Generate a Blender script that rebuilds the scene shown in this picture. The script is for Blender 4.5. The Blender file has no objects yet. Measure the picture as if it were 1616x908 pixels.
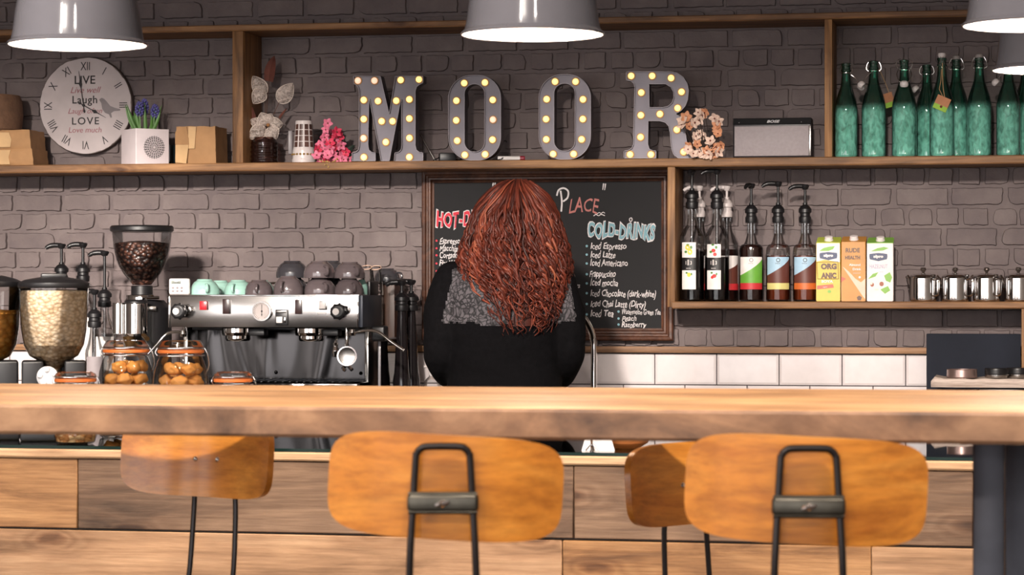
import bpy, bmesh, math, random
from mathutils import Vector, Matrix, noise
from mathutils.geometry import tessellate_polygon

PI = math.pi
rnd = random.Random(11)
SC = bpy.context.scene
COL = SC.collection

# ---------------------------------------------------------------- camera
F_PX, Y_HOR, CAM_Z = 4118.0, 467.0, 1.26
YAW = math.atan(800.0 / F_PX)
CO, SI = math.cos(YAW), math.sin(YAW)
cam_data = bpy.data.cameras.new('camera')
cam = bpy.data.objects.new('camera', cam_data)
COL.objects.link(cam)
cam.location = (0, 0, CAM_Z)
cam.rotation_euler = (PI / 2, 0, YAW)
cam_data.sensor_width = 36.0
cam_data.lens = F_PX / 1616.0 * 36.0
cam_data.shift_y = (Y_HOR - 454.0) / 1616.0
cam_data.clip_start = 0.05
cam_data.dof.use_dof = True
cam_data.dof.focus_distance = 7.9
cam_data.dof.aperture_fstop = 9.0
SC.camera = cam

# ---------------------------------------------------------------- light
SC.view_settings.view_transform = 'Standard'
SC.view_settings.look = 'None'
SC.view_settings.exposure = 0.35
SC.view_settings.gamma = 1.0
SC.view_settings.use_curve_mapping = False
world = bpy.data.worlds.new('world')
SC.world = world
world.use_nodes = True
world.node_tree.nodes['Background'].inputs[0].default_value = (0.80, 0.88, 1.0, 1)
world.node_tree.nodes['Background'].inputs[1].default_value = 1.2

def area_light(name, loc, rot, sx, sy, power, color):
    d = bpy.data.lights.new(name, 'AREA')
    d.shape = 'RECTANGLE'; d.size = sx; d.size_y = sy
    d.energy = power; d.color = color
    o = bpy.data.objects.new(name, d); COL.objects.link(o)
    o.location = loc; o.rotation_euler = rot
    return o

def spot_light(name, loc, target, power, angle, color, radius=0.04, blend=0.8):
    d = bpy.data.lights.new(name, 'SPOT')
    d.energy = power; d.color = color; d.spot_size = math.radians(angle)
    d.spot_blend = blend; d.shadow_soft_size = radius
    o = bpy.data.objects.new(name, d); COL.objects.link(o)
    o.location = loc
    o.rotation_euler = (Vector(target) - Vector(loc)).to_track_quat('-Z', 'Y').to_euler()
    return o

WIN_X = (-4.1, -1.6, 0.9)
for wx in WIN_X:      # sky light through the shop windows behind the photographer
    area_light('daylight_and_fill', (wx, -2.42, 1.40), (PI / 2, 0, 0), 2.3, 1.9, 50, (1.0, 0.95, 0.92))
SIDE_FILL_Y = (-0.9, 1.6)
for wy in SIDE_FILL_Y:     # added fill at the left wall, where no window is known
    area_light('daylight_and_fill', (-5.54, wy, 1.45), (PI / 2, 0, -PI / 2), 1.8, 1.5, 36, (1.0, 0.96, 0.94))
WARM = (1.0, 0.90, 0.81)
for sx, tx, tz, pw in ((-3.0, -3.35, 1.04, 1850), (-2.2, -2.45, 1.04, 1750), (-1.25, -1.4, 1.02, 1250), (-0.35, -0.40, 1.04, 1300)):
    spot_light('ceiling_spot_and_fill', (sx, 2.6, 2.82), (tx, 8.3, tz), pw, 21.5, WARM, 0.12, 1.0)
for sx in (-2.4, -1.4, -0.4, 0.5):
    spot_light('ceiling_spot_and_fill', (sx, 3.25, 2.82), (sx - .05, 4.4, 1.0), 170, 76, WARM, 0.05, 0.9)
for sx in (-3.0, -2.0, -1.0, 0.0):
    spot_light('ceiling_spot_and_fill', (sx, 4.5, 2.82), (sx, 5.9, 0.7), 90, 60, WARM, 0.05, 0.9)
for sx, tx in ((-2.2, -1.6), (-1.4, -0.9), (-0.6, -0.2)):  # added fill spots to brighten the near stool backs, no such lamps known
    spot_light('ceiling_spot_and_fill', (sx, 0.7, 2.82), (tx, 3.9, 0.86), 95, 32, WARM, 0.10, 1.0)

# ---------------------------------------------------------------- helpers
def P(px, py, Y):
    """world point on the plane y = Y seen at photo pixel (px, py)"""
    u, v = (px - 808.0) / F_PX, (Y_HOR - py) / F_PX
    zc = Y / (CO + SI * u)
    return Vector((zc * (CO * u - SI), Y, CAM_Z + zc * v))

def mpp(px, Y):
    return Y / (CO + SI * (px - 808.0) / F_PX) / F_PX      # metres per pixel

def lin(c):
    out = []
    for x in c[:3]:
        x /= 255.0
        out.append(x / 12.92 if x <= 0.04045 else ((x + 0.055) / 1.055) ** 2.4)
    return (*out, 1.0)

class NT:
    def __init__(self, name):
        self.m = bpy.data.materials.new(name); self.m.use_nodes = True
        self.t = self.m.node_tree; self.n = self.t.nodes
        self.b = self.n['Principled BSDF']; self.out = self.n['Material Output']
    def add(self, kind, **kw):
        nd = self.n.new(kind)
        for k, v in kw.items():
            if k.startswith('i_'):
                nd.inputs[k[2:].replace('_', ' ')].default_value = v
            else:
                setattr(nd, k, v)
        return nd
    def link(self, a, b): self.t.links.new(a, b)
    def ramp(self, fac, stops):
        r = self.n.new('ShaderNodeValToRGB')
        el = r.color_ramp.elements
        while len(el) < len(stops): el.new(0.5)
        for e, (p, c) in zip(el, stops): e.position = p; e.color = c
        self.link(fac, r.inputs[0]); return r
    def coords(self, scale=(1, 1, 1), rnd_shift=True, attr=None):
        tc = self.add('ShaderNodeTexCoord')
        src = tc.outputs['Object']
        if rnd_shift:
            oi = self.add('ShaderNodeObjectInfo')
            mu = self.add('ShaderNodeVectorMath', operation='MULTIPLY_ADD')
            cb = self.add('ShaderNodeCombineXYZ')
            for i in range(3): self.link(oi.outputs['Random'], cb.inputs[i])
            self.link(cb.outputs[0], mu.inputs[0]); mu.inputs[1].default_value = (7.3, 5.1, 9.7)
            self.link(src, mu.inputs[2]); src = mu.outputs[0]
        if attr:
            at = self.add('ShaderNodeAttribute', attribute_name=attr)
            mu = self.add('ShaderNodeVectorMath', operation='MULTIPLY_ADD')
            cb = self.add('ShaderNodeCombineXYZ')
            for i in range(3): self.link(at.outputs['Fac'], cb.inputs[i])
            self.link(cb.outputs[0], mu.inputs[0]); mu.inputs[1].default_value = (13.1, 3.7, 5.9)
            self.link(src, mu.inputs[2]); src = mu.outputs[0]
        mp = self.add('ShaderNodeMapping'); mp.inputs['Scale'].default_value = scale
        self.link(src, mp.inputs[0]); return mp.outputs[0]
    def bump(self, h, strength=0.3, dist=0.01):
        b = self.add('ShaderNodeBump'); b.inputs['Strength'].default_value = strength
        b.inputs['Distance'].default_value = dist
        self.link(h, b.inputs['Height']); self.link(b.outputs[0], self.b.inputs['Normal']); return b

def plain(name, rgb, rough=0.5, metal=0.0, spec=0.5, coat=0.0, var=0.08, bump=0.0, bscale=60, emit=None, estr=0.0, sheen=0.0):
    t = NT(name)
    base = lin(rgb)
    nz = t.add('ShaderNodeTexNoise', i_Scale=bscale * 0.5, i_Detail=4.0)
    t.link(t.coords(), nz.inputs['Vector'])
    lo = tuple(x * (1 - var) for x in base[:3]) + (1,); hi = tuple(min(1, x * (1 + var)) for x in base[:3]) + (1,)
    r = t.ramp(nz.outputs['Fac'], [(0.3, lo), (0.7, hi)])
    t.link(r.outputs[0], t.b.inputs['Base Color'])
    t.b.inputs['Roughness'].default_value = rough
    t.b.inputs['Metallic'].default_value = metal
    t.b.inputs['Specular IOR Level'].default_value = spec
    t.b.inputs['Coat Weight'].default_value = coat
    t.b.inputs['Sheen Weight'].default_value = sheen
    if bump:
        n2 = t.add('ShaderNodeTexNoise', i_Scale=float(bscale), i_Detail=5.0)
        t.link(t.coords(), n2.inputs['Vector'])
        t.bump(n2.outputs['Fac'], bump, 0.004)
    if emit:
        t.b.inputs['Emission Color'].default_value = lin(emit)
        t.b.inputs['Emission Strength'].default_value = estr
    return t.m

def wood(name, dark, mid, light, grain=(1.2, 14, 14), rough=0.55, coat=0.0, blotch=0.5, attr=None, knots=True, bump=0.25, spec=0.35, fine=1.0):
    t = NT(name)
    v = t.coords(grain, attr=attr)
    n1 = t.add('ShaderNodeTexNoise', i_Scale=1.6, i_Detail=6.0, i_Roughness=0.62, i_Distortion=0.9)
    t.link(v, n1.inputs['Vector'])
    r1 = t.ramp(n1.outputs['Fac'], [(0.28, lin(dark)), (0.5, lin(mid)), (0.74, lin(light))])
    v2 = t.coords(tuple(g * 5 * fine if g > 5 else g * 1.6 for g in grain), attr=attr)
    n2 = t.add('ShaderNodeTexNoise', i_Scale=2.2, i_Detail=5.0, i_Roughness=0.7)
    t.link(v2, n2.inputs['Vector'])
    r2 = t.ramp(n2.outputs['Fac'], [(0.3, (0.55, 0.5, 0.46, 1)), (0.62, (1.06, 1.05, 1.04, 1))])
    mx = t.add('ShaderNodeMix', data_type='RGBA', blend_type='MULTIPLY'); mx.inputs['Factor'].default_value = 0.8
    t.link(r1.outputs[0], mx.inputs['A']); t.link(r2.outputs[0], mx.inputs['B'])
    v3 = t.coords((1.6, 1.6, 1.6), attr=attr)
    n3 = t.add('ShaderNodeTexNoise', i_Scale=3.0, i_Detail=3.0)
    t.link(v3, n3.inputs['Vector'])
    r3 = t.ramp(n3.outputs['Fac'], [(0.3, (0.62, 0.58, 0.57, 1)), (0.65, (1.1, 1.08, 1.05, 1))])
    m2 = t.add('ShaderNodeMix', data_type='RGBA', blend_type='MULTIPLY'); m2.inputs['Factor'].default_value = blotch
    t.link(mx.outputs['Result'], m2.inputs['A']); t.link(r3.outputs[0], m2.inputs['B'])
    col = m2.outputs['Result']
    if knots:
        vk = t.coords((1.9, 4.6, 4.6), attr=attr)
        sx_ = t.add('ShaderNodeSeparateXYZ'); cx_ = t.add('ShaderNodeCombineXYZ'); t.link(vk, sx_.inputs[0])
        t.link(sx_.outputs[0], cx_.inputs[0]); t.link(sx_.outputs[2], cx_.inputs[1])
        ds = t.add('ShaderNodeTexNoise', i_Scale=5.0, i_Detail=2.0); t.link(cx_.outputs[0], ds.inputs['Vector'])
        md = t.add('ShaderNodeVectorMath', operation='MULTIPLY_ADD'); md.inputs[1].default_value = (.16, .16, .16)
        t.link(ds.outputs['Color'], md.inputs[0]); t.link(cx_.outputs[0], md.inputs[2])
        vo = t.add('ShaderNodeTexVoronoi', feature='F1', voronoi_dimensions='2D', i_Scale=1.0)
        t.link(md.outputs[0], vo.inputs['Vector'])
        rk = t.ramp(vo.outputs['Distance'], [(0.03, (0.25, 0.17, 0.13, 1)), (0.055, (.62, .52, .46, 1)), (.08, (.95, .92, .9, 1)), (.11, (.72, .66, .62, 1)), (.15, (1, 1, 1, 1)), (.19, (.84, .80, .77, 1)), (.25, (1, 1, 1, 1))])
        m3 = t.add('ShaderNodeMix', data_type='RGBA', blend_type='MULTIPLY'); m3.inputs['Factor'].default_value = 0.8
        t.link(col, m3.inputs['A']); t.link(rk.outputs[0], m3.inputs['B']); col = m3.outputs['Result']
    t.link(col, t.b.inputs['Base Color'])
    t.b.inputs['Roughness'].default_value = rough
    t.b.inputs['Coat Weight'].default_value = coat
    t.b.inputs['Coat Roughness'].default_value = 0.18
    t.b.inputs['Specular IOR Level'].default_value = spec
    if bump: t.bump(n2.outputs['Fac'], bump, 0.003)
    return t.m

def thin_glass(name, tint, edge, body=0.0, body_rgb=(255, 255, 255), gloss=1.0, rough=0.02, fade=None):
    """thin walled glass: clear straight through, darker at its rims, mirror-like at grazing angles"""
    t = NT(name)
    t.n.remove(t.b)
    lw = t.add('ShaderNodeLayerWeight'); lw.inputs['Blend'].default_value = 0.35
    r = t.ramp(lw.outputs['Facing'], [(0.15, (*tint, 1)), (0.95, (*edge, 1))])
    tr = t.add('ShaderNodeBsdfTransparent'); t.link(r.outputs[0], tr.inputs[0])
    sh = tr.outputs[0]
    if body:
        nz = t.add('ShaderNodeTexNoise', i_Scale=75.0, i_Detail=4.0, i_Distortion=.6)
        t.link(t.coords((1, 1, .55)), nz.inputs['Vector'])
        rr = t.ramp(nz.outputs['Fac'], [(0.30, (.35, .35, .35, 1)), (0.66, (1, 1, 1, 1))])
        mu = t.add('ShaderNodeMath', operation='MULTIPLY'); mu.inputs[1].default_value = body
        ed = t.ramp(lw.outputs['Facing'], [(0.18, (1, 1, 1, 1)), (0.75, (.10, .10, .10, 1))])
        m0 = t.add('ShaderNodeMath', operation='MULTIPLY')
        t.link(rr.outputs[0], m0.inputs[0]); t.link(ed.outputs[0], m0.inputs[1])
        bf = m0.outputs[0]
        if fade:                             # pale body colour fades with height, painting in light refracted by the glass
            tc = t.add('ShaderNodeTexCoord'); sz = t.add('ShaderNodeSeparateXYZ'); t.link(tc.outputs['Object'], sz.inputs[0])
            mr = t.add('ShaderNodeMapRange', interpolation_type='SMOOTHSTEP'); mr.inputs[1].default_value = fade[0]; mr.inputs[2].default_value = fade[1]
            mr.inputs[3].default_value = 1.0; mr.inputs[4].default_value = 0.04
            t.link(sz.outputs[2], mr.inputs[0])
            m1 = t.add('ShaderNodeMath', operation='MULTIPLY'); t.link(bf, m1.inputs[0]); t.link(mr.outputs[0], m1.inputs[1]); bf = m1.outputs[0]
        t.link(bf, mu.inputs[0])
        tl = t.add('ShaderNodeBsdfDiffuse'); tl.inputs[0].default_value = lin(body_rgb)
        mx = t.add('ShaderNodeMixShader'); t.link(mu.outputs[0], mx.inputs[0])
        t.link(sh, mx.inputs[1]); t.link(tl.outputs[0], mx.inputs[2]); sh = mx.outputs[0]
    gl = t.add('ShaderNodeBsdfGlossy'); gl.inputs['Roughness'].default_value = rough
    fr = t.add('ShaderNodeFresnel'); fr.inputs[0].default_value = 1.5
    mg = t.add('ShaderNodeMath', operation='MULTIPLY'); mg.inputs[1].default_value = gloss
    mg.use_clamp = True
    t.link(fr.outputs[0], mg.inputs[0])
    mx = t.add('ShaderNodeMixShader'); t.link(mg.outputs[0], mx.inputs[0])
    t.link(sh, mx.inputs[1]); t.link(gl.outputs[0], mx.inputs[2])
    t.link(mx.outputs[0], t.out.inputs[0])
    return t.m

class MB:
    """collects shapes, then links them as ONE mesh object"""
    def __init__(self):
        self.v, self.f, self.mi, self.at, self.pp, self.n = [], [], [], [], [], 0
        self.cur = 0; self.T = Matrix.Identity(4); self.a = 0.0
    def put(self, vs, fs):
        o = len(self.v); self.n += 1
        self.v += [tuple(self.T @ Vector(p)) for p in vs]
        for f in fs:
            self.f.append([i + o for i in f]); self.mi.append(self.cur); self.at.append(self.a); self.pp.append(self.n)
        return self
    def bm(self, b):
        b.verts.ensure_lookup_table(); b.verts.index_update()
        self.put([v.co[:] for v in b.verts], [[v.index for v in f.verts] for f in b.faces]); b.free(); return self
    def box(self, c, s, bevel=0.0, seg=2, rot=None):
        b = bmesh.new(); bmesh.ops.create_cube(b, size=1.0)
        for v in b.verts: v.co = Vector((v.co.x * s[0], v.co.y * s[1], v.co.z * s[2]))
        if bevel: bmesh.ops.bevel(b, geom=b.edges[:], offset=bevel, segments=seg, profile=0.5, affect='EDGES')
        M = Matrix.Translation(c)
        if rot: M = M @ rot
        b.transform(M); return self.bm(b)
    def lathe(self, prof, n=32, c=(0, 0, 0), a0=0.0, a1=2 * PI, M=None):
        full = abs(a1 - a0 - 2 * PI) < 1e-6
        pr = [prof[0]]                       # extra rings beside hard corners keep long sides straight in shading
        def turn(i):
            if i <= 0 or i >= len(prof) - 1: return 0
            ax, ay = prof[i][0] - prof[i - 1][0], prof[i][1] - prof[i - 1][1]; bx_, by_ = prof[i + 1][0] - prof[i][0], prof[i + 1][1] - prof[i][1]
            return abs(math.degrees(math.atan2(ax * by_ - ay * bx_, ax * bx_ + ay * by_)))
        for i in range(1, len(prof)):
            (ra, za), (rb, zb_) = prof[i - 1], prof[i]; L = math.hypot(rb - ra, zb_ - za)
            if L > .008:
                e = .0012 / L
                if turn(i - 1) > 14: pr.append((ra + (rb - ra) * e, za + (zb_ - za) * e))
                if turn(i) > 14: pr.append((rb + (ra - rb) * e, zb_ + (za - zb_) * e))
            pr.append(prof[i])
        prof = pr
        vs, fs, rings = [], [], []
        for r, z in prof:
            if r < 1e-6 and full:
                rings.append([len(vs)]); vs.append(Vector((0, 0, z)))
            else:
                k = n if full else n + 1
                rings.append(list(range(len(vs), len(vs) + k)))
                for i in range(k):
                    a = a0 + (a1 - a0) * i / n
                    vs.append(Vector((r * math.cos(a), r * math.sin(a), z)))
        for A, B in zip(rings, rings[1:]):
            if len(A) == 1 and len(B) == 1: continue
            m = max(len(A), len(B)); cnt = m if full else m - 1
            for i in range(cnt):
                j = (i + 1) % m
                if len(A) == 1: fs.append([A[0], B[j], B[i]])
                elif len(B) == 1: fs.append([A[i], A[j], B[0]])
                else: fs.append([A[i], A[j], B[j], B[i]])
        M = (Matrix.Translation(c) @ M) if M else Matrix.Translation(c)
        return self.put([M @ v for v in vs], fs)
    def tube(self, pts, r, n=8, closed=False, flat=1.0):
        pts = [Vector(p) for p in pts]; k = len(pts)
        rs = r if isinstance(r, (list, tuple)) else [r] * k
        tang = []
        for i in range(k):
            a = pts[(i - 1) % k] if closed or i else pts[0]
            b = pts[(i + 1) % k] if closed or i < k - 1 else pts[-1]
            d = (b - a); tang.append(d.normalized() if d.length > 1e-9 else Vector((0, 0, 1)))
        up = Vector((0, 0, 1)) if abs(tang[0].z) < 0.9 else Vector((0, 1, 0))
        nrm = (up - tang[0] * up.dot(tang[0])).normalized()
        vs, fs = [], []
        for i in range(k):
            nrm = nrm - tang[i] * nrm.dot(tang[i])
            nrm = nrm.normalized() if nrm.length > 1e-6 else tang[i].orthogonal().normalized()
            bi = tang[i].cross(nrm)
            for j in range(n):
                a = 2 * PI * j / n
                vs.append(pts[i] + (nrm * math.cos(a) * flat + bi * math.sin(a)) * rs[i])
        for i in range(k if closed else k - 1):
            for j in range(n):
                q = (i + 1) % k
                fs.append([i * n + j, i * n + (j + 1) % n, q * n + (j + 1) % n, q * n + j])
        if not closed:
            fs.append(list(range(n - 1, -1, -1))); fs.append([(k - 1) * n + j for j in range(n)])
        return self.put(vs, fs)
    def sphere(self, c, r, s=(1, 1, 1), nu=16, nv=10, M=None):
        prof = [(math.sin(PI * i / nv), -math.cos(PI * i / nv)) for i in range(nv + 1)]
        prof[0] = (0, -1); prof[-1] = (0, 1)
        X = Matrix.Diagonal((r * s[0], r * s[1], r * s[2], 1))
        if M: X = M @ X
        return self.lathe(prof, nu, c, M=X)
    def prism(self, outer, holes=(), y0=0.0, y1=0.01):
        """polygon in x,z extruded from y0 to y1"""
        loops = [list(outer)] + [list(h) for h in holes]
        allp = [p for l in loops for p in l]
        tri = tessellate_polygon([[Vector((p[0], p[1], 0)) for p in l] for l in loops])
        n = len(allp)
        vs = [(p[0], y0, p[1]) for p in allp] + [(p[0], y1, p[1]) for p in allp]
        fs = []
        for t in tri:
            a, b, c = [allp[i] for i in t]
            cr = (b[0] - a[0]) * (c[1] - a[1]) - (b[1] - a[1]) * (c[0] - a[0])
            t = list(t) if cr > 0 else list(t)[::-1]
            fs.append(t); fs.append([i + n for i in t[::-1]])
        o = 0
        for li, l in enumerate(loops):
            ar = sum(l[i][0] * l[(i + 1) % len(l)][1] - l[(i + 1) % len(l)][0] * l[i][1] for i in range(len(l)))
            for i in range(len(l)):
                j = (i + 1) % len(l)
                q = [o + i, o + i + n, o + j + n, o + j]
                if (ar > 0) != (li == 0): q = q[::-1]
                fs.append(q)
            o += len(l)
        return self.put(vs, fs)
    def grid(self, fn, nu, nv, cu=False, cv=False):
        vs = [fn(i / (nu if cu else nu - 1), j / (nv if cv else nv - 1)) for i in range(nu) for j in range(nv)]
        fs = []
        for i in range(nu if cu else nu - 1):
            for j in range(nv if cv else nv - 1):
                a, b = (i + 1) % nu, (j + 1) % nv
                fs.append([i * nv + j, a * nv + j, a * nv + b, i * nv + b])
        return self.put(vs, fs)
    def text(self, s, size, M, shear=0.0, bold=0.0, depth=0.0006, align='CENTER', sx=1.0, spacing=1.0):
        """lettering standing in the local x,z plane, facing -y"""
        c = bpy.data.curves.new('lettering', 'FONT')
        c.body = s; c.size = size; c.shear = shear; c.offset = bold; c.extrude = depth / 2
        c.align_x = align; c.align_y = 'CENTER'; c.resolution_u = 3; c.space_character = spacing
        o = bpy.data.objects.new('lettering', c)
        me = bpy.data.meshes.new_from_object(o)
        A = M @ Matrix.Rotation(PI / 2, 4, 'X') @ Matrix.Diagonal((sx, 1, 1, 1))
        self.put([A @ v.co for v in me.vertices], [list(p.vertices) for p in me.polygons])
        bpy.data.objects.remove(o); bpy.data.curves.remove(c); bpy.data.meshes.remove(me)
        return self
    def build(self, name, mats, parent=None, loc=None, smooth=True, angle=38, attr=None, solid=0.0):
        me = bpy.data.meshes.new(name)
        me.from_pydata(self.v, [], self.f)
        if not isinstance(mats, (list, tuple)): mats = [mats]
        for m in mats: me.materials.append(m)
        me.polygons.foreach_set('material_index', self.mi)
        if attr:
            at = me.attributes.new(attr, 'FLOAT', 'FACE'); at.data.foreach_set('value', self.at)
        me.update()
        if smooth:
            me.polygons.foreach_set('use_smooth', [True] * len(me.polygons))
            me.set_sharp_from_angle(angle=math.radians(angle))
        o = bpy.data.objects.new(name, me); COL.objects.link(o)
        if parent: o.parent = parent
        if loc is not None: o.location = loc
        return o

def pieces(mb, names, mats, parent):
    """one object for every shape that was put into the builder"""
    for k in range(1, mb.n + 1):
        fs = [f for f, p in zip(mb.f, mb.pp) if p == k]
        if not fs: continue
        mi = mb.mi[mb.pp.index(k)]
        used = sorted({i for f in fs for i in f}); new = {o: i for i, o in enumerate(used)}
        q = MB(); q.put([mb.v[i] for i in used], [[new[i] for i in f] for f in fs])
        q.build(names[mi], mats[mi], parent, smooth=False)

def tag(o, label=None, cat=None, group=None, kind=None):
    if label: o['label'] = label
    if cat: o['category'] = cat
    if group: o['group'] = group
    if kind: o['kind'] = kind
    return o

def thing(name, label, cat, loc=(0, 0, 0), rotz=0.0, group=None):
    o = bpy.data.objects.new(name, None); COL.objects.link(o)
    o.empty_display_size = 0.05
    o.location = loc; o.rotation_euler = (0, 0, rotz)
    return tag(o, label, cat, group)

def dup(root, loc, rotz=None, label=None, group=None):
    r = root.copy(); COL.objects.link(r); r.location = loc
    if rotz is not None: r.rotation_euler = (0, 0, rotz)
    if label: r['label'] = label
    if group: r['group'] = group
    for ch in list(root.children):
        c = ch.copy(); COL.objects.link(c); c.parent = r
        for g in list(ch.children):
            d = g.copy(); COL.objects.link(d); d.parent = c
    return r

def struct(mb, name, m, **kw):
    return tag(mb.build(name, m, **kw), kind='structure')

def TR(x=0, y=0, z=0, rx=0, ry=0, rz=0):
    return Matrix.Translation((x, y, z)) @ Matrix.Rotation(rz, 4, 'Z') @ Matrix.Rotation(ry, 4, 'Y') @ Matrix.Rotation(rx, 4, 'X')

def arc(cx, cy, r, a0, a1, n, ry=None):
    ry = r if ry is None else ry
    return [(cx + r * math.cos(math.radians(a0 + (a1 - a0) * i / n)), cy + ry * math.sin(math.radians(a0 + (a1 - a0) * i / n))) for i in range(n + 1)]

def rrect(x0, z0, x1, z1, r, n=6):
    return arc(x1 - r, z0 + r, r, -90, 0, n) + arc(x1 - r, z1 - r, r, 0, 90, n) + arc(x0 + r, z1 - r, r, 90, 180, n) + arc(x0 + r, z0 + r, r, 180, 270, n)

def smooth_path(pts, k=6):
    """Catmull-Rom through the points"""
    pts = [Vector(p) for p in pts]; out = []
    for i in range(len(pts) - 1):
        p0, p1, p2, p3 = pts[max(0, i - 1)], pts[i], pts[i + 1], pts[min(len(pts) - 1, i + 2)]
        for j in range(k):
            t = j / k
            out.append(0.5 * ((2 * p1) + (p2 - p0) * t + (2 * p0 - 5 * p1 + 4 * p2 - p3) * t * t + (3 * p1 - p0 - 3 * p2 + p3) * t ** 3))
    out.append(pts[-1]); return out

# ---------------------------------------------------------------- shared materials
M_brass = plain('aged_brass', (150, 110, 60), 0.35, 1.0)
M_chrome = plain('polished_chrome', (225, 222, 220), 0.08, 1.0, var=0.02)
M_steel = plain('brushed_stainless', (190, 186, 182), 0.22, 1.0, var=0.06)
M_black = plain('black_plastic', (22, 21, 23), 0.38)
M_blackmetal = plain('blackened_steel', (52, 52, 58), 0.42, 0.6, var=0.15)
M_white = plain('white_plastic', (208, 202, 200), 0.4)
M_kraft = plain('kraft_paper', (164, 124, 84), 0.8, var=0.12, bump=0.25, bscale=40)
M_kraftlight = plain('pale_kraft_paper', (196, 160, 116), 0.75, var=0.1, bump=0.2, bscale=40)
M_glass = thin_glass('clear_glass', (0.97, 0.975, 0.975), (0.80, 0.81, 0.82), gloss=0.8)
M_wire = plain('bright_wire', (200, 198, 195), 0.2, 1.0)
# ================================================================ the room
YW = 8.48          # face of the brick wall
YS = 8.26          # front edge of the wall shelves
RX0, RX1, RY0, RZ1 = -5.6, 2.6, -2.5, 2.9

def brick_mat():
    t = NT('painted_brick')
    v = t.coords((1, 1, 1), rnd_shift=False, attr='brick')
    n1 = t.add('ShaderNodeTexNoise', i_Scale=9.0, i_Detail=6.0, i_Roughness=0.6)
    t.link(v, n1.inputs['Vector'])
    r = t.ramp(n1.outputs['Fac'], [(0.25, lin((97, 87, 88))), (0.5, lin((110, 99, 98))), (0.75, lin((122, 111, 109)))])
    t.link(r.outputs[0], t.b.inputs['Base Color'])
    n2 = t.add('ShaderNodeTexNoise', i_Scale=70.0, i_Detail=6.0, i_Roughness=0.65)
    t.link(v, n2.inputs['Vector'])
    t.bump(n2.outputs['Fac'], 0.55, 0.004)
    t.b.inputs['Roughness'].default_value = 0.75
    t.b.inputs['Specular IOR Level'].default_value = 0.25
    return t.m
M_brick = brick_mat()

w = MB()
w.box(((RX0 + RX1) / 2, YW + 0.06, RZ1 / 2), (RX1 - RX0, 0.1, RZ1))
CH, PIT = 0.0651, 0.1765
zb = P(100, 305.6, YW).z
xs0, xh0 = P(89, 347, YW).x, P(105, 320, YW).x
row0 = -11
for k in range(row0, 16):
    z0 = zb + k * CH
    header = (k % 2 == 0)
    pit = PIT / 2 if header else PIT
    xo = (xh0 if header else xs0) + ((k // 2) % 2) * 0.021
    i0 = math.floor((-4.7 - xo) / pit); i1 = math.ceil((2.1 - xo) / pit)
    for i in range(i0, i1):
        xa, xb_ = xo + i * pit + rnd.uniform(-.004, .004), xo + (i + 1) * pit + rnd.uniform(-.004, .004)
        ja, jb = 0.004 + rnd.random() * .003, 0.004 + rnd.random() * .003
        nx, nz = (9 if header else 15), 7
        cut = [rnd.random() ** 4 * 0.012 for _ in range(4)]
        hh = 0.010 + rnd.random() * 0.004
        tilt = rnd.uniform(-.0025, .0025)
        sd = rnd.random() * 50
        def fn(u, v, xa=xa + ja, xb=xb_ - jb, za=z0 + .005, zt=z0 + CH - .003):
            # the outermost ring drops to the mortar
            iu, iv = round(u * (nx - 1)), round(v * (nz - 1))
            W, H = xb - xa, zt - za
            def pos(i, n, L):
                if i == 0: return 0.0
                if i == n - 1: return L
                return 0.0035 + (L - 0.007) * (i - 1) / (n - 3)
            x, z = pos(iu, nx, W), pos(iv, nz, H)
            edge = iu in (0, nx - 1) or iv in (0, nz - 1)
            for ci, (cx, cz) in enumerate(((0, 0), (W, 0), (0, H), (W, H))):
                d = math.hypot(x - cx, z - cz)
                R_ = cut[ci] * 2.2
                if R_ > 0.001 and d < R_:
                    q = (R_ - d) / R_ * 0.45
                    x += (W / 2 - cx) * q * R_ / W * 1.4; z += (H / 2 - cz) * q * R_ / H * 1.6
            nn = noise.noise(Vector((x * 40 + sd, z * 40, sd)))
            x += noise.noise(Vector((sd, z * 60, 3.3))) * 0.0034; z += noise.noise(Vector((x * 55, sd, 1.3))) * 0.0034
            y = 0.004 if edge else -hh + nn * 0.0022 + tilt * (u - .5) * 2
            return (xa + x, YW + 0.012 + y, za + z)
        w.a = rnd.random()
        w.grid(fn, nx, nz)
# make the brick faces point into the room
w.f[6:] = [f[::-1] for f in w.f[6:]]
struct(w, 'wall_back', M_brick, attr='brick', angle=60)

M_plaster = plain('warm_plaster', (206, 198, 190), 0.85, var=0.05)
M_plasterdark = plain('dark_plaster', (96, 88, 84), 0.85, var=0.05)
M_ceil = plain('ceiling_paint', (176, 168, 162), 0.9, var=0.04)
M_floor = wood('floor_boards', (70, 54, 42), (104, 82, 64), (136, 110, 88), rough=0.45)
m = MB().box((RX0 - 0.05, 3.0, RZ1 / 2), (0.1, 11.2, RZ1)); struct(m, 'wall_left', M_plaster)
for i, wy in enumerate(SIDE_FILL_Y):  # frames added round the left fill lights, the wall behind is solid
    m = MB()
    for dy in (-0.92, 0, 0.92): m.box((RX0 + .03, wy + dy, 1.45), (0.06, 0.045, 1.6))
    for dz in (-0.78, 0.78): m.box((RX0 + .03, wy, 1.45 + dz), (0.06, 1.88, 0.045))
    struct(m, 'window_%d' % (i + 4), plain('added_side_window_frame', (40, 40, 42), 0.5))
m = MB().box((RX1 + 0.05, 3.0, RZ1 / 2), (0.1, 11.2, RZ1)); struct(m, 'wall_right', M_plaster)
m = MB().box(((RX0 + RX1) / 2, 3.0, -0.05), (RX1 - RX0 + .2, 11.2, 0.1)); struct(m, 'floor', M_floor)
m = MB().box(((RX0 + RX1) / 2, 3.0, RZ1 + 0.05), (RX1 - RX0 + .2, 11.2, 0.1)); struct(m, 'ceiling', M_ceil)
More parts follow.
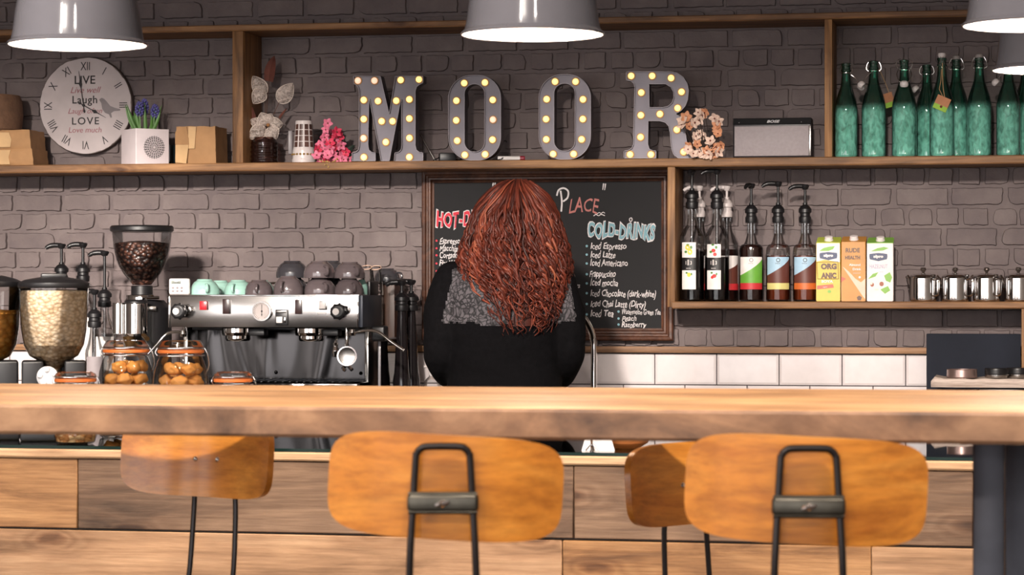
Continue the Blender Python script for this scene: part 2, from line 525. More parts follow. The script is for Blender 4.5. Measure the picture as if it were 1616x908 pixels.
# wall behind the photographer, with three windows
m = MB(); yb = RY0 - 0.05
m.box(((RX0 + RX1) / 2, yb, 0.21), (RX1 - RX0, 0.1, 0.42)); m.box(((RX0 + RX1) / 2, yb, 2.64), (RX1 - RX0, 0.1, 0.52))
edges = [RX0] + [e for wx in WIN_X for e in (wx - 1.18, wx + 1.18)] + [RX1]
for a, b in zip(edges[0::2], edges[1::2]):
    m.box(((a + b) / 2, yb, 1.40), (b - a, 0.1, 1.96))
struct(m, 'wall_front', M_plaster)
M_frame = plain('dark_window_frame', (40, 40, 42), 0.5)
for i, wx in enumerate(WIN_X):
    m = MB()
    for dx in (-1.16, -0.39, 0.39, 1.16): m.box((wx + dx, yb, 1.40), (0.045, 0.06, 1.94))
    for dz in (-0.96, 0.5, 0.96): m.box((wx, yb, 1.40 + dz), (2.36, 0.06, 0.045))
    struct(m, 'window_%d' % (i + 1), M_frame)

# white tiled splashback with a wooden rail on top
M_tile = plain('white_glazed_tile', (214, 206, 206), 0.12, var=0.03, spec=0.5)
M_grout = plain('dark_grout', (78, 70, 72), 0.9)
zt1 = P(1130, 558.3, 8.46).z; zj = P(1130, 608, 8.46).z
TH_ = zt1 - zj
xj1 = [P(x, 583, 8.46).x for x in (1131, 1229.5)]
TW_ = xj1[1] - xj1[0]
xj2 = P(1179, 608, 8.46).x
m = MB(); m.cur = 1
m.box(((-4.6 + 1.9) / 2, 8.469, zt1 - 0.17), (6.5, 0.012, 0.34)); m.cur = 0
for r in range(3):
    xo = xj1[0] if r % 2 == 0 else xj2
    for i in range(-18, 14):
        xa = xo + i * TW_
        if xa < -4.6 or xa + TW_ > 1.9: continue
        cx, cz = xa + TW_ / 2, zt1 - TH_ * (r + 0.5)
        W, H = TW_ / 2 - 0.0018, TH_ / 2 - 0.0018
        b = 0.007                                    # pillowed edge of each metro tile
        vs = [(cx + sx * W, 8.464, cz + sz * H) for sx, sz in ((-1, -1), (1, -1), (1, 1), (-1, 1))]
        vs += [(cx + sx * W, 8.459, cz + sz * H) for sx, sz in ((-1, -1), (1, -1), (1, 1), (-1, 1))]
        vs += [(cx + sx * (W - b), 8.4555, cz + sz * (H - b)) for sx, sz in ((-1, -1), (1, -1), (1, 1), (-1, 1))]
        fs = [[8, 9, 10, 11]]
        for k in range(4):
            j = (k + 1) % 4
            fs += [[k, j, 4 + j, 4 + k], [4 + k, 4 + j, 8 + j, 8 + k]]
        m.put(vs, fs)
struct(m, 'wall_tiles', [M_tile, M_grout], smooth=False)
M_rail = wood('rail_wood', (120, 88, 62), (160, 122, 90), (186, 148, 112), knots=False)
m = MB().box((-1.35, 8.452, (P(1100, 547.5, 8.43).z + zt1) / 2 + .001), (6.5, 0.036, P(1100, 547.5, 8.43).z - zt1 - .002), 0.003)
struct(m, 'trim_1', M_rail)

# ================================================================ wall shelves
M_shelf = wood('reclaimed_shelf_wood', (78, 56, 38), (140, 102, 68), (182, 138, 94), blotch=0.6, bump=0.4)
M_shelfv = wood('reclaimed_upright_wood', (86, 60, 38), (146, 106, 68), (184, 140, 94), grain=(14, 14, 1.2), blotch=0.5, bump=0.4)
Z_TOP = 2.153; Z_MID = 1.698; Z_PUMP = 1.2415
YM = (YS + YW) / 2
DEP = YW - YS
def rough_board(x0, x1, z0, z1, y0=YS, y1=YW, seed=0):
    """board along x with a slightly wavy sawn front edge"""
    m = MB(); n = max(4, int((x1 - x0) / 0.06))
    def sec(i, k):
        x = x0 + (x1 - x0) * i / n
        wv = noise.noise(Vector((x * 2.3 + seed, seed, 0))) * 0.0035 + noise.noise(Vector((x * 9, seed, 4))) * 0.0012
        wz = noise.noise(Vector((x * 3.1, seed, 9))) * 0.0016
        return [(x, y0 + wv + .003, z0 + wz), (x, y0 + wv, z0 + .004 + wz), (x, y0 + wv, z1 - .003), (x, y0 + wv + .004, z1), (x, y1, z1), (x, y1, z0)][k]
    vs = [sec(i, k) for i in range(n + 1) for k in range(6)]
    fs = [[i * 6 + k, (i + 1) * 6 + k, (i + 1) * 6 + (k + 1) % 6, i * 6 + (k + 1) % 6] for i in range(n) for k in range(6)]
    fs += [[5, 4, 3, 2, 1, 0], [n * 6 + k for k in range(6)]]
    return m.put(vs, fs)
sh = thing('wall_shelf', 'long reclaimed wood wall shelf with two uprights across the brick wall', 'shelf', (0, 0, 0))
rough_board(-4.7, 1.9, Z_TOP - 0.021, Z_TOP, y1=YW + .004, seed=3).build('top_board', M_shelf, sh, angle=30)
rough_board(-4.7, 1.9, Z_MID - 0.027, Z_MID, y1=YW + .004, seed=8).build('bottom_board', M_shelf, sh, angle=30)
def upright(px0, px1, z0, z1, y0=YS + .004):
    xa, xb = P(px0, 300, YS).x, P(px1, 300, YS).x
    return MB().box(((xa + xb) / 2, (y0 + YW) / 2, (z0 + z1) / 2), (xb - xa, YW - y0, z1 - z0), 0.002)
upright(366, 383, Z_MID, Z_TOP - 0.021).build('upright', M_shelfv, sh)
upright(1301, 1313, Z_MID, Z_TOP - 0.021).build('upright', M_shelfv, sh)
ps = thing('syrup_shelf', 'lower open box shelf of orange brown wood holding syrups, cartons and teapots', 'shelf', (0, 0, 0))
xl = P(1061, 480, YS).x
rough_board(xl, 1.9, Z_PUMP - 0.022, Z_PUMP, y1=YW + .004, seed=21).build('bottom_board', M_shelf, ps, angle=30)
upright(1053, 1065, Z_PUMP - 0.018, Z_MID - 0.027).build('upright', M_shelfv, ps)
upright(1612, 1626, 0.9, Z_PUMP - 0.022).build('end_panel', M_shelfv, ps)

# ================================================================ back counter (where the barista works)
M_worktop = plain('worktop_laminate', (150, 140, 130), 0.4)
M_cab = plain('cabinet_front', (70, 62, 58), 0.5)
bc = thing('back_counter', 'low work counter along the tiled wall under the coffee machine', 'counter', (-1.35, 8.15, 0))
ZC = 0.90
MB().box((0, 0.0, 0.88), (6.5, 0.605, 0.04), 0.004).build('worktop', M_worktop, bc)
MB().box((0, 0.03, 0.48), (6.46, 0.54, 0.76)).build('body', M_cab, bc)
MB().box((0, 0.06, 0.05), (6.4, 0.46, 0.10)).build('plinth', M_black, bc)
for i in range(10):
    d = MB().box((-2.79 + i * 0.62, -0.25, 0.48), (0.605, 0.02, 0.72), 0.003).build('door', M_cab, bc)
    MB().tube([(-2.79 + i * 0.62 + .2, -0.262, 0.72), (-2.79 + i * 0.62 + .2, -0.285, 0.72), (-2.79 + i * 0.62 + .2, -0.285, 0.6), (-2.79 + i * 0.62 + .2, -0.262, 0.6)], 0.006).build('handle', M_steel, d)

# ================================================================ bar counter with plank cladding
BC_ROT = math.radians(-1.5)
def planks_mat():
    return [wood('pale_pine_plank', (134, 102, 74), (178, 140, 106), (200, 164, 128), grain=(1.0, 9, 9), attr='plank', blotch=0.45, bump=0.3),
            wood('grey_weathered_plank', (74, 58, 46), (122, 97, 77), (150, 122, 98), grain=(1.3, 10, 10), attr='plank', blotch=0.8, bump=0.4),
            wood('brown_pine_plank', (108, 76, 50), (162, 120, 80), (186, 144, 100), grain=(1.4, 10, 10), attr='plank', blotch=0.7, bump=0.35)]
YC = 5.80
org = P(800, 720, YC); org.z = 0
bar = thing('bar_counter', 'long bar counter clad in mixed reclaimed planks with a glass sheet on top', 'counter', org, BC_ROT)
Rb = Matrix.Translation(org) @ Matrix.Rotation(BC_ROT, 4, 'Z'); Rbi = Rb.inverted()
def bx(px, py=780):
    """x along the bar front seen at a pixel"""
    u = (px - 808.0) / F_PX
    d = Rbi.to_3x3() @ Vector((CO * u - SI, SI * u + CO, 0)); o = Rbi @ Vector((0, 0, 0))
    t = -o.y / d.y
    return o.x + d.x * t
def bz(px, py):
    u = (px - 808.0) / F_PX
    d = Rbi.to_3x3() @ Vector((CO * u - SI, SI * u + CO, 0)); o = Rbi @ Vector((0, 0, 0))
    return CAM_Z + (-o.y / d.y) * (Y_HOR - py) / F_PX
ZG = bz(800, 712.5)           # top of the glass
ZB = ZG - 0.009               # top of the wooden bar top
z_tr0, z_r1, z_r2 = bz(800, 733), bz(800, 850), bz(800, 965)
XL, XR = bx(-330), bx(1980)
pl = MB()
def plank_row(joints, kinds, z0, z1):
    for a, b, k in zip(joints, joints[1:], kinds):
        pl.cur = k; pl.a = rnd.random()
        pl.box(((a + b) / 2, 0.014 + rnd.uniform(-.001, .001), (z0 + z1) / 2), (b - a - 0.002, 0.024, z1 - z0 - 0.0045), 0.0022, 1)
plank_row([XL, bx(122), bx(905), bx(1536), XR], [2, 1, 1, 2], z_r1, z_tr0)
plank_row([XL, bx(-60), bx(887), bx(1375), XR], [1, 0, 2, 0], z_r2, z_r1)
z = z_r2; k = 0
while z > 0.12:
    zn = max(0.1, z - 0.158)
    off = [-.3, .5, .1, -.6][k % 4]
    plank_row([XL, -1.1 + off, 0.4 + off, XR], [[1, 2, 0], [0, 1, 2], [2, 0, 1]][k % 3], zn, z)
    z = zn; k += 1
pl.build('plank_cladding', planks_mat(), bar, attr='plank')
M_bartop = wood('pale_bar_top', (168, 130, 96), (206, 168, 130), (224, 190, 152), grain=(1.0, 10, 10), blotch=0.3, knots=False)
rough_board(XL, XR, z_tr0, ZB, y0=-0.004, y1=0.62, seed=40).build('bar_top', M_bartop, bar, angle=30)
M_sheet = NT('green_edge_glass'); M_sheet.b.inputs['Base Color'].default_value = (0.008, 0.022, 0.019, 1)
M_sheet.b.inputs['Roughness'].default_value = 0.05; M_sheet = M_sheet.m
M_sheettop = thin_glass('sheet_glass_face', (0.80, 0.85, 0.83), (0.45, 0.52, 0.50))
gs = MB(); gs.box(((XL + XR) / 2, 0.29, ZG - 0.0045), (XR - XL, 0.576, 0.0075)); 
gs.mi = [0 if abs(sum(Vector(gs.v[i]).z for i in f) / 4 - (ZG - .0045)) < .002 else 1 for f in gs.f]
gs.build('glass_sheet', [M_sheet, M_sheettop], bar, smooth=False)
b_ = MB(); b_.box(((XL + XR) / 2, 0.32, 0.46), (XR - XL - .02, 0.56, 0.8)); b_.build('carcass', M_cab, bar)
MB().box(((XL + XR) / 2, 0.09, 0.06), (XR - XL - .02, 0.1, 0.12)).build('plinth', M_black, bar)
def on_bar(px, dy):
    """point on the glass sheet, dy behind the bar front, seen in the column of a pixel"""
    u = (px - 808.0) / F_PX
    d = Rbi.to_3x3() @ Vector((CO * u - SI, SI * u + CO, 0)); o = Rbi @ Vector((0, 0, 0))
    t = (dy - o.y) / d.y
    return Rb @ Vector((o.x + d.x * t, dy, ZG - 0.0007)), t / F_PX      # place, metres per pixel there

# ================================================================ high table in front
YT = 4.02
ZT = P(800, 643, YT).z; ZTB = P(800, 694, YT).z
M_table = wood('thick_table_wood', (112, 78, 52), (178, 134, 92), (222, 178, 130), grain=(1.1, 7, 7), blotch=0.65, rough=0.5, bump=0.2, knots=False, fine=0.7)
tx0, tx1 = P(-560, 640, YT).x, P(1790, 640, YT).x
tb = thing('high_table', 'long high communal table with a thick rustic timber top and black steel legs', 'table', ((tx0 + tx1) / 2, YT + 0.45, 0))
L = tx1 - tx0
m = MB()
for i, (ya, yb2, dz) in enumerate(((-0.45, -0.15, 0), (-0.148, 0.16, 0.0006), (0.162, 0.455, -0.0004))):
    m.a = rnd.random()
    n = 40
    def sec(i_, k):
        x = -L / 2 + L * i_ / n
        wv = noise.noise(Vector((x * 2.0, ya * 9, 0))) * 0.004
        wz = noise.noise(Vector((x * 1.7, ya * 7, 5))) * 0.0015
        zt_, zb_ = ZT + dz + wz * .5, ZTB + wz
        return [(x, ya + wv + .004, zb_), (x, ya + wv, zb_ + .005), (x, ya + wv, zt_ - .007), (x, ya + wv + .003, zt_ - .002), (x, ya + wv + .009, zt_), (x, yb2 - .006, zt_), (x, yb2, zt_ - .006), (x, yb2, zb_)][k]
    vs = [sec(i_, k) for i_ in range(n + 1) for k in range(8)]
    fs = [[i_ * 8 + k, (i_ + 1) * 8 + k, (i_ + 1) * 8 + (k + 1) % 8, i_ * 8 + (k + 1) % 8] for i_ in range(n) for k in range(8)]
    fs += [[7, 6, 5, 4, 3, 2, 1, 0], [n * 8 + k for k in range(8)]]
    m.put(vs, fs)
m.mi = [1 if (lambda c: c.y < -.443 and c.z < ZT - .004)(sum((Vector(m.v[i]) for i in f), Vector()) / len(f)) else 0 for f in m.f]
M_edge = wood('weathered_table_edge', (74, 54, 42), (136, 102, 76), (180, 142, 108), grain=(2.2, 5, 3.5), blotch=0.9, rough=0.6, bump=0.2, knots=False, fine=0.5)
m.build('tabletop', [M_table, M_edge], tb, attr='plank', angle=30)
tcx = (tx0 + tx1) / 2
def lx(px, Y): return P(px, 700, Y).x - tcx
for sgn in (1, -1):
    if sgn > 0: xf0, xf1 = lx(1535, 4.2), lx(1586, 4.2)
    else: xf1 = -lx(1535, 4.2); xf0 = xf1 - (lx(1586, 4.2) - lx(1535, 4.2))
    W = xf1 - xf0; cxm = (xf0 + xf1) / 2
    lg = MB().box((cxm, -0.24, (ZTB - .008) / 2), (W, 0.06, ZTB - .008), 0.004).build('leg', M_blackmetal, tb)
    MB().box((cxm + .003, -0.24, ZTB - .004), (W + 0.045, 0.16, 0.008), 0.002).build('top_plate', M_steel, lg)
    rr = 0.048 if sgn > 0 else 0
    lg = MB().box((cxm + rr, 0.26, (ZTB - .008) / 2), (W, 0.06, ZTB - .008), 0.004).build('leg', M_blackmetal, tb)
    MB().box((cxm + rr, 0.26, ZTB - .004), (W + 0.045, 0.16, 0.008), 0.002).build('top_plate', M_steel, lg)
    MB().tube([(cxm, -0.24, 0.12), (cxm + rr, 0.26, 0.12)], 0.02, 4).build('stretcher', M_blackmetal, tb)

# ================================================================ stools
M_ply = wood('varnished_plywood', (156, 88, 28), (192, 121, 44), (211, 144, 62), grain=(1.5, 6, 9), rough=0.28, coat=0.35, blotch=0.3, knots=False, bump=0.05, fine=0.6)
M_rod = plain('dark_bronze_rod', (40, 35, 34), 0.35, 0.7, var=0.15)
M_clamp = plain('worn_gunmetal_clamp', (70, 66, 58), 0.35, 0.8, var=0.25)
BK_W, BK_H, BK_R = 0.378, 0.160, 0.36
def make_stool(label, seat_z, back_z, roll, ang_top=0.0):
    """stool facing +y: the sitter's back is towards -y"""
    t = thing('bar_stool', label, 'stool', (0, 0, 0), 0, 'plywood stools round the high table')
    m = MB()                     # round dished plywood seat
    prof = [(0, seat_z - .006), (.08, seat_z - .004), (.14, seat_z + .002), (.168, seat_z + .004), (.176, seat_z - .002), (.172, seat_z - .012), (.12, seat_z - .016), (0, seat_z - .018)]
    m.lathe(prof[::-1], 40, (0, 0.02, 0)); m.build('seat', M_ply, t)
    yb_ = -0.205
    mb = MB(); nu, nv = 33, 17
    def face(off):
        def f(a, b):
            s = (a - .5) * 2; q = (b - .5) * 2
            # rounded-rectangle outline of the moulded backrest
            rr_ = 0.070; hw, hh = BK_W / 2, BK_H / 2
            x, z = s * hw, q * hh
            mxr = max(abs(s), abs(q))
            if mxr > 1e-6:
                ds, dq = s / mxr, q / mxr
                px_, pz_ = ds * hw, dq * hh
                n_ = 4.5
                k_ = (abs(ds) ** n_ + abs(dq) ** n_) ** (-1 / n_)
                k2 = 1 + (k_ - 1) * 1.0
                x, z = px_ * k2 * mxr, pz_ * k2 * mxr
            th = x / BK_R
            y = yb_ + BK_R * (1 - math.cos(th)) + off
            X = math.sin(th) * (BK_R - off)
            cr, sr = math.cos(roll), math.sin(roll)
            return (X * cr + z * sr, y - z * 0.07, back_z - X * sr + z * cr)
        return f
    fr = face(0.0); bk = face(0.012)
    A = [[fr(i / (nu - 1), j / (nv - 1)) for j in range(nv)] for i in range(nu)]
    B = [[bk(i / (nu - 1), j / (nv - 1)) for j in range(nv)] for i in range(nu)]
    vs = [p for r_ in A for p in r_] + [p for r_ in B for p in r_]
    N = nu * nv; fs = []
    for i in range(nu - 1):
        for j in range(nv - 1):
            a, b, c, d = i * nv + j, (i + 1) * nv + j, (i + 1) * nv + j + 1, i * nv + j + 1
            fs.append([a, b, c, d]); fs.append([N + d, N + c, N + b, N + a])
    rim = [i * nv for i in range(nu)] + [(nu - 1) * nv + j for j in range(1, nv)] + [i * nv + nv - 1 for i in range(nu - 2, -1, -1)] + [j for j in range(nv - 2, 0, -1)]
    for k in range(len(rim)):
        a, b = rim[k], rim[(k + 1) % len(rim)]
        fs.append([b, a, N + a, N + b])
    mb.put(vs, fs)
    back = mb.build('backrest', M_ply, t, angle=50)
    for sx in (-.026, .026):
        sc_ = MB(); sc_.sphere((sx, yb_ + .013, back_z - .004), 0.0055, (1, .5, 1), 12, 8); sc_.build('screw', M_chrome, back)
    # hairpin rod behind the backrest that runs down under the seat
    yl = yb_ - 0.012
    zc_ = back_z - 0.022
    lp = MB(); hw = 0.041
    pts = [(-hw - .012, yl + .10, seat_z - .05), (-hw - .012, yl + .02, seat_z + .0), (-hw - .009, yl - .006, back_z - .12), (-hw - .004, yl - .004, zc_)]
    loop = [(-hw, yl - .004, back_z + .045)] + [(-hw + .018 + .018 * math.cos(a), yl - .004, back_z + .045 + .018 * math.sin(a)) for a in (PI * .85, PI * .7, PI * .5)]
    loop += [(-x, y, z_) for x, y, z_ in loop[::-1]]
    pts = pts + loop + [(-x, y, z_) for x, y, z_ in pts[::-1]]
    lp.tube(smooth_path(pts, 5), 0.0055, 8); lp.build('back_loop', M_rod, t)
    cl = MB().box((0, yl - .004, zc_), (0.108, 0.018, 0.027), 0.006, 3)
    cl.tube([(-.052, yl - .008, zc_ - .0135), (.052, yl - .008, zc_ - .0135)], 0.0035); cl.tube([(-.052, yl - .008, zc_ + .0135), (.052, yl - .008, zc_ + .0135)], 0.0035)
    clo = cl.build('clamp', M_clamp, t)
    ws = MB(); ws.sphere((0, yl - .014, zc_), 0.006, (1, .8, 1), 12, 8)
    for s in (-1, 1): ws.tube([(0, yl - .016, zc_), (s * .006, yl - .018, zc_ + .001 * s), (s * .011, yl - .019, zc_ + .003 * s)], [.003, .0042, .002], 8)
    ws.build('wing_screw', M_chrome, clo)
    # under-seat frame, four splayed legs, foot ring
    fr_ = MB(); ring = [(0.115 * math.cos(a), 0.02 + 0.115 * math.sin(a), seat_z - .028) for a in [2 * PI * i / 28 for i in range(28)]]
    fr_.tube(ring, 0.008, 8, closed=True)
    fr_.tube([(-.115, .02, seat_z - .028), (.115, .02, seat_z - .028)], .008); fr_.tube([(0, -.11, seat_z - .028), (0, .135, seat_z - .028)], .008)
    for s in (-1, 1): fr_.tube([(s * (hw + .012), yl + .09, seat_z - .048), (s * .045, -0.07, seat_z - .03)], .006)
    fr_.build('seat_frame', M_rod, t)
    for a in (45, 135, 225, 315):
        ca, sa = math.cos(math.radians(a)), math.sin(math.radians(a))
        lg = MB().tube([(ca * .115, .02 + sa * .115, seat_z - .03), (ca * .25, .02 + sa * .25, 0.004)], .009, 10).build('leg', M_rod, t)
        MB().lathe([(0, 0), (.013, 0), (.013, .012), (.009, .016), (0, .016)], 12, (ca * .25, .02 + sa * .25, 0)).build('foot', M_black, lg)
    k = (seat_z - .03 - .25) / (seat_z - .034); rr2 = .115 + .135 * k
    MB().tube([(rr2 * math.cos(a), .02 + rr2 * math.sin(a), .25) for a in [2 * PI * i / 36 for i in range(36)]], .007, 8, closed=True).build('foot_ring', M_rod, t)
    return t
def place(stool, px, Y, rz):
    """put the backrest centre on the pixel column at depth Y"""
    c = P(px, 700, Y)
    off = Matrix.Rotation(rz, 3, 'Z') @ Vector((0, -0.205, 0))
    stool.location = (c.x - off.x, c.y - off.y, 0); stool.rotation_euler = (0, 0, rz)
zb1 = (P(700, 688, 3.86).z + P(700, 852, 3.86).z) / 2
s1 = make_stool('plywood stool on near side of table, its back centred below the woman', zb1 - .285, zb1, math.radians(3.3))
place(s1, 700, 3.86, YAW + math.radians(-2))
zb2 = (P(1275, 692, 3.86).z + P(1275, 858, 3.86).z) / 2
s2 = make_stool('plywood stool on near side of table, its back beside the black table leg', zb2 - .285, zb2, math.radians(2.8))
place(s2, 1275, 3.86, YAW + math.radians(-3))
zb3 = P(309, 780, 5.06).z + .075
s3 = make_stool('plywood stool on far side of table, its front fully visible below the jars', zb3 - .285, zb3, math.radians(-1.0))
place(s3, 331, 5.07, PI + YAW + math.radians(-26))
zb4 = P(1050, 826, 5.06).z + .078
s4 = make_stool('darker plywood stool on far side of table, mostly hidden behind a nearer stool', zb4 - .285, zb4, math.radians(1.5))
place(s4, 1090, 5.09, PI + YAW + math.radians(29))

# ================================================================ pendant lamps
M_shade = plain('grey_enamel', (66, 65, 69), 0.10, 0.0, coat=0.6, var=0.03)
M_shadein = plain('white_enamel', (240, 236, 232), 0.4)
M_bulb = plain('lit_bulb', (255, 245, 230), 0.4, emit=(255, 232, 205), estr=14.0)
M_cord = plain('black_cord', (20, 20, 20), 0.6)
def make_lamp(label, px, py, Y, D):
    c = P(px, py, Y); s = D / 0.30
    t = thing('pendant_lamp', label, 'lamp', c, 0, 'grey enamel pendant lamps')
    out = [(.150, 0), (.1515, .003), (.150, .006), (.1425, .012), (.139, .03), (.134, .07), (.127, .11), (.116, .145), (.098, .172), (.07, .192), (.042, .202), (.030, .206), (.028, .235), (.024, .24), (0, .241)]
    inn = [(.1475, .001), (.140, .012), (.1365, .03), (.1315, .07), (.1245, .11), (.1135, .143), (.0955, .170), (.068, .189), (0, .196)]
    m = MB(); m.lathe([(r * s, z * s) for r, z in out], 56)
    m.lathe([(r * s, z * s) for r, z in [(.150, 0), (.1475, .001)]], 56)
    sd = m.build('lamp_shade', M_shade, t)
    m = MB(); m.lathe([(r * s, z * s) for r, z in inn], 56); m.build('shade_lining', M_shadein, sd)
    m = MB(); m.lathe([(0, .05 * s), (.02 * s, .054 * s), (.031 * s, .07 * s), (.034 * s, .088 * s), (.028 * s, .115 * s), (.015 * s, .14 * s), (.013 * s, .16 * s)], 20); m.build('bulb', M_bulb, t)
    m = MB(); m.lathe([(.018 * s, .155 * s), (.018 * s, .196 * s)], 16); m.build('bulb_socket', M_black, t)
    m = MB(); m.tube([(0, 0, .24 * s), (0, 0, RZ1 - c.z - .02)], .004, 8); m.build('cord', M_cord, t)
    m = MB(); m.lathe([(0, RZ1 - c.z - .03), (.05, RZ1 - c.z - .03), (.05, RZ1 - c.z), (0, RZ1 - c.z)], 24); m.build('ceiling_rose', M_shade, t)
    d = bpy.data.lights.new('lamp_light', 'POINT'); d.energy = 9.0; d.color = (1.0, 0.86, 0.72); d.shadow_soft_size = 0.03
    o = bpy.data.objects.new('lamp_light', d); COL.objects.link(o); o.parent = t; o.location = (0, 0, .035 * s)
    return t
make_lamp('grey enamel pendant lamp hanging in front of the clock', 122.5, 72, 5.5, 219 * mpp(122, 5.5))
make_lamp('grey enamel pendant lamp hanging in front of the first lit letter O', 840.5, 56, 5.5, 226 * mpp(840, 5.5))
make_lamp('grey enamel pendant lamp, larger one above the green bottles', 1632, 41, 5.5, 224 * mpp(1600, 5.5))
make_lamp('grey enamel pendant lamp, smaller and lower one in front of the green bottles', 1660, 111, 6.45, 186 * mpp(1600, 6.45))
# ================================================================ things on the middle shelf
def vr(px): return YAW + (808.0 - px) / F_PX          # turn that faces the camera squarely
def on(px, Y, z): p = P(px, 400, Y); return Vector((p.x, Y, z))
def pyz(py, px, Y): return P(px, py, Y).z

# --- round wall clock
YK = 8.458
kc = P(136, 167, YK); KR = 77 * mpp(136, YK)
M_face = plain('distressed_cream_paint', (184, 173, 173), 0.7, var=0.10, bscale=24)
M_ink = plain('black_ink', (34, 30, 32), 0.7)
M_redink = plain('faded_red_ink', (150, 92, 98), 0.7)
M_greyink = plain('grey_ink', (128, 120, 122), 0.7)
M_clockedge = plain('worn_clock_edge', (92, 80, 76), 0.8, var=0.3, bscale=50)
ck = thing('wall_clock', 'round distressed wall clock with roman numerals reading LIVE Laugh LOVE', 'clock', kc)
m = MB(); X90 = Matrix.Rotation(PI / 2, 4, 'X')
m.lathe([(0, -.018), (KR, -.018), (KR, .002), (KR * .992, .005), (0, .005)], 72, M=X90)
m.build('body', M_clockedge, ck)
m = MB()
ring = []
for i in range(120):
    a = 2 * PI * i / 120
    rr = KR * (.985 - .035 * max(0, noise.noise(Vector((math.cos(a) * 3.5, math.sin(a) * 3.5, 2.2)))) - .02 * max(0, noise.noise(Vector((math.cos(a) * 11, math.sin(a) * 11, 5)))))
    ring.append((rr * math.cos(a), rr * math.sin(a)))
m.prism(ring, y0=-.0062, y1=-.0045); m.build('dial', M_face, ck, smooth=False)
for h, rn in enumerate(('XII', 'I', 'II', 'III', 'IIII', 'V', 'VI', 'VII', 'VIII', 'IX', 'X', 'XI')):
    a = -h * PI / 6
    m = MB(); m.text(rn, KR * .245, Matrix.Rotation(-a, 4, 'Y') @ TR(0, -.0066, KR * .80), sx=0.72)
    m.build('numeral', M_ink, ck, smooth=False)
k3 = 1 / 3.243
def kx(cx_): return (cx_ * k3 - 136) * mpp(136, YK) * 1.06
def kz(cy_): return (167 - cy_ * k3) * mpp(136, YK)
m = MB()
m.text('LIVE', .040, TR(kx(437), -.0066, kz(412)), sx=1.05, bold=.0004)
m.text('Laugh', .037, TR(kx(437), -.0066, kz(513)), spacing=1.08, bold=.0004)
m.text('LOVE', .035, TR(kx(440), -.0066, kz(622)), sx=1.05, spacing=1.2, bold=.0003)
m.cur = 1
m.text('Live well', .030, TR(kx(437), -.0066, kz(463)), shear=.35)
m.text('Laugh often', .026, TR(kx(437), -.0066, kz(570)), shear=.35)
m.text('Love much', .027, TR(kx(438), -.0066, kz(667)), shear=.15)
m.build('lettering', [M_ink, M_redink], ck, smooth=False)
bird = [(510, 512), (522, 503), (535, 508), (548, 522), (566, 545), (590, 555), (618, 562), (615, 570), (585, 572), (570, 582), (575, 603), (568, 606), (560, 588), (540, 580), (526, 560), (521, 530)]
m = MB(); m.prism([(kx(a), kz(b)) for a, b in bird][::-1], y0=-.0068, y1=-.0058); m.build('bird_print', M_greyink, ck, smooth=False)
cx0, cz0 = kx(432), kz(540)
m = MB()
def hand(tipx, tipy, w, blob):
    d = Vector((kx(tipx) - cx0, 0, kz(tipy) - cz0)); L_ = d.length; d.normalize(); n_ = Vector((-d.z, 0, d.x))
    pts = [(-.22, .6), (-.17, 1.6), (-.12, .6), (blob - .12, .5), (blob, 2.2), (blob + .12, .5), (1, .15)]
    pl_ = [(d * (t * L_) + n_ * (w * k)) for t, k in pts] + [(d * (t * L_) - n_ * (w * k)) for t, k in pts[::-1]]
    return [(cx0 + p.x, cz0 + p.z) for p in pl_][::-1]
m.prism(hand(408, 365, .0026, .62), y0=-.0100, y1=-.0088); m.build('minute_hand', M_ink, ck, smooth=False)
m = MB(); m.prism(hand(545, 605, .0030, .5), y0=-.0086, y1=-.0074); m.build('hour_hand', M_ink, ck, smooth=False)
MB().lathe([(0, -.013), (.0045, -.012), (.005, -.006), (.005, 0)], 14, (cx0, 0, cz0), M=Matrix.Rotation(-PI / 2, 4, 'X') @ Matrix.Diagonal((1, 1, 1, 1))).build('hand_pin', M_ink, ck)

# --- kraft packets at the far left with a brown pot on top
def packet(name, label, cat, px0, px1, py0, py1, Y, D, rz=0, seed=0, group=None):
    xa, xb = P(px0, 240, Y).x, P(px1, 240, Y).x
    zt_, zb_ = pyz(py0, (px0 + px1) / 2, Y), pyz(py1, (px0 + px1) / 2, Y)
    t = thing(name, label, cat, ((xa + xb) / 2, Y + D / 2, zb_), rz, group)
    W, H = xb - xa, zt_ - zb_
    b = bmesh.new(); bmesh.ops.create_cube(b, size=1); bmesh.ops.subdivide_edges(b, edges=b.edges[:], cuts=7, use_grid_fill=True)
    for v in b.verts:
        c = v.co.copy()
        puff = (1 - (2 * c.x) ** 4) * (1 - (2 * c.z) ** 4)
        n_ = noise.noise(Vector((c.x * 4 + seed, c.y * 4, c.z * 4))) * .05 + noise.noise(Vector((c.x * 9, c.y * 9 + seed, c.z * 9))) * .02
        if abs(c.y) > .49: c.y += math.copysign(.05 * puff, c.y)
        taper = 1 - .05 * (c.z + .5)
        v.co = Vector((c.x * W * taper * (1 + n_ * .3), c.y * D * (1 + n_ * .5), max(0, (c.z + .5) * H * (1 + n_ * .6 * (c.z + .5)))))
    m_ = MB(); m_.bm(b); m_.build('body', M_kraft, t, angle=25)
    return t, W, H, D
zsh = Z_MID
def flap(t, pts, name, m, th=.0016):
    """folded paper: polygon of x,z with its own y"""
    mb_ = MB(); n_ = len(pts)
    mb_.put([(p[0], p[1], p[2]) for p in pts] + [(p[0], p[1] - th, p[2]) for p in pts],
            [list(range(n_ - 1, -1, -1))[::-1], [n_ + i for i in range(n_)]] + [[i, (i + 1) % n_, n_ + (i + 1) % n_, n_ + i] for i in range(n_)])
    return mb_.build(name, m, t, smooth=False)
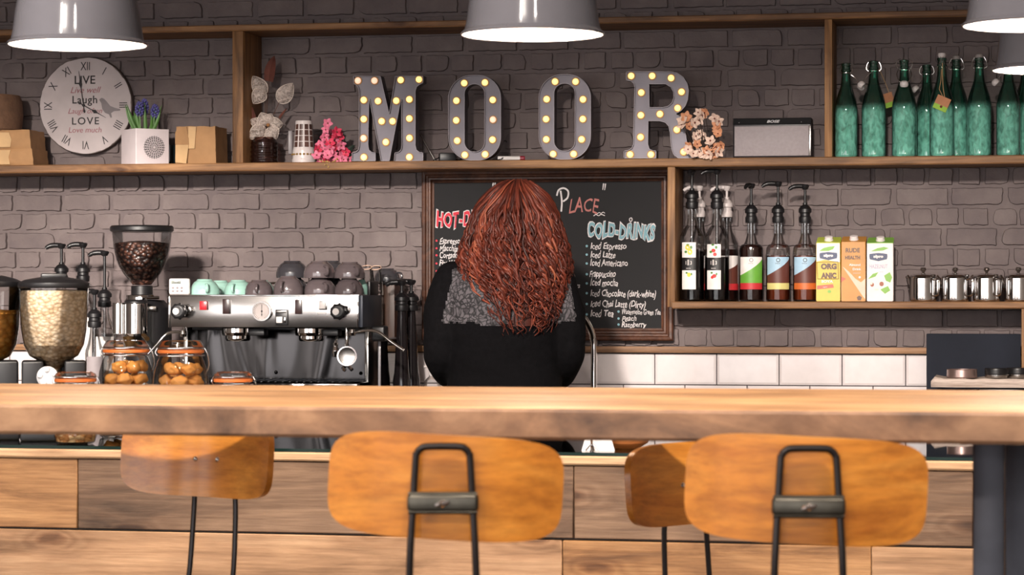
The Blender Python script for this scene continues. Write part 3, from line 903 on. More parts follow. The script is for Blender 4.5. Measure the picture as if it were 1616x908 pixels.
t, W, H, D = packet('paper_packet', 'kraft paper packet lying at the bottom of the stack by the clock', 'packet', -52, 53, 236, 262, 8.285, .14, seed=1, group='kraft packets under the brown pot')
t.location.z = zsh
flap(t, [(-W * .42, -D * .535, H * .08), (W * .16, -D * .55, H * .06), (W * .14, -D * .555, H * .5), (W * .17, -D * .55, H * .93), (-W * .42, -D * .53, H * .93)], 'folded_flap', M_kraftlight)
h1 = H
t, W, H, D = packet('paper_packet', 'kraft paper packet lying on another packet, under the brown pot', 'packet', -55, 49, 205, 235, 8.287, .135, seed=5, group='kraft packets under the brown pot')
t.location.z = zsh + h1 * 1.0
flap(t, [(-W * .40, -D * .535, H * .06), (W * .20, -D * .55, H * .10), (W * .22, -D * .555, H * .5), (W * .18, -D * .55, H * .86), (-W * .42, -D * .53, H * .90)], 'folded_flap', M_kraftlight)
ztop_p = zsh + h1 + H * .985
YP = 8.36
M_clay = plain('brown_clay', (112, 82, 62), 0.85, var=0.18, bump=.5, bscale=90)
pr = 60 * mpp(0, YP)
po = thing('clay_pot', 'brown round clay pot standing on the kraft packets', 'pot', on(-24, YP, ztop_p))
hp = pyz(151, 0, YP) - ztop_p
m = MB(); m.lathe([(0, 0), (pr * .90, 0), (pr * .96, .006), (pr, hp * .45), (pr * .97, hp * .85), (pr * .92, hp), (pr * .86, hp), (pr * .9, hp * .8), (pr * .9, .02), (0, .016)], 40); m.build('body', M_clay, po)

# --- white cube planter with hyacinths
plx = thing('planter', 'white cube planter with a black mandala print and blue hyacinths', 'planter', on(229, 8.347, zsh), vr(229) + math.radians(24))
a_ = .121; hcube = .118
M_pot = plain('white_ceramic', (222, 210, 212), 0.45, var=0.04)
M_soil = plain('dark_soil', (50, 38, 30), 0.95, bump=.6)
m = MB(); m.prism(rrect(-a_ / 2, -a_ / 2, a_ / 2, a_ / 2, .003, 3), [rrect(-a_ / 2 + .006, -a_ / 2 + .006, a_ / 2 - .006, a_ / 2 - .006, .003, 3)], 0, hcube)
m.v = [(x, z_, hcube - y) for x, y, z_ in m.v]
m.box((0, 0, .004), (a_ - .006, a_ - .006, .008)); m.build('body', M_pot, plx)
m = MB(); m.box((0, 0, hcube - .018), (a_ - .0125, a_ - .0125, .012)); m.build('soil', M_soil, plx)
m = MB(); y_ = -a_ / 2 - .0002
cxm, czm = .006, hcube * .48
def ringp(r0, r1): m.prism([(cxm + r1 * math.cos(a), czm + r1 * math.sin(a)) for a in [2 * PI * i / 48 for i in range(48)]], [[(cxm + r0 * math.cos(a), czm + r0 * math.sin(a)) for a in [2 * PI * i / 48 for i in range(48)]]], y_ - .0005, y_)
for r0, r1 in ((.0345, .0358), (.0265, .0275), (.0180, .0192), (.0085, .0096)): ringp(r0, r1)
for n_, r_, s_ in ((28, .0372, .0014), (24, .0310, .0030), (20, .0228, .0028), (14, .0138, .0028), (8, .0058, .0018)):
    for i in range(n_):
        a = 2 * PI * i / n_; d_ = .9
        c_ = (cxm + r_ * math.cos(a), czm + r_ * math.sin(a))
        m.prism([(c_[0] + math.cos(a + b) * s_ * (1.25 if k % 2 == 0 else .62), c_[1] + math.sin(a + b) * s_ * (1.25 if k % 2 == 0 else .62)) for k, b in enumerate([PI / 4 * q for q in range(8)])], y0=y_ - .0005, y1=y_)
m.build('mandala_print', M_ink, plx, smooth=False)
M_leaf = plain('fresh_green_leaf', (86, 128, 62), 0.5, var=0.25, bscale=30)
M_hya = plain('hyacinth_blue', (88, 84, 150), 0.6, var=0.25, bscale=80)
def blade(m_, base, tip, w, bend):
    b0, t0 = Vector(base), Vector(tip); n_ = 7
    side = (t0 - b0).cross(Vector((0, 1, 0)));  side = side.normalized() if side.length > 1e-6 else Vector((1, 0, 0))
    vs = []
    for i in range(n_ + 1):
        u = i / n_; c_ = b0.lerp(t0, u) + Vector(bend) * math.sin(u * PI)
        ww = w * math.sin(PI * min(1, .25 + u * .75)) ** .7 * (1 if u < 1 else 0)
        vs += [c_ - side * ww, c_ + Vector((0, -w * .35, 0)), c_ + side * ww]
    fs = []
    for i in range(n_):
        for k in range(2): fs.append([i * 3 + k, (i + 1) * 3 + k, (i + 1) * 3 + k + 1, i * 3 + k + 1])
    m_.put(vs, fs)
for j, (bxx, byy, tipx, tz) in enumerate(((-.022, -.012, -.026, .100), (.002, .014, .004, .112), (.028, -.004, .034, .094))):
    hb = hcube - .012
    m = MB(); m.tube([(bxx, byy, hb), ((bxx + tipx) / 2, byy, hb + tz * .5), (tipx, byy, hb + tz * .95)], .0025, 6); st = m.build('flower_stem', M_leaf, plx)
    m = MB()
    for k in range(34):
        u = k / 34; a = k * 2.4
        rr = .0105 * math.sin(PI * (0.12 + .85 * u)) + .002
        m.sphere((tipx + rr * math.cos(a), byy + rr * math.sin(a), hb + tz * (.58 + .46 * u)), .0042, (1, 1, 1.1), 7, 5)
    m.build('hyacinth_bloom', M_hya, st)
for j in range(13):
    bxx = rnd.uniform(-.035, .035); sgn = bxx / .035
    m = MB(); blade(m, (bxx * .7, rnd.uniform(-.025, .025), hcube - .014), (bxx + sgn * .022 + rnd.uniform(-.008, .008), rnd.uniform(-.03, .03), hcube + rnd.uniform(.045, .088)), .006, (sgn * .004, 0, 0))
    m.build('leaf', M_leaf, plx)

# --- small dark mug behind the planter
M_teal = plain('dark_teal_glaze', (34, 48, 52), 0.2)
def mug_mesh(r, h, th=.004, base=.8):
    m_ = MB(); m_.lathe([(0, 0), (r * base, 0), (r * .97, h * .2), (r, h * .55), (r, h), (r - th, h), (r - th, h * .3), (r * base - th, th * 1.5), (0, th * 1.5)], 36); return m_
mg = thing('mug', 'small dark mug half hidden behind the white planter', 'mug', on(267, 8.436, zsh), vr(262))
mug_mesh(.030, .070).build('body', M_teal, mg)
MB().tube(smooth_path([(.029, 0, .056), (.046, -.004, .058), (.053, -.005, .040), (.046, -.004, .020), (.028, 0, .018)], 5), .0048, 8).build('handle', M_teal, mg)

# --- kraft box beside the upright
t, W, H, D = packet('paper_parcel', 'square kraft paper parcel beside the left shelf upright', 'parcel', 277, 341, 199, 258, 8.29, .13, seed=9)
t.location.z = zsh
flap(t, [(-W * .5, -D * .52, H * .52), (-W * .14, -D * .60, H * .50), (-W * .15, -D * .57, H * .72), (-W * .22, -D * .53, H * .99), (-W * .42, -D * .51, H * 1.0), (-W * .5, -D * .51, H * .84)], 'end_flap', M_kraft)
flap(t, [(-W * .49, -D * .54, H * .04), (-W * .20, -D * .60, H * .0), (-W * .14, -D * .61, H * .50), (-W * .49, -D * .53, H * .51)], 'lower_flap', M_kraftlight)
flap(t, [(-W * .16, -D * .585, H * .40), (-.0, -D * .585, H * .40), (.004, -D * .56, H * .98), (-W * .16, -D * .56, H * .99)], 'paper_strap', M_kraftlight)

# --- brown glass jar with dried petals
M_brownglass = thin_glass('brown_glass', (0.42, 0.26, 0.22), (0.10, 0.06, 0.05), body=.25, body_rgb=(70, 46, 42), gloss=1.4)
M_petal = NT('skeleton_petal'); M_petal.b.inputs['Base Color'].default_value = lin((214, 198, 188)); M_petal.b.inputs['Roughness'].default_value = .7
_tr = M_petal.add('ShaderNodeBsdfTransparent'); _mx = M_petal.add('ShaderNodeMixShader')
_nz = M_petal.add('ShaderNodeTexNoise', i_Scale=90.0, i_Detail=4.0, i_Distortion=2.0); M_petal.link(M_petal.coords(), _nz.inputs['Vector'])
_rp = M_petal.ramp(_nz.outputs['Fac'], [(0.36, (.30, .30, .30, 1)), (0.62, (.78, .78, .78, 1))]); M_petal.link(_rp.outputs[0], _mx.inputs[0])
M_petal.link(_tr.outputs[0], _mx.inputs[1]); M_petal.link(M_petal.b.outputs[0], _mx.inputs[2]); M_petal.link(_mx.outputs[0], M_petal.out.inputs[0]); M_petal = M_petal.m
M_petaledge = plain('petal_rim', (222, 208, 196), 0.6)
M_twig = plain('dry_twig', (84, 52, 38), 0.8)
M_feather = plain('rust_dried_leaf', (96, 52, 42), 0.85, var=.25)
VY = 8.37; vo = on(417, VY, zsh); um = mpp(417, VY)
dv = thing('dried_flower_jar', 'ribbed brown glass jar holding pale translucent dried petals beside left upright', 'vase', vo, vr(417))
hj = pyz(217, 417, VY) - zsh; rj = 22 * um
prof = [(0, .002), (rj * .9, .002)]
for i in range(25):
    u = i / 24; z = .006 + u * (hj * .86)
    prof.append((rj * (.97 + .03 * math.sin(u * PI * 10)) * (1 - .12 * max(0, u - .8) * 5), z))
prof += [(rj * .8, hj * .93), (rj * .84, hj)]
m = MB(); m.lathe(prof, 36); m.build('jar', M_brownglass, dv)
def fx(px): return (px - 417) * um
def fz(py): return pyz(py, 417, VY) - zsh
def petal(cx_, cy_, tipx, tipy, w, yy, cup=.01):
    """almond-shaped petal from base pixel to tip pixel"""
    b0 = Vector((fx(cx_), yy, fz(cy_))); t0 = Vector((fx(tipx), yy - .004, fz(tipy)))
    d = t0 - b0; L_ = d.length; d.normalize(); s_ = Vector((-d.z, 0, d.x)); w *= um
    def f(u, v):
        ww = w * math.sin(PI * u ** .75) ** .8 if 0 < u < 1 else 0
        q = (v - .5) * 2
        return b0 + d * (u * L_) + s_ * (q * ww) + Vector((0, cup * (q * q) - cup * math.sin(PI * u), 0))
    m_ = MB(); m_.grid(f, 11, 7); po_ = m_.build('petal', M_petal, dv)
    e = [f(i / 14, 0) for i in range(15)] + [f(i / 14, 1) for i in range(13, 0, -1)]
    MB().tube(e, .0011, 6, closed=True).build('petal_rim', M_petaledge, po_)
for a in ((420, 198, 412, 178, 11, -.01), (424, 197, 446, 196, 11, -.012), (424, 201, 436, 220, 12, -.016), (418, 201, 393, 219, 12, -.016), (418, 199, 394, 190, 9, -.006), (422, 196, 428, 180, 9, -.012)): petal(*a)
petal(418, 150, 399, 120, 12, 0.0); petal(416, 142, 400, 164, 12, -.014); petal(440, 162, 462, 131, 13, -.004)
m = MB(); m.sphere((fx(423), -.022, fz(198)), .006, (1, 1, 1), 10, 8); m.build('flower_centre', plain('straw_centre', (150, 104, 62), .8), dv)
m = MB()
for a, b, c_ in (((417, 216), (419, 180), (417, 140)), ((420, 216), (428, 190), (441, 160)), ((418, 216), (422, 160), (425, 118)), ((415, 216), (420, 205), (423, 199)), ((420, 216), (440, 190), (452, 172))):
    m.tube(smooth_path([(fx(p[0]), .004, fz(p[1])) for p in (a, b, c_)] , 6), .0011, 6)
    m.tube([(fx(a[0]), .004, fz(a[1])), (0, .004, .01)], .0011, 6)
m.build('stems', M_twig, dv)
m = MB(); blade(m, (fx(424), .010, fz(128)), (fx(433), .012, fz(87)), .018, (-.004, 0, 0)); m.build('dried_leaf', M_feather, dv)
m = MB(); blade(m, (fx(440), .004, fz(186)), (fx(453), .004, fz(170)), .004, (0, 0, 0)); m.build('dried_leaf', M_feather, dv)
m = MB(); blade(m, (fx(405), .006, fz(205)), (fx(396), .008, fz(165)), .008, (0, 0, 0)); m.build('dried_leaf', M_feather, dv)

# --- white tapered vessel with brown windows
LY = 8.35; lo = on(479.5, LY, zsh); ul = mpp(480, LY)
tw = thing('tapered_mug', 'white tapered mug with a grid of brown squares beside the pink blossoms', 'mug', lo, vr(480))
hv = pyz(191, 480, LY) - zsh
r0, r1 = 18.5 * ul, 13.2 * ul
M_wglaze = plain('white_glaze', (214, 204, 202), 0.3)
M_brownsq = plain('brown_glaze_square', (84, 58, 52), 0.3, var=.4, bscale=20)
M_gold = plain('gold_band', (170, 136, 78), .4, .6)
def rv(z): return r0 + (r1 - r0) * z / hv
m = MB(); m.lathe([(0, 0), (r0, 0), (r0 + .001, .012), (rv(.02), .016), (rv(hv * .30) + .0016, hv * .30), (rv(hv * .36), hv * .36), (rv(hv * .97), hv * .97), (r1 * .97, hv), (r1 * .86, hv), (r1 * .86, hv * .9), (0, hv * .9)], 40); m.build('body', M_wglaze, tw)
m = MB()
for r in range(4):
    z_ = hv * (.44 + r * .138)
    for k in range(11):
        a = -PI / 2 + (k + .5) * 2 * PI / 11; da = .215
        rr = rv(z_) + .0006
        vs = [((rr + (rv(z_ + s * .0075) - rv(z_))) * math.cos(a + t_ * da), (rr + (rv(z_ + s * .0075) - rv(z_))) * math.sin(a + t_ * da), z_ + s * .0086) for s in (-1, 1) for t_ in (-1, 0, 1)]
        m.put(vs, [[0, 1, 4, 3], [1, 2, 5, 4]])
m.build('brown_squares', M_brownsq, tw)
m = MB()
for k in range(20):
    a = 2 * PI * k / 20; rr = rv(hv * .2) + .0018
    m.sphere((rr * math.cos(a), rr * math.sin(a), hv * .21), .0042, (1, 1, .8), 8, 6)
m.build('bead_band', M_gold, tw)
MB().box((-r0 - .006, .012, hv * .5), (.014, .012, hv * .56), .003).build('handle', plain('grey_handle_glaze', (132, 126, 128), .4), tw)

# --- artificial blossom sprays
M_pink = plain('pink_petal', (226, 120, 148), .6, var=.12); M_red = plain('crimson_petal', (206, 50, 82), .6, var=.12)
M_peach = plain('cream_peach_petal', (232, 202, 184), .6, var=.10); M_orange = plain('apricot_petal', (214, 150, 112), .6, var=.12)
M_twigd = plain('dark_twig', (52, 36, 30), .8); M_pollen = plain('pollen', (120, 60, 50), .7)
def blossom(parent, c, r, m_pet, rot, open_=.45):
    m_ = MB(); R_ = Matrix.Rotation(rot[2], 3, 'Z') @ Matrix.Rotation(rot[0], 3, 'X')
    for k in range(5):
        a = 2 * PI * k / 5 + rot[1]
        def f(u, v, a=a):
            q = (v - .5) * 2; ww = .42 * r * math.sin(PI * min(1, .12 + .82 * u)) ** .8
            p = Vector((u * r, q * ww, open_ * r * u * u * .8 - .1 * r * q * q))
            p = Matrix.Rotation(a, 3, 'Z') @ p
            return Vector(c) + R_ @ p
        m_.grid(f, 6, 5)
    o = m_.build('blossom', m_pet, parent)
    mm = MB(); mm.sphere(Vector(c) + R_ @ Vector((0, 0, r * .12)), r * .16, nu=8, nv=6); mm.build('stamen', M_pollen, o)
def spray(label, px, Y, pts, mats, r, seed, zb_=None):
    R2 = random.Random(seed)
    base = on(px, Y, zsh if zb_ is None else zb_); u_ = mpp(px, Y)
    t_ = thing('blossom_spray', label, 'flowers', base, vr(px), 'artificial blossom sprays on the shelf')
    tw_ = MB(); cs = []
    for i, (bx_, by_, mi) in enumerate(pts):
        c_ = Vector(((bx_ - px) * u_, R2.uniform(-.022, .02) if seed == 3 else R2.uniform(-.016, .006), max(r * u_ * .55, pyz(by_, px, Y) - base.z)))
        cs.append(c_)
        blossom(t_, c_, r * u_ * R2.uniform(.85, 1.12), mats[mi], (PI / 2 + R2.uniform(-.5, .5), R2.random() * 6, R2.uniform(-.6, .6)))
    return t_, cs, u_
pk, cs, uu = spray('bright pink artificial blossom spray lying between the tapered mug and letter M', 524, 8.33,
    [(517, 195, 0), (514, 205, 0), (522, 210, 0), (512, 217, 0), (516, 225, 0), (531, 209, 1), (535, 216, 1), (528, 214, 1), (505, 228, 0), (501, 236, 1), (509, 238, 0), (520, 236, 0), (531, 224, 0), (538, 230, 0), (529, 232, 1),
     (500, 246, 0), (508, 248, 1), (517, 246, 0), (526, 243, 0), (534, 240, 1), (540, 244, 0), (546, 240, 1), (552, 243, 1), (505, 255, 0), (514, 255, 1), (524, 254, 0), (533, 252, 0), (542, 252, 0), (549, 252, 0), (521, 226, 1)], [M_pink, M_red], 8.2, 3)
m = MB()
for c_ in cs: m.tube([(0.02, .02, .008), (c_.x * .6, c_.y * .5 + .012, c_.z * .7 + .004), tuple(c_)], .0012, 5)
m.build('twigs', M_twigd, pk)
for i in range(4):
    m = MB(); blade(m, (.035, .012, .014 + i * .004), (.062 + i * .005, .012, .012 + .016 * i), .008, (0, 0, .004)); m.build('leaf', plain('dark_leaf', (30, 42, 34), .6) if i == 0 else bpy.data.materials['dark_leaf'], pk)
M_ysprig = plain('yellow_sprig', (190, 160, 92), .7)
m = MB()
for (ax, ay), (bx_, by_) in (((505, 254), (520, 256)), ((533, 250), (517, 264)), ((530, 255), (514, 260))):
    p0 = Vector(((ax - 524) * uu, -.035, pyz(ay, 524, 8.33) - zsh)); p1 = Vector(((bx_ - 524) * uu, -.072, pyz(by_, 524, 8.25) - zsh))
    m.tube([p0, p1], .0009, 5)
    for k in range(9): m.sphere(p0.lerp(p1, k / 8) + Vector((rnd.uniform(-.003, .003), -.001, rnd.uniform(-.003, .003))), .0022, nu=6, nv=5)
m.build('yellow_sprig', M_ysprig, pk)
pc, cs, uu = spray('cream and apricot artificial blossom spray leaning against the foot of letter R', 1102, 8.246,
    [(1077, 190, 0), (1083, 185, 1), (1076, 197, 0), (1087, 200, 1), (1102, 178, 0), (1108, 182, 0), (1112, 178, 1), (1096, 194, 0), (1103, 190, 0), (1090, 192, 0), (1128, 187, 0), (1134, 192, 0), (1131, 198, 1), (1098, 215, 0), (1104, 211, 0), (1110, 214, 0), (1100, 222, 0), (1132, 205, 1), (1133, 212, 1),
     (1087, 231, 1), (1100, 228, 1), (1121, 223, 0), (1124, 229, 0), (1138, 229, 1), (1131, 233, 1), (1115, 238, 1), (1104, 240, 0), (1094, 243, 0), (1110, 246, 0), (1127, 243, 1), (1119, 247, 0), (1134, 240, 0), (1086, 236, 0)], [M_peach, M_orange], 8.6, 8)
m = MB()
tw0 = Vector((0.005, .006, .004))
for c_ in cs: m.tube(smooth_path([tw0, (c_.x * .8 + .012, c_.y * .5 + .004, c_.z * .55), c_], 4), .0013, 5)
m.build('twigs', M_twigd, pc)

# --- marquee letters
M_zinc = plain('galvanised_sheet', (88, 84, 90), 0.42, 0.55, var=0.14, bscale=26)
M_zincd = plain('galvanised_rim', (104, 98, 102), 0.4, 0.6, var=0.15, bscale=26)
M_ledbulb = plain('warm_bulb', (255, 232, 180), 0.4, emit=(255, 218, 132), estr=.95)
M_rose = plain('dim_pink_bulb', (240, 205, 180), 0.4, emit=(245, 200, 170), estr=0.75)
M_socket = plain('bulb_brass_ring', (120, 84, 40), 0.4, 0.7)
LYF = 8.275
def letter(name, label, outer, holes, bulbs, kx_, ox, oy, dim=(), depth=.045):
    cxp = sum(p[0] for p in outer) / len(outer) * kx_ + ox
    base = on(cxp, LYF, zsh)
    t_ = thing(name, label, 'letter', base, 0, 'lit metal marquee letters on the shelf')
    zmin = min(P(x * kx_ + ox, y * kx_ + oy, LYF).z for x, y in outer)
    def cv(p):
        q = P(p[0] * kx_ + ox, p[1] * kx_ + oy, LYF); return (q.x - base.x, q.z - zmin)
    O = [cv(p) for p in outer]; Hs = [[cv(p) for p in h] for h in holes]
    if sum(O[i][0] * O[(i + 1) % len(O)][1] - O[(i + 1) % len(O)][0] * O[i][1] for i in range(len(O))) < 0: O = O[::-1]
    Hs = [h if sum(h[i][0] * h[(i + 1) % len(h)][1] - h[(i + 1) % len(h)][0] * h[i][1] for i in range(len(h))) < 0 else h[::-1] for h in Hs]
    m_ = MB(); m_.prism(O, Hs, .006, depth); m_.build('letter_plate', M_zinc, t_, smooth=False)
    m_ = MB()
    for l in [O] + Hs:                                  # folded sheet rim standing proud of the plate
        n_ = len(l)
        for i in range(n_):
            a, b = Vector((l[i][0], 0, l[i][1])), Vector((l[(i + 1) % n_][0], 0, l[(i + 1) % n_][1]))
            d = (b - a)
            if d.length < 1e-6: continue
            d.normalize(); nn = Vector((-d.z, 0, d.x)) * .0016
            m_.put([a + Vector((0, -.004, 0)), b + Vector((0, -.004, 0)), b + Vector((0, .008, 0)), a + Vector((0, .008, 0)),
                    a + nn + Vector((0, -.004, 0)), b + nn + Vector((0, -.004, 0)), b + nn + Vector((0, .008, 0)), a + nn + Vector((0, .008, 0))],
                   [[0, 1, 2, 3], [7, 6, 5, 4], [0, 4, 5, 1], [3, 2, 6, 7]])
    m_.build('rim', M_zincd, t_, smooth=False)
    br = 5.1 * mpp(cxp, LYF)
    for i, p in enumerate(bulbs):
        x_, z_ = cv(p)
        m_ = MB(); m_.lathe([(br * 1.28, 0), (br * 1.28, .003), (br * .9, .003)], 20, (x_, .006, z_), M=Matrix.Rotation(PI / 2, 4, 'X')); sk = m_.build('bulb_ring', M_socket, t_)
        m_ = MB(); m_.sphere((x_, .001, z_), br, (1, .9, 1), 16, 10); m_.build('bulb', M_rose if i in dim else M_ledbulb, sk)
    return t_
q4 = 1 / 4.128
Mo = [(735, 246), (912, 246), (968, 490), (1008, 246), (1190, 246), (1190, 292)] + [(1166, 303), (1148, 318), (1140, 345)] + [(1140, 700), (1147, 727), (1163, 741), (1190, 746), (1190, 801), (1003, 801), (1003, 746), (1030, 741), (1044, 727), (1049, 700), (1046, 398), (970, 801), (915, 801), (838, 398), (832, 700), (838, 727), (852, 741), (880, 746), (880, 801), (725, 801), (725, 746), (752, 741), (766, 727), (772, 700), (772, 345), (764, 318), (752, 305), (735, 298)]
letter('marquee_letter', 'galvanised marquee letter M with small round bulbs', Mo, [], [(762, 276), (870, 276), (1041, 272), (1160, 268), (800, 402), (893, 409), (1012, 407), (1097, 398), (800, 527), (917, 541), (988, 541), (1097, 523), (799, 651), (944, 677), (1098, 650), (801, 776), (1097, 775)], q4, 380, 60, dim=(0, 1, 12))
def stad(x0, y0, x1, y1, r, ry=None, n=10):
    ry = r if ry is None else ry
    return arc(x1 - r, y0 + ry, r, -90, 0, n, ry) + arc(x1 - r, y1 - ry, r, 0, 90, n, ry) + arc(x0 + r, y1 - ry, r, 90, 180, n, ry) + arc(x0 + r, y0 + ry, r, 180, 270, n, ry)
letter('marquee_letter', 'galvanised marquee letter O nearer the letter M, with one dim bulb', stad(90, 379, 360, 817, 120), [stad(174, 426, 275, 772, 50)], [(170, 420), (276, 417), (130, 510), (316, 506), (129, 611), (317, 607), (134, 715), (315, 710), (173, 788), (277, 785)], k3, 680, 0, dim=(5,))
letter('marquee_letter', 'galvanised marquee letter O nearer the letter R, all bulbs lit', stad(553, 376, 820, 813, 120), [stad(632, 424, 738, 768, 50)], [(635, 413), (740, 413), (592, 503), (778, 504), (589, 605), (777, 605), (590, 709), (771, 709), (625, 784), (730, 784)], k3, 680, 0)
Ro = [(205, 141), (505, 141), (548, 150), (590, 178), (617, 222), (626, 270), (620, 330), (604, 372), (575, 405), (540, 425), (575, 450), (598, 490), (606, 560), (616, 630), (634, 665), (668, 676), (672, 724), (556, 724), (524, 700), (508, 655), (500, 560), (490, 508), (466, 484), (430, 474), (355, 474), (353, 630), (362, 660), (385, 671), (408, 673), (408, 724), (190, 724), (190, 673), (222, 668), (242, 655), (252, 630), (262, 245), (256, 222), (238, 207), (205, 200)]
Rh = [(360, 226), (470, 226), (503, 245), (521, 278), (524, 315), (512, 350), (488, 372), (455, 380), (362, 380)]
letter('marquee_letter', 'galvanised marquee letter R with blossoms at its foot', Ro, [Rh], [(238, 170), (379, 170), (506, 184), (576, 277), (306, 282), (550, 386), (431, 426), (303, 434), (545, 531), (301, 581), (231, 698), (371, 698), (591, 680)], 1 / 4.253, 940, 80)

# --- cable, adapter, marker behind the letters
ad = thing('power_adapter', 'black power adapter with tangled cable behind the first letter O', 'adapter', on(706, 8.39, zsh), .3)
MB().box((0, 0, .016), (.055, .04, .032), .004).build('adapter_body', M_black, ad)
m = MB(); m.tube(smooth_path([(.02, 0, .012), (.05, -.01, .03), (.09, .0, .042), (.115, .01, .02), (.15, .02, .05), (.19, .03, .075), (.2, .03, .07)], 6), .002, 6)
m.tube(smooth_path([(-.028, 0, .016), (-.05, -.03, .004), (-.02, -.05, .003), (.03, -.045, .003), (.05, -.03, .022)], 6), .002, 6); m.build('cable', M_black, ad)
rd = MB(); p0, p1 = on(663, 8.455, pyz(212, 663, 8.455)), on(688, 8.44, zsh + .004); rd.tube([p0, p1], .0028, 8)
tag(rd.build('metal_rod', M_steel), 'thin grey metal rod leaning on the wall beside letter M', 'rod')
mk = thing('marker_pen', 'white marker pen with a red end lying between the two letters O', 'pen', on(806, 8.30, zsh + .0075), vr(806))
MB().lathe([(0, -.042), (.007, -.042), (.0075, -.038), (.0075, .030), (0, .030)], 16, M=Matrix.Rotation(PI / 2, 4, 'Y')).build('barrel', M_white, mk)
MB().lathe([(0, .0302), (.0077, .0302), (.0077, .043), (.006, .046), (0, .046)], 16, M=Matrix.Rotation(PI / 2, 4, 'Y')).build('cap', plain('dark_red_plastic', (130, 26, 44), .4), mk)
cb = MB(); cb.tube(smooth_path([on(772, 8.31, zsh + .003), on(790, 8.285, zsh + .004), on(800, 8.31, zsh + .0175), on(815, 8.345, zsh + .004), on(840, 8.40, zsh + .003)], 6), .0022, 6)
tag(cb.build('letter_cable', M_black), 'thin black cable running over the white marker pen', 'cable')

# --- speaker
SY = 8.285; sx0, sx1 = P(1156.5, 210, SY).x, P(1281, 210, SY).x
sp = thing('speaker', 'grey wireless speaker with black top band at right of the peach blossoms', 'speaker', ((sx0 + sx1) / 2, SY, zsh))
SW, SH = sx1 - sx0, pyz(186, 1218, SY) - zsh
M_grille = plain('silver_grille', (158, 148, 150), .6, 0.0, var=.06, bscale=200, bump=.3)
zb_ = SH * .81
MB().box((0, .034, SH / 2), (SW, .062, SH), .006, 3).build('body', plain('dark_speaker_case', (48, 44, 48), .4), sp)
MB().box((-.002, .001, .006 + (zb_ - .008) / 2), (SW - .014, .004, zb_ - .008), .0015).build('grille', M_grille, sp)
MB().box((SW / 2 - .0055, .0005, .006 + (zb_ - .008) / 2), (.006, .004, zb_ - .008), .001).build('side_trim', M_steel, sp)
MB().box((0, .002, (zb_ + SH) / 2 + .001), (SW - .002, .008, SH - zb_ - .004), .0015).build('control_band', plain('matt_black_band', (16, 15, 17), .7, spec=.2), sp)
m = MB(); m.text('BOSE', .011, TR(.002, -.0025, zb_ + (SH - zb_) * .5), shear=.3, sx=1.5, bold=.0003)
for dx in (-SW * .42, SW * .37): m.sphere((dx, -.002, zb_ + (SH - zb_) * .4), .0012, nu=8, nv=6)
m.build('logo', plain('silver_print', (190, 186, 188), .4), sp, smooth=False)

# --- green swing-top bottles
M_green = thin_glass('green_bottle_glass', (0.16, 0.52, 0.39), (0.02, 0.12, 0.08), body=.80, body_rgb=(128, 208, 186), gloss=2.2, fade=(.135, .178))  # pale lower body is painted-in refracted light, not a coating
M_greenneck = thin_glass('green_neck_glass', (0.13, 0.42, 0.30), (0.015, 0.08, 0.05), body=.15, body_rgb=(60, 140, 110), gloss=1.8)
M_stop = plain('porcelain_stopper', (206, 198, 196), .35)
M_rubber = plain('grey_rubber', (140, 134, 132), .6)
M_tagpaper = plain('kraft_tag', (178, 122, 88), .8); M_tagend = plain('lime_tag_end', (146, 186, 70), .8); M_twine = plain('twine', (170, 136, 96), .9)
BH = .312
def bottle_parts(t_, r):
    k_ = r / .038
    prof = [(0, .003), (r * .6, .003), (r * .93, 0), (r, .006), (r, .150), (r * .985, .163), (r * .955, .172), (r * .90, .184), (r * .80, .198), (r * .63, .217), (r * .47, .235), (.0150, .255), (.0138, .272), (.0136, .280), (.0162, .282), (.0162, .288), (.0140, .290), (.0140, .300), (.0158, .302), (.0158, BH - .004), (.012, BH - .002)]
    m_ = MB(); m_.lathe(prof, 40); return m_.build('glass_body', M_green, t_)
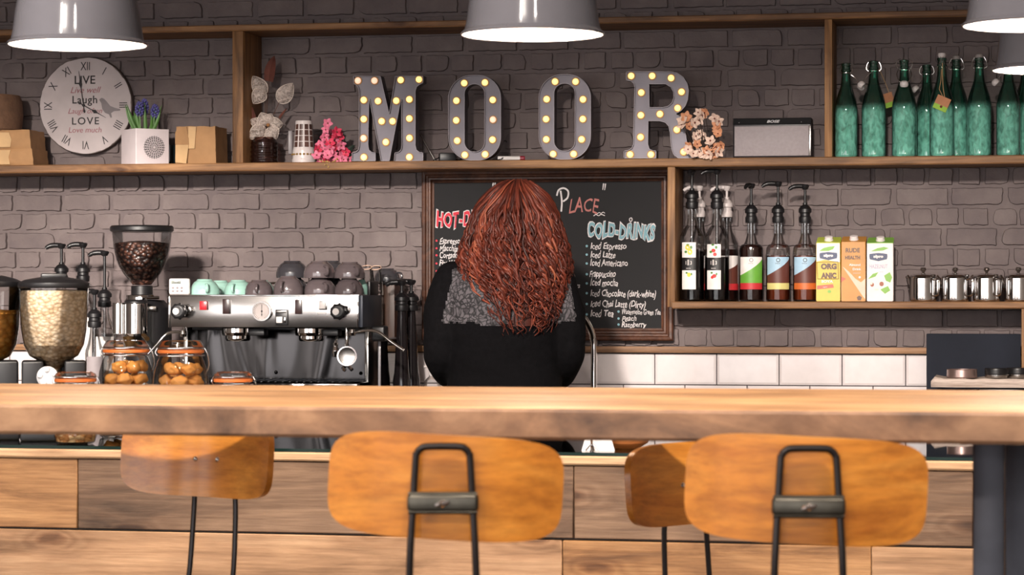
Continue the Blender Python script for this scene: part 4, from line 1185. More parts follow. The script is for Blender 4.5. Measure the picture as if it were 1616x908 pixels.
def bail(t_, mode, side=1):
    """wire swing clip: shut (stopper on the mouth) or swung open to one side"""
    m_ = MB()
    m_.tube([(-.017, 0, .277), (.017, 0, .277)], .0011, 6)
    lp = [(.0158 * math.cos(a), .0158 * math.sin(a), .277) for a in [2 * PI * i / 20 for i in range(20)]]
    m_.tube(lp, .0010, 6, closed=True)
    if mode == 'shut':
        for s in (-1, 1): m_.tube(smooth_path([(s * .017, 0, .277), (s * .024, -.002, .282), (s * .021, 0, .300), (s * .012, 0, BH + .004)], 5), .0012, 6)
        m_.tube([(-.012, 0, BH + .004), (.012, 0, BH + .004)], .0011, 6)
    elif mode == 'front':
        for s in (-1, 1):
            m_.tube(smooth_path([(s * .017, 0, .277), (s * .025, -.004, .292), (s * .022, -.006, .306), (s * .012, -.004, .313)], 5), .0012, 6)
            m_.tube(smooth_path([(s * .017, 0, .280), (s * .023, -.020, .262), (s * .016, -.034, .240), (s * .006, -.036, .233)], 5), .0012, 6)
    else:
        for s in (-1, 1):
            m_.tube(smooth_path([(s * .017, 0, .277), (s * .023, 0, .284), (s * .020, 0, .300), (s * .010, 0, .310)], 5), .0012, 6)
        m_.tube(smooth_path([(0, -.017, .277), (side * .018, -.026, .262), (side * .034, -.026, .240)], 5), .0012, 6)
    m_.build('wire_clip', M_wire, t_)
    m_ = MB()
    if mode == 'shut': m_.lathe([(0, BH - .003), (.013, BH - .003), (.014, BH + .001), (.011, BH + .008), (.004, BH + .010), (0, BH + .010)], 20)
    elif mode == 'front': m_.lathe([(0, -.008), (.012, -.008), (.014, -.003), (.013, .004), (.008, .009), (0, .010)], 20, (0, -.038, .230), M=Matrix.Rotation(.35, 4, 'X'))
    else: m_.lathe([(0, -.008), (.011, -.008), (.013, -.003), (.012, .004), (.007, .009), (0, .010)], 20, (side * .040, -.026, .232), M=Matrix.Rotation(side * .8, 4, 'Y'))
    m_.build('stopper', M_stop if mode != 'shut' else M_rubber, t_)
c8 = 1 / 5.044
def gx(c_): return 1300 + c_ * c8
GB = 'green swing-top glass bottles on the shelf'
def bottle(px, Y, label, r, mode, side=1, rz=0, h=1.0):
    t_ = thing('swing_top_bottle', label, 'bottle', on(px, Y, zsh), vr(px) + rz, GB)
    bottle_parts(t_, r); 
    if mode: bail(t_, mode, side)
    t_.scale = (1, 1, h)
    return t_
bottle(gx(178), 8.315, 'green swing-top bottle first beside the right shelf upright', .0365, 'side', -1, rz=2.6, h=.965)
bottle(gx(398), 8.315, 'green swing-top bottle with white stopper hanging at its left shoulder', .0385, 'side', -1, h=.985)
bottle(gx(640), 8.300, 'green swing-top bottle with white stopper hanging centred on its front', .0385, 'front', h=.985)
bottle(gx(820), 8.40, 'green swing-top bottle in the back row, partly hidden behind the tagged bottle', .0360, 'side', 1, rz=3, h=.96)
bt = bottle(gx(940), 8.300, 'green swing-top bottle wearing a brown and lime paper tag', .0385, None, h=1.0)
m = MB(); m.lathe([(0, BH - .003), (.010, BH - .003), (.013, BH + .006), (.011, BH + .012), (0, BH + .012)], 16); m.build('stopper', M_stop, bt)
m = MB()
for s in (-1, 1): m.tube([(s * .014, -.008, .277), (s * .004, -.016, .30), (s * .003, -.008, BH + .004)], .0012, 6)
m.build('wire_clip', M_wire, bt)
tg = MB(); Mt = TR(.0, -.0415, .163, ry=.42)
tg.T = Mt; tg.box((0, 0, .008), (.044, .0012, .028)); tg.cur = 1; tg.box((0, 0, -.014), (.044, .0012, .016)); tg.cur = 2; tg.sphere((.002, -.0008, -.010), .0042, (1, .3, 1), 10, 6)
to = tg.build('paper_tag', [M_tagpaper, M_tagend, plain('dark_red_dot', (96, 30, 30), .7)], bt, smooth=False)
tz_ = MB(); tz_.tube([(.002, -.0165, .292), (.002, -.020, .25), (.004, -.034, .212), tuple(Mt @ Vector((0, -.001, .021)))], .0013, 6); tz_.tube([(-.001, -.0185, .272), (-.003, -.024, .235), (-.008, -.036, .208), tuple(Mt @ Vector((-.006, -.001, .021)))], .0011, 6)
tz_.build('twine', M_twine, to)
bottle(gx(1055), 8.365, 'green swing-top bottle with shut clip directly right of the tagged bottle', .0385, 'shut')
bottle(gx(1238), 8.320, 'green swing-top bottle with shut clip, standing alone in front of bare brick', .0380, 'shut', h=1.0)
bottle(gx(1470), 8.302, 'green swing-top bottle below the small lamp, stopper hanging at its left', .0375, 'side', -1, h=.985)
bottle(gx(1605), 8.375, 'green swing-top bottle cut by the right edge of the photo', .0385, 'side', 1, h=.985)
# second tag, hanging on the hidden side between the second and third bottle
tg = MB(); tg.T = TR(0, 0, 0, ry=-.30, rz=.5); tg.box((0, 0, .012), (.034, .0012, .030)); tg.cur = 1; tg.box((0, 0, -.011), (.034, .0012, .016))
tt = thing('paper_tag', 'brown and lime paper tag hanging between the second and third green bottle', 'tag', on(gx(520), 8.36, pyz(160, gx(520), 8.36)))
tg.build('tag_card', [M_tagpaper, M_tagend], tt, smooth=False)
z_ = MB(); z_.tube(smooth_path([(0, 0, .027), (-.012, -.008, .06), (-.038, -.022, .118)], 4), .0011, 6); z_.build('twine', M_twine, tt)
# ================================================================ chalkboard
YB = 8.446
bo = P(864, 404, YB)
M_walnut = wood('dark_walnut_frame', (48, 28, 20), (82, 50, 36), (108, 70, 50), grain=(9, 9, 9), knots=False, blotch=.3, rough=.4)
M_slate = plain('chalkboard_black', (25, 24, 26), .85, var=.16, bscale=8)
M_chalk = plain('white_chalk', (206, 200, 200), .9); M_chalkblue = plain('blue_grey_chalk', (118, 156, 166), .9); M_chalkred = plain('red_chalk', (196, 58, 72), .9)
M_chalkrose = plain('rose_chalk', (176, 112, 106), .9)
cbd = thing('chalkboard', 'wood framed chalkboard drinks menu on the wall behind the woman', 'menu board', bo)
def cxy(px, py): q = P(px, py, YB); return q.x - bo.x, q.z - bo.z
x0_, z1_ = cxy(666, 270); x1_, z0_ = cxy(1062.5, 538)
m = MB()
prof = [(0, .030), (0, -.004), (.004, -.008), (.012, -.009), (.016, -.003), (.020, -.002), (.024, -.006), (.030, -.006), (.034, .004), (.040, .006), (.040, .012)]
vs = []; 
for d_, y_ in prof: vs += [(x0_ + d_, y_, z0_ + d_), (x1_ - d_, y_, z0_ + d_), (x1_ - d_, y_, z1_ - d_), (x0_ + d_, y_, z1_ - d_)]
m.put(vs, [[i * 4 + k, i * 4 + (k + 1) % 4, (i + 1) * 4 + (k + 1) % 4, (i + 1) * 4 + k] for i in range(len(prof) - 1) for k in range(4)])
m.build('frame', M_walnut, cbd, smooth=False)
MB().box(((x0_ + x1_) / 2, .012, (z0_ + z1_) / 2), (x1_ - x0_ - .07, .006, z1_ - z0_ - .07)).build('slate', M_slate, cbd)
ub = mpp(864, YB) * 1.02
def chalk(mb_, s, px, py, hpx, wpx=None, align='LEFT', shear=.25, bold=0.0, rot=0.0, lift=0.0, seed=0, spacing=1.0, jit=1.0, chk=1.25):
    """hand-lettered word: every letter a little off the line"""
    x, z = cxy(px, py)
    size = hpx * ub / .70 * chk
    R2 = random.Random(sum(ord(c) for c in s) + seed)
    tmp = MB(); tmp.text(s, size, Matrix.Identity(4), shear=shear, bold=bold, depth=.0005, align=align, spacing=spacing)
    xs = [v[0] for v in tmp.v]; w_ = max(xs) - min(xs)
    k_ = (wpx * ub / w_) if wpx else 1.0
    ph = R2.random() * 6
    out = []
    for v in tmp.v:
        vx, vy, vz = v
        u = vx / size
        dz = jit * size * (.05 * math.sin(u * 2.3 + ph) + .035 * math.sin(u * 5.1 + 2 * ph))
        dx = jit * size * .03 * math.sin(vz / size * 7 + u * 3 + ph)
        X, Z = (vx + dx) * k_, vz * (1 + jit * .12 * math.sin(u * 3.7 + ph)) + dz
        out.append((x + X * math.cos(rot) - Z * math.sin(rot), vy + .0084 - lift, z + X * math.sin(rot) + Z * math.cos(rot)))
    mb_.put(out, tmp.f)
m = MB()
for s, py, w_ in (('Iced Espresso', 388.5, 56), ('Iced Latte', 402, 39), ('Iced Americano', 415, 58), ('Frappuccino', 432.5, 41), ('Iced mocha', 446.5, 43), ('Iced Chocolate (dark-white)', 463, 102), ('Iced Chai Latte (Dirty)', 479.5, 86), ('Iced Tea', 495, 36)):
    chalk(m, s, 930.5 if s[0] == 'I' else 929, py, 8.2, w_, shear=.22, bold=.00035, rot=-.02)
chalk(m, 'Watermelon Green Tea', 980, 492.5, 6.4, 60, bold=.0003, rot=-.02); chalk(m, 'Peach', 980, 503.3, 6.8, 23, bold=.0003); chalk(m, 'Raspberry', 980, 513, 6.8, 38, bold=.0003)
for s, py, w_ in (('Espresso', 381, 33), ('Macchiato', 392.5, 37), ('Cortado', 403.5, 29), ('Flat White', 416, 37), ('Latte', 428.5, 22), ('Cappuccino', 441, 44)):
    chalk(m, s, 692, py, 7.6, w_, bold=.00035)
chalk(m, 'Chai latte special', 903, 427, 6.5, 66, align='RIGHT', bold=.0003); chalk(m, 'Homemade brews', 914.5, 451, 6.5, 70, align='RIGHT', bold=.0003)
chalk(m, 'The Moor', 776, 322, 24, 88, shear=.1, bold=.0006); chalk(m, '-', 868, 321, 18, 6, bold=.0005)
chalk(m, '"', 947, 306, 22, 5.5, bold=.0005, jit=.3); chalk(m, '"', 773, 303, 22, 5.5, bold=.0005, jit=.3)
def stroke(mb_, pts, w):
    """flat chalk line along pixel points"""
    q = smooth_path([(*[cxy(a, b)[0]], 0, cxy(a, b)[1]) for a, b in pts], 5)
    l, r_ = [], []
    for i, p in enumerate(q):
        a, b = q[max(0, i - 1)], q[min(len(q) - 1, i + 1)]
        d = (b - a).normalized(); n_ = Vector((-d.z, 0, d.x)) * w * ub / 2
        l.append(p + n_); r_.append(p - n_)
    k_ = len(q)
    mb_.put([(p.x, .0078, p.z) for p in l + r_], [[i, i + 1, k_ + i + 1, k_ + i] for i in range(k_ - 1)])
stroke(m, [(936, 341), (940, 338.5), (944, 340.5), (948, 338.5), (954, 340.5)], 1.3); stroke(m, [(942, 337.5), (945, 335.5), (948, 337), (951, 335), (954, 336.5)], 1.1)
stroke(m, [(885, 334), (886, 318), (884, 301)], 2.6); stroke(m, [(878, 309), (881, 300), (889, 297), (896, 302), (895, 312), (888, 318)], 2.6)
m.build('white_lettering', M_chalk, cbd, smooth=False)
m = MB(); chalk(m, 'LACE', 896, 326, 17.5, 47, shear=.2, bold=.0004, lift=.0002); m.build('rose_lettering', M_chalkrose, cbd, smooth=False)
m = MB(); m.cur = 1; chalk(m, 'COLD-DRINKS', 926, 363, 17.5, 106, bold=.0050, shear=.08, rot=-.05, spacing=1.12)
m.cur = 0; chalk(m, 'COLD-DRINKS', 927, 363, 16.5, 104, bold=.0026, shear=.08, rot=-.05, lift=.0005, spacing=1.15)
m.cur = 1; stroke(m, [(993, 345), (996, 344), (997, 347), (995, 350), (993, 348), (993, 345)], 1.4); m.build('blue_heading', [M_chalkblue, M_chalk], cbd, smooth=False)
m = MB(); m.cur = 1; chalk(m, 'HOT-DRINKS', 686.5, 348, 18.5, 104, bold=.0045, shear=.12, rot=.0, spacing=1.12)
m.cur = 0; chalk(m, 'HOT-DRINKS', 687.5, 348, 17.5, 102, bold=.0024, shear=.12, rot=.0, lift=.0005, spacing=1.15); m.build('red_heading', [M_chalkred, M_chalk], cbd, smooth=False)
m = MB()
for py in (388.5, 402, 416, 433, 447.5, 463, 480, 496.5):
    x, z = cxy(925.3, py); m.sphere((x, .0085, z), 1.9 * ub, (1, .12, 1), 8, 6)
for py in (492, 503, 512.5):
    x, z = cxy(975.5, py); m.sphere((x, .0085, z), 1.9 * ub, (1, .12, 1), 8, 6)
m.build('blue_bullets', M_chalkblue, cbd)
m = MB()
for py in (380, 392, 403, 416, 428, 440):
    x, z = cxy(688, py); m.sphere((x, .0085, z), 1.7 * ub, (1, .12, 1), 8, 6)
m.build('red_bullets', M_chalkred, cbd)

# ================================================================ syrups on the lower shelf
zp = Z_PUMP
M_blkliq = plain('black_syrup', (12, 9, 10), .12, coat=.5); M_brownliq = plain('dark_brown_syrup', (34, 15, 12), .12, coat=.5)
M_amber = plain('amber_syrup', (86, 34, 16), .12, coat=.5); M_rustliq = plain('rust_syrup', (96, 40, 18), .12, coat=.5)
M_lab = plain('white_label', (222, 214, 210), .6); M_labblk = plain('black_label', (20, 18, 20), .5); M_labgreen = plain('green_label', (96, 156, 52), .5)
M_labred = plain('red_label_strip', (190, 42, 48), .5); M_labbrown = plain('chocolate_label', (92, 48, 38), .5); M_labblue = plain('pale_blue_label', (158, 188, 208), .5)
M_labyel = plain('pale_yellow_strip', (204, 194, 122), .5); M_laborg = plain('orange_label_strip', (196, 98, 40), .5)
M_lemon = plain('lemon_print', (222, 190, 60), .5); M_leafp = plain('leaf_print', (70, 120, 50), .5); M_cherry = plain('cherry_print', (186, 40, 40), .5)
M_whpump = plain('white_pump_plastic', (196, 186, 184), .4)
M_tubeclear = thin_glass('clear_dip_tube', (.85, .85, .85), (.4, .4, .4), gloss=1.6)
FR = -PI / 2
def patch(m_, r, z0, z1, half, ac=FR, n=14): return m_.lathe([(r, z0), (r, z1)], n, a0=ac - half, a1=ac + half)
def ctext(m_, s, size, r, z, x=0.0, bold=0.0, sx=1.0, shear=0.0, spacing=1.0):
    tmp = MB(); tmp.text(s, size, Matrix.Identity(4), bold=bold, depth=.0004, sx=sx, shear=shear, spacing=spacing)
    m_.put([((r - v[1]) * math.sin((v[0] + x) / r), -(r - v[1]) * math.cos((v[0] + x) / r), v[2] + z) for v in tmp.v], tmp.f)
def blob(m_, r, x, z, w, h):
    n_ = 16; pts = [(x + w * math.cos(2 * PI * i / n_), z + h * math.sin(2 * PI * i / n_)) for i in range(n_)]
    m_.put([(r * math.sin(a / r), -r * math.cos(a / r), b) for a, b in pts], [list(range(n_))])
def wave_patch(m_, r, z0, zf, half, n=16, top=True, z1=None):
    """label field whose upper (or lower) edge follows zf(u)"""
    vs = []
    for i in range(n + 1):
        a = -half + 2 * half * i / n; u = i / n
        vs += [(r * math.sin(a), -r * math.cos(a), z0), (r * math.sin(a), -r * math.cos(a), zf(u))]
    m_.put(vs, [[i * 2, i * 2 + 2, i * 2 + 3, i * 2 + 1] for i in range(n)])
def pump(t_, z0, z1, spout, m_, s=1.0, rodlen=None, neck=True, tube_to=None):
    """push pump: collar, rod and a head with a spout; z0 bottle mouth, z1 top of head"""
    mm = MB()
    mm.lathe([(0, z0 - .010), (.0185 * s, z0 - .010), (.0195 * s, z0 - .004), (.0195 * s, z0 + .008), (.0165 * s, z0 + .012), (.0165 * s, z0 + .020), (.021 * s, z0 + .023), (.021 * s, z0 + .034), (.014 * s, z0 + .043), (.0075 * s, z0 + .048), (.0075 * s, z0 + .054), (0, z0 + .054)], 20)
    mm.tube([(0, 0, z0 + .05), (0, 0, z1 - .012)], .0045 * s, 10)
    p_ = mm.build('pump', m_, t_)
    mm = MB(); mm.lathe([(0, z1 - .016), (.008 * s, z1 - .016), (.0125 * s, z1 - .008), (.0135 * s, z1 - .003), (.011 * s, z1), (0, z1 + .001)], 18)
    c_, s_ = math.cos(spout), math.sin(spout)
    mm.tube(smooth_path([(0, 0, z1 - .006), (c_ * .022, s_ * .022, z1 - .005), (c_ * .040, s_ * .040, z1 - .008), (c_ * .052, s_ * .052, z1 - .016)], 4), [.0075 * s] * 8 + [.0065 * s] * 3 + [.005 * s] * 2, 10)
    mm.build('pump_head', m_, p_)
    if tube_to is not None:
        mm = MB(); mm.tube([(0, 0, z0 - .01), (0, 0, tube_to)], .0055, 10); mm.build('dip_tube', M_tubeclear, t_)
def bottle_glass(t_, r, zs_, zn, zm, rn=.0145, m_=None):
    mm = MB(); mm.lathe([(0, .003), (r * .85, .001), (r, .006), (r, zs_), (r * .96, zs_ + .012), (r * .72, zs_ + .032), (rn * 1.25, zn), (rn, zn + .02), (rn, zm - .012), (rn + .002, zm - .010), (rn + .002, zm)], 36)
    return mm.build('glass_bottle', m_ or M_glass, t_)
def liquid(t_, r, ztop, zs_, mat_, zn=None):
    mm = MB(); pr_ = [(0, .006), (r * .93, .006), (r * .955, .010)]
    if ztop <= zs_: pr_ += [(r * .955, ztop), (0, ztop)]
    else:
        pr_ += [(r * .955, zs_), (r * .92, zs_ + .011), (r * .69, min(ztop, zs_ + .031))]
        if ztop > zs_ + .031: pr_ += [(.0165, ztop)]
        pr_ += [(0, min(max(ztop, zs_), ztop))]
    mm.lathe(pr_, 32); mm.build('syrup', mat_, t_)
SG = 'syrup bottles with black pumps on the lower shelf'
YA = 8.335
def zpx(py, px, Y): return pyz(py, px, Y) - zp
for px, ptop, pcol, liqtop, yoff, kind, lab in ((1092, 268.5, 312, 397, 0, 'lemon', 'black syrup pump bottle with a lemon label, beside the shelf upright'),
                                               (1131.5, 267.5, 312, 406, 0, 'cherry', 'black syrup pump bottle with a cherry label, in front of the white pumps')):
    t = thing('syrup_bottle', lab, 'bottle', on(px, YA, zp), vr(px) , SG)
    r = 19.2 * mpp(px, YA); zs_ = zpx(378, px, YA); zm = zpx(324, px, YA)
    bottle_glass(t, r, zs_, zpx(356, px, YA), zm); liquid(t, r, zpx(liqtop, px, YA), zs_, M_blkliq)
    pump(t, zm, zpx(ptop, px, YA), -PI * .94 if kind == 'cherry' else -PI * .55, M_black, 1.05, tube_to=zpx(liqtop, px, YA))
    m = MB(); hf = .62; ac = FR - .30
    rl = r + .0004; lz0, lz1 = zpx(457, px, YA), zpx(383 if kind == 'lemon' else 386, px, YA)
    m.cur = 0; patch(m, rl, lz0, lz1, hf, ac)
    m.cur = 1; patch(m, rl + .0003, zpx(427, px, YA), zpx(407, px, YA), hf, ac)
    lo_ = m.build('label', [M_lab, M_labblk], t)
    m = MB(); xo = -.30 * r
    zt_ = zpx(415, px, YA)
    ctext(m, '1', .017, rl + .0006, zt_ - .001, xo - .0085, sx=.8); ctext(m, '8', .013, rl + .0006, zt_ + .0045, xo - .0005); ctext(m, '8', .013, rl + .0006, zt_ - .0045, xo - .0005); ctext(m, '3', .017, rl + .0006, zt_ - .001, xo + .0085, sx=.8)
    ctext(m, 'MAISON', .0042, rl + .0006, zpx(424, px, YA), xo)
    m.build('label_lettering', M_lab, t, smooth=False)
    m = MB(); rr = rl + .0005
    fruit = [(-.003, 391, .008, .009), (.005, 398, .008, .010), (.002, 434, .0065, .007)] if kind == 'lemon' else [(.000, 396, .007, .006), (.005, 402, .006, .006), (.003, 436, .007, .006), (-.004, 438, .005, .005)]
    for x_, py, w_, h_ in fruit: blob(m, rr, x_ + xo, zpx(py, px, YA), w_, h_)
    m.cur = 1
    for x_, py, w_, h_ in [(-.009, 398, .005, .004), (.009, 391, .004, .005), (-.006, 431, .004, .003), (.010, 433, .003, .004), (-.002, 387, .005, .003)]: blob(m, rr + .0001, x_ + xo, zpx(py, px, YA), w_, h_)
    pieces(m, ['fruit_print', 'leaf_print'], [M_lemon if kind == 'lemon' else M_cherry, M_leafp], t)
YBk = 8.415
for px, ptop, lab in ((1104, 293.5, 'clear bottle with white pump behind the lemon syrup bottle'), (1147, 293.5, 'clear bottle with white pump behind the cherry syrup bottle')):
    t = thing('syrup_bottle', lab, 'bottle', on(px, YBk, zp), vr(px), 'syrup bottles with white pumps')
    r = 18.0 * mpp(px, YBk); zm = zpx(338, px, YBk); zs_ = zpx(390, px, YBk)
    bottle_glass(t, r, zs_, zpx(365, px, YBk), zm); liquid(t, r, zpx(394, px, YBk), zs_, M_brownliq)
    pump(t, zm, zpx(ptop, px, YBk), -PI * .97, M_whpump, .95, tube_to=zpx(376, px, YBk))
    m = MB(); rl = r + .0004; patch(m, rl, zpx(448, px, YBk), zpx(404, px, YBk), 1.2, FR + .3); m.cur = 1; patch(m, rl + .0002, zpx(458, px, YBk), zpx(448, px, YBk), 1.2, FR + .3)
    m.cur = 2; wave_patch(m, rl + .0003, zpx(448, px, YBk), lambda u: zpx(430 - 14 * u * u, px, YBk), 1.2)
    m.build('label', [M_lab, M_labred, M_labbrown], t)
for px, ptop, pcol, cols, liq, ltop, strip, lab in (
        (1185.5, 290, 347, (M_lab, M_labgreen), M_brownliq, 386, M_labred, 'dark syrup pump bottle with green label and red strip'),
        (1228, 287, 347, (M_labblue, M_labbrown), M_amber, 404, M_labyel, 'amber syrup pump bottle with blue and brown label and pale yellow strip'),
        (1270.5, 291.5, 347, (M_labblue, M_labbrown), M_rustliq, 404, M_laborg, 'amber syrup pump bottle with blue and brown label and orange strip, beside the cartons')):
    t = thing('syrup_bottle', lab, 'bottle', on(px, YA, zp), vr(px), SG)
    r = 19.0 * mpp(px, YA); zs_ = zpx(396, px, YA); zm = zpx(347, px, YA)
    mm = MB(); rn = .0125
    mm.lathe([(0, .003), (r * .85, .001), (r, .006), (r, zs_), (r * .97, zs_ + .010), (r * .80, zs_ + .019), (r * .60, zs_ + .022), (r * .50, zs_ + .030), (rn * 1.2, zs_ + .045), (rn, zs_ + .055), (rn, zm - .008), (rn + .002, zm)], 36)
    mm.build('glass_bottle', M_glass, t)
    liquid(t, r, zpx(ltop, px, YA), zs_, liq) if ltop > 396 else liquid(t, r, zs_ + .018, zs_, liq)
    pump(t, zm, zpx(ptop, px, YA), {1185.5: -PI * .62, 1228: -PI * .96, 1270.5: -PI * .95}[px], M_black, .98, tube_to=zs_ + .01)
    m = MB(); rl = r + .0004; a_, b_, c_ = zpx(457, px, YA), zpx(447, px, YA), zpx(406, px, YA)
    patch(m, rl, b_, c_, 1.08); m.cur = 1
    wave_patch(m, rl + .0003, b_, lambda u: b_ + (c_ - b_) * (.30 + .62 * u ** 1.4), 1.08); m.cur = 2
    patch(m, rl + .0003, a_, b_, 1.08)
    lo_ = m.build('label', [cols[0], cols[1], strip], t)
    m = MB(); n_ = 16; m.lathe([(.0045, 0), (.0065, 0)], 18, (0, -rl - .0008, c_ - .010), M=Matrix.Rotation(PI / 2, 4, 'X'))
    ctext(m, 'SYRUP', .0055, rl + .0006, c_ - .021, -.002); m.build('emblem', M_labblk if cols[0] is M_labblue else M_greyink, t, smooth=False)

# ---- cartons
M_cart = {k: plain(k, c, .45) for k, c in {'carton_lime': (176, 188, 62), 'carton_gold': (196, 148, 50), 'carton_white': (222, 212, 210), 'carton_navy': (48, 58, 92), 'carton_brown': (84, 52, 34), 'carton_cream': (226, 214, 190), 'carton_leaf': (120, 172, 60), 'carton_peach': (222, 186, 164), 'carton_amber': (190, 130, 50), 'carton_coral': (204, 84, 60), 'carton_lilac': (156, 136, 172), 'carton_nut': (150, 72, 36), 'carton_mustard': (206, 172, 60)}.items()}
def carton(px0, px1, ptop, label, top_m, body_m):
    Y = 8.300; xa, xb = P(px0, 430, Y).x, P(px1, 430, Y).x; W = xb - xa
    t_ = thing('drink_carton', label, 'carton', ((xa + xb) / 2, Y, zp + .0008), 0, 'drink cartons on the lower shelf')
    Hb, Hf = zpx(ptop, (px0 + px1) / 2, Y + .06), zpx(ptop + 9, (px0 + px1) / 2, Y)
    D = .068
    vs = [(-W / 2, 0, 0), (W / 2, 0, 0), (W / 2, D, 0), (-W / 2, D, 0), (-W / 2, 0, Hf), (W / 2, 0, Hf), (W / 2, D, Hb), (-W / 2, D, Hb)]
    b = bmesh.new(); bv = [b.verts.new(v) for v in vs]
    for f in ((0, 3, 2, 1), (0, 1, 5, 4), (1, 2, 6, 5), (2, 3, 7, 6), (3, 0, 4, 7), (4, 5, 6, 7)): b.faces.new([bv[i] for i in f])
    bmesh.ops.bevel(b, geom=b.edges[:], offset=.0018, segments=2, affect='EDGES')
    m_ = MB(); m_.bm(b)
    m_.mi = [1 if sum(m_.v[i][2] for i in f) / len(f) > Hf - .001 else 0 for f in m_.f]
    m_.build('carton_body', [body_m, top_m], t_)
    sl = math.atan2(Hb - Hf, D)
    m_ = MB(); m_.lathe([(0, 0), (.0145, 0), (.0145, .003), (.0128, .004), (.0128, .012), (.011, .013), (0, .013)], 20, M=TR(0, D * .40, Hf + (Hb - Hf) * .40, rx=sl)); m_.build('cap', M_cart['carton_white'], t_)
    return t_, W, Hf
def pz(py, H, y0, y1): return H * (1 - (py - y0) / (y1 - y0))
k6 = 1 / 3.363
def pic(W, H, cx0, cx1, cy0=432, cy1=768):
    """crop pixels of a carton front -> local x, z"""
    return lambda a, b: (-W / 2 + W * (a - cx0) / (cx1 - cx0), H * (cy1 - b) / (cy1 - cy0))
def ell(c, rx, rz, n=20): return [(c[0] + rx * math.cos(2 * PI * i / n), c[1] + rz * math.sin(2 * PI * i / n)) for i in range(n)]
def ctn_text(m_, s, pos, cap, bold=0, sx=1.0, **k): m_.text(s, cap / .70, TR(pos[0], -.0014, pos[1]), bold=bold, sx=sx, **k)
def badge(q, cx_, cy_):
    return [q(cx_ + a, cy_ + b) for a, b in ((-47, -16), (-30, -19), (0, -22), (30, -19), (47, -16), (48, 0), (45, 14), (20, 20), (0, 25), (-20, 20), (-45, 14), (-48, 0))][::-1]
C_ = M_cart
# organic soya
t, W, H = carton(1288, 1326, 374.5, 'gold and green drink carton lettered ORGANIC, left of the three cartons', C_['carton_lime'], C_['carton_mustard'])
q = pic(W, H, 834, 964); m = MB(); y_ = (-.0004, .0002)
m.cur = 0; m.prism([q(836, 436), q(836, 540), q(880, 530), q(962, 545), q(962, 436)], y0=y_[0], y1=y_[1])
m.cur = 1; m.prism([q(a, b) for a, b in ((850, 480), (875, 462), (905, 455), (935, 452), (925, 470), (900, 480))], y0=-.0008, y1=0)
m.cur = 2; m.prism(badge(q, 900, 508), y0=-.0010, y1=0)
m.cur = 3; m.prism([q(838, 700), q(838, 678), q(925, 670), q(930, 690)][::1], y0=-.0008, y1=0)
m.cur = 1; m.prism(ell(q(905, 712), .006, .005), y0=-.0009, y1=0)
pieces(m, ['white_field', 'leaf_print', 'badge', 'ribbon_print'], [C_['carton_white'], C_['carton_leaf'], C_['carton_navy'], C_['carton_coral']], t)
m = MB(); ctn_text(m, 'ORG', q(903, 570), .0160, .0014, 1.0); ctn_text(m, 'ANIC', q(903, 622), .0160, .0014, .84)
fr_ = [q(838, 545), q(842, 640), q(955, 640), q(952, 542)]
for a, b in zip(fr_, fr_[1:] + fr_[:1]): m.tube([(a[0], -.0004, a[1]), (b[0], -.0004, b[1])], .0007, 4)
m.build('dark_lettering', C_['carton_brown'], t, smooth=False)
m = MB(); ctn_text(m, 'alpro', q(900, 506), .0078, .0008, 1.25); m.build('badge_lettering', C_['carton_white'], t, smooth=False); m = MB(); ctn_text(m, 'SOYA', q(893, 655), .0075, .0005, 1.3); m.build('white_lettering', C_['carton_white'], t, smooth=False); m = MB(); m.T = TR(q(882, 686)[0], -.0001, q(882, 686)[1], ry=-.09); ctn_text(m, 'organic', (0, 0), .0034); m.build('ribbon_lettering', C_['carton_white'], t, smooth=False)
# rude health
t, W, H = carton(1327.5, 1366, 373.5, 'amber drink carton lettered RUDE HEALTH, middle of the three cartons', C_['carton_amber'], C_['carton_amber'])
q = pic(W, H, 968, 1100); m = MB()
m.prism([q(a, b) for a, b in ((975, 570), (1085, 740), (1098, 755), (1098, 640), (1075, 660), (1045, 640), (1010, 600))][::-1], y0=-.0005, y1=0)
m.cur = 1; m.prism([q(a, b) for a, b in ((968, 628), (995, 640), (968, 660))][::-1], y0=-.0007, y1=0)
m.cur = 2; m.prism([q(a, b) for a, b in ((1066, 735), (1080, 745), (1074, 762), (1058, 762), (1052, 745))][::-1], y0=-.0008, y1=0)
pieces(m, ['glass_print', 'ribbon_print', 'emblem'], [C_['carton_peach'], C_['carton_coral'], C_['carton_brown']], t)
m = MB(); ctn_text(m, 'RUDE', q(1030, 480), .0130, .0006, .95); ctn_text(m, 'HEALTH', q(1030, 521), .0105, .0006, .86); m.build('dark_lettering', C_['carton_brown'], t, smooth=False)
m = MB(); ctn_text(m, 'Almond', q(1042, 562), .0070, .0003, 1.1); m.build('white_lettering', C_['carton_white'], t, smooth=False); m = MB(); ctn_text(m, 'Drink', q(1052, 586), .0070, .0003, 1.1)
m.build('white_lettering', C_['carton_white'], t, smooth=False); m = MB(); ctn_text(m, 'unsweetened', q(1052, 608), .003); m.build('small_print', C_['carton_white'], t, smooth=False); mm = MB(); mm.prism(ell(q(1068, 632), .0036, .0036), y0=-.0009, y1=0); mm.build('round_seal', C_['carton_white'], t, smooth=False)
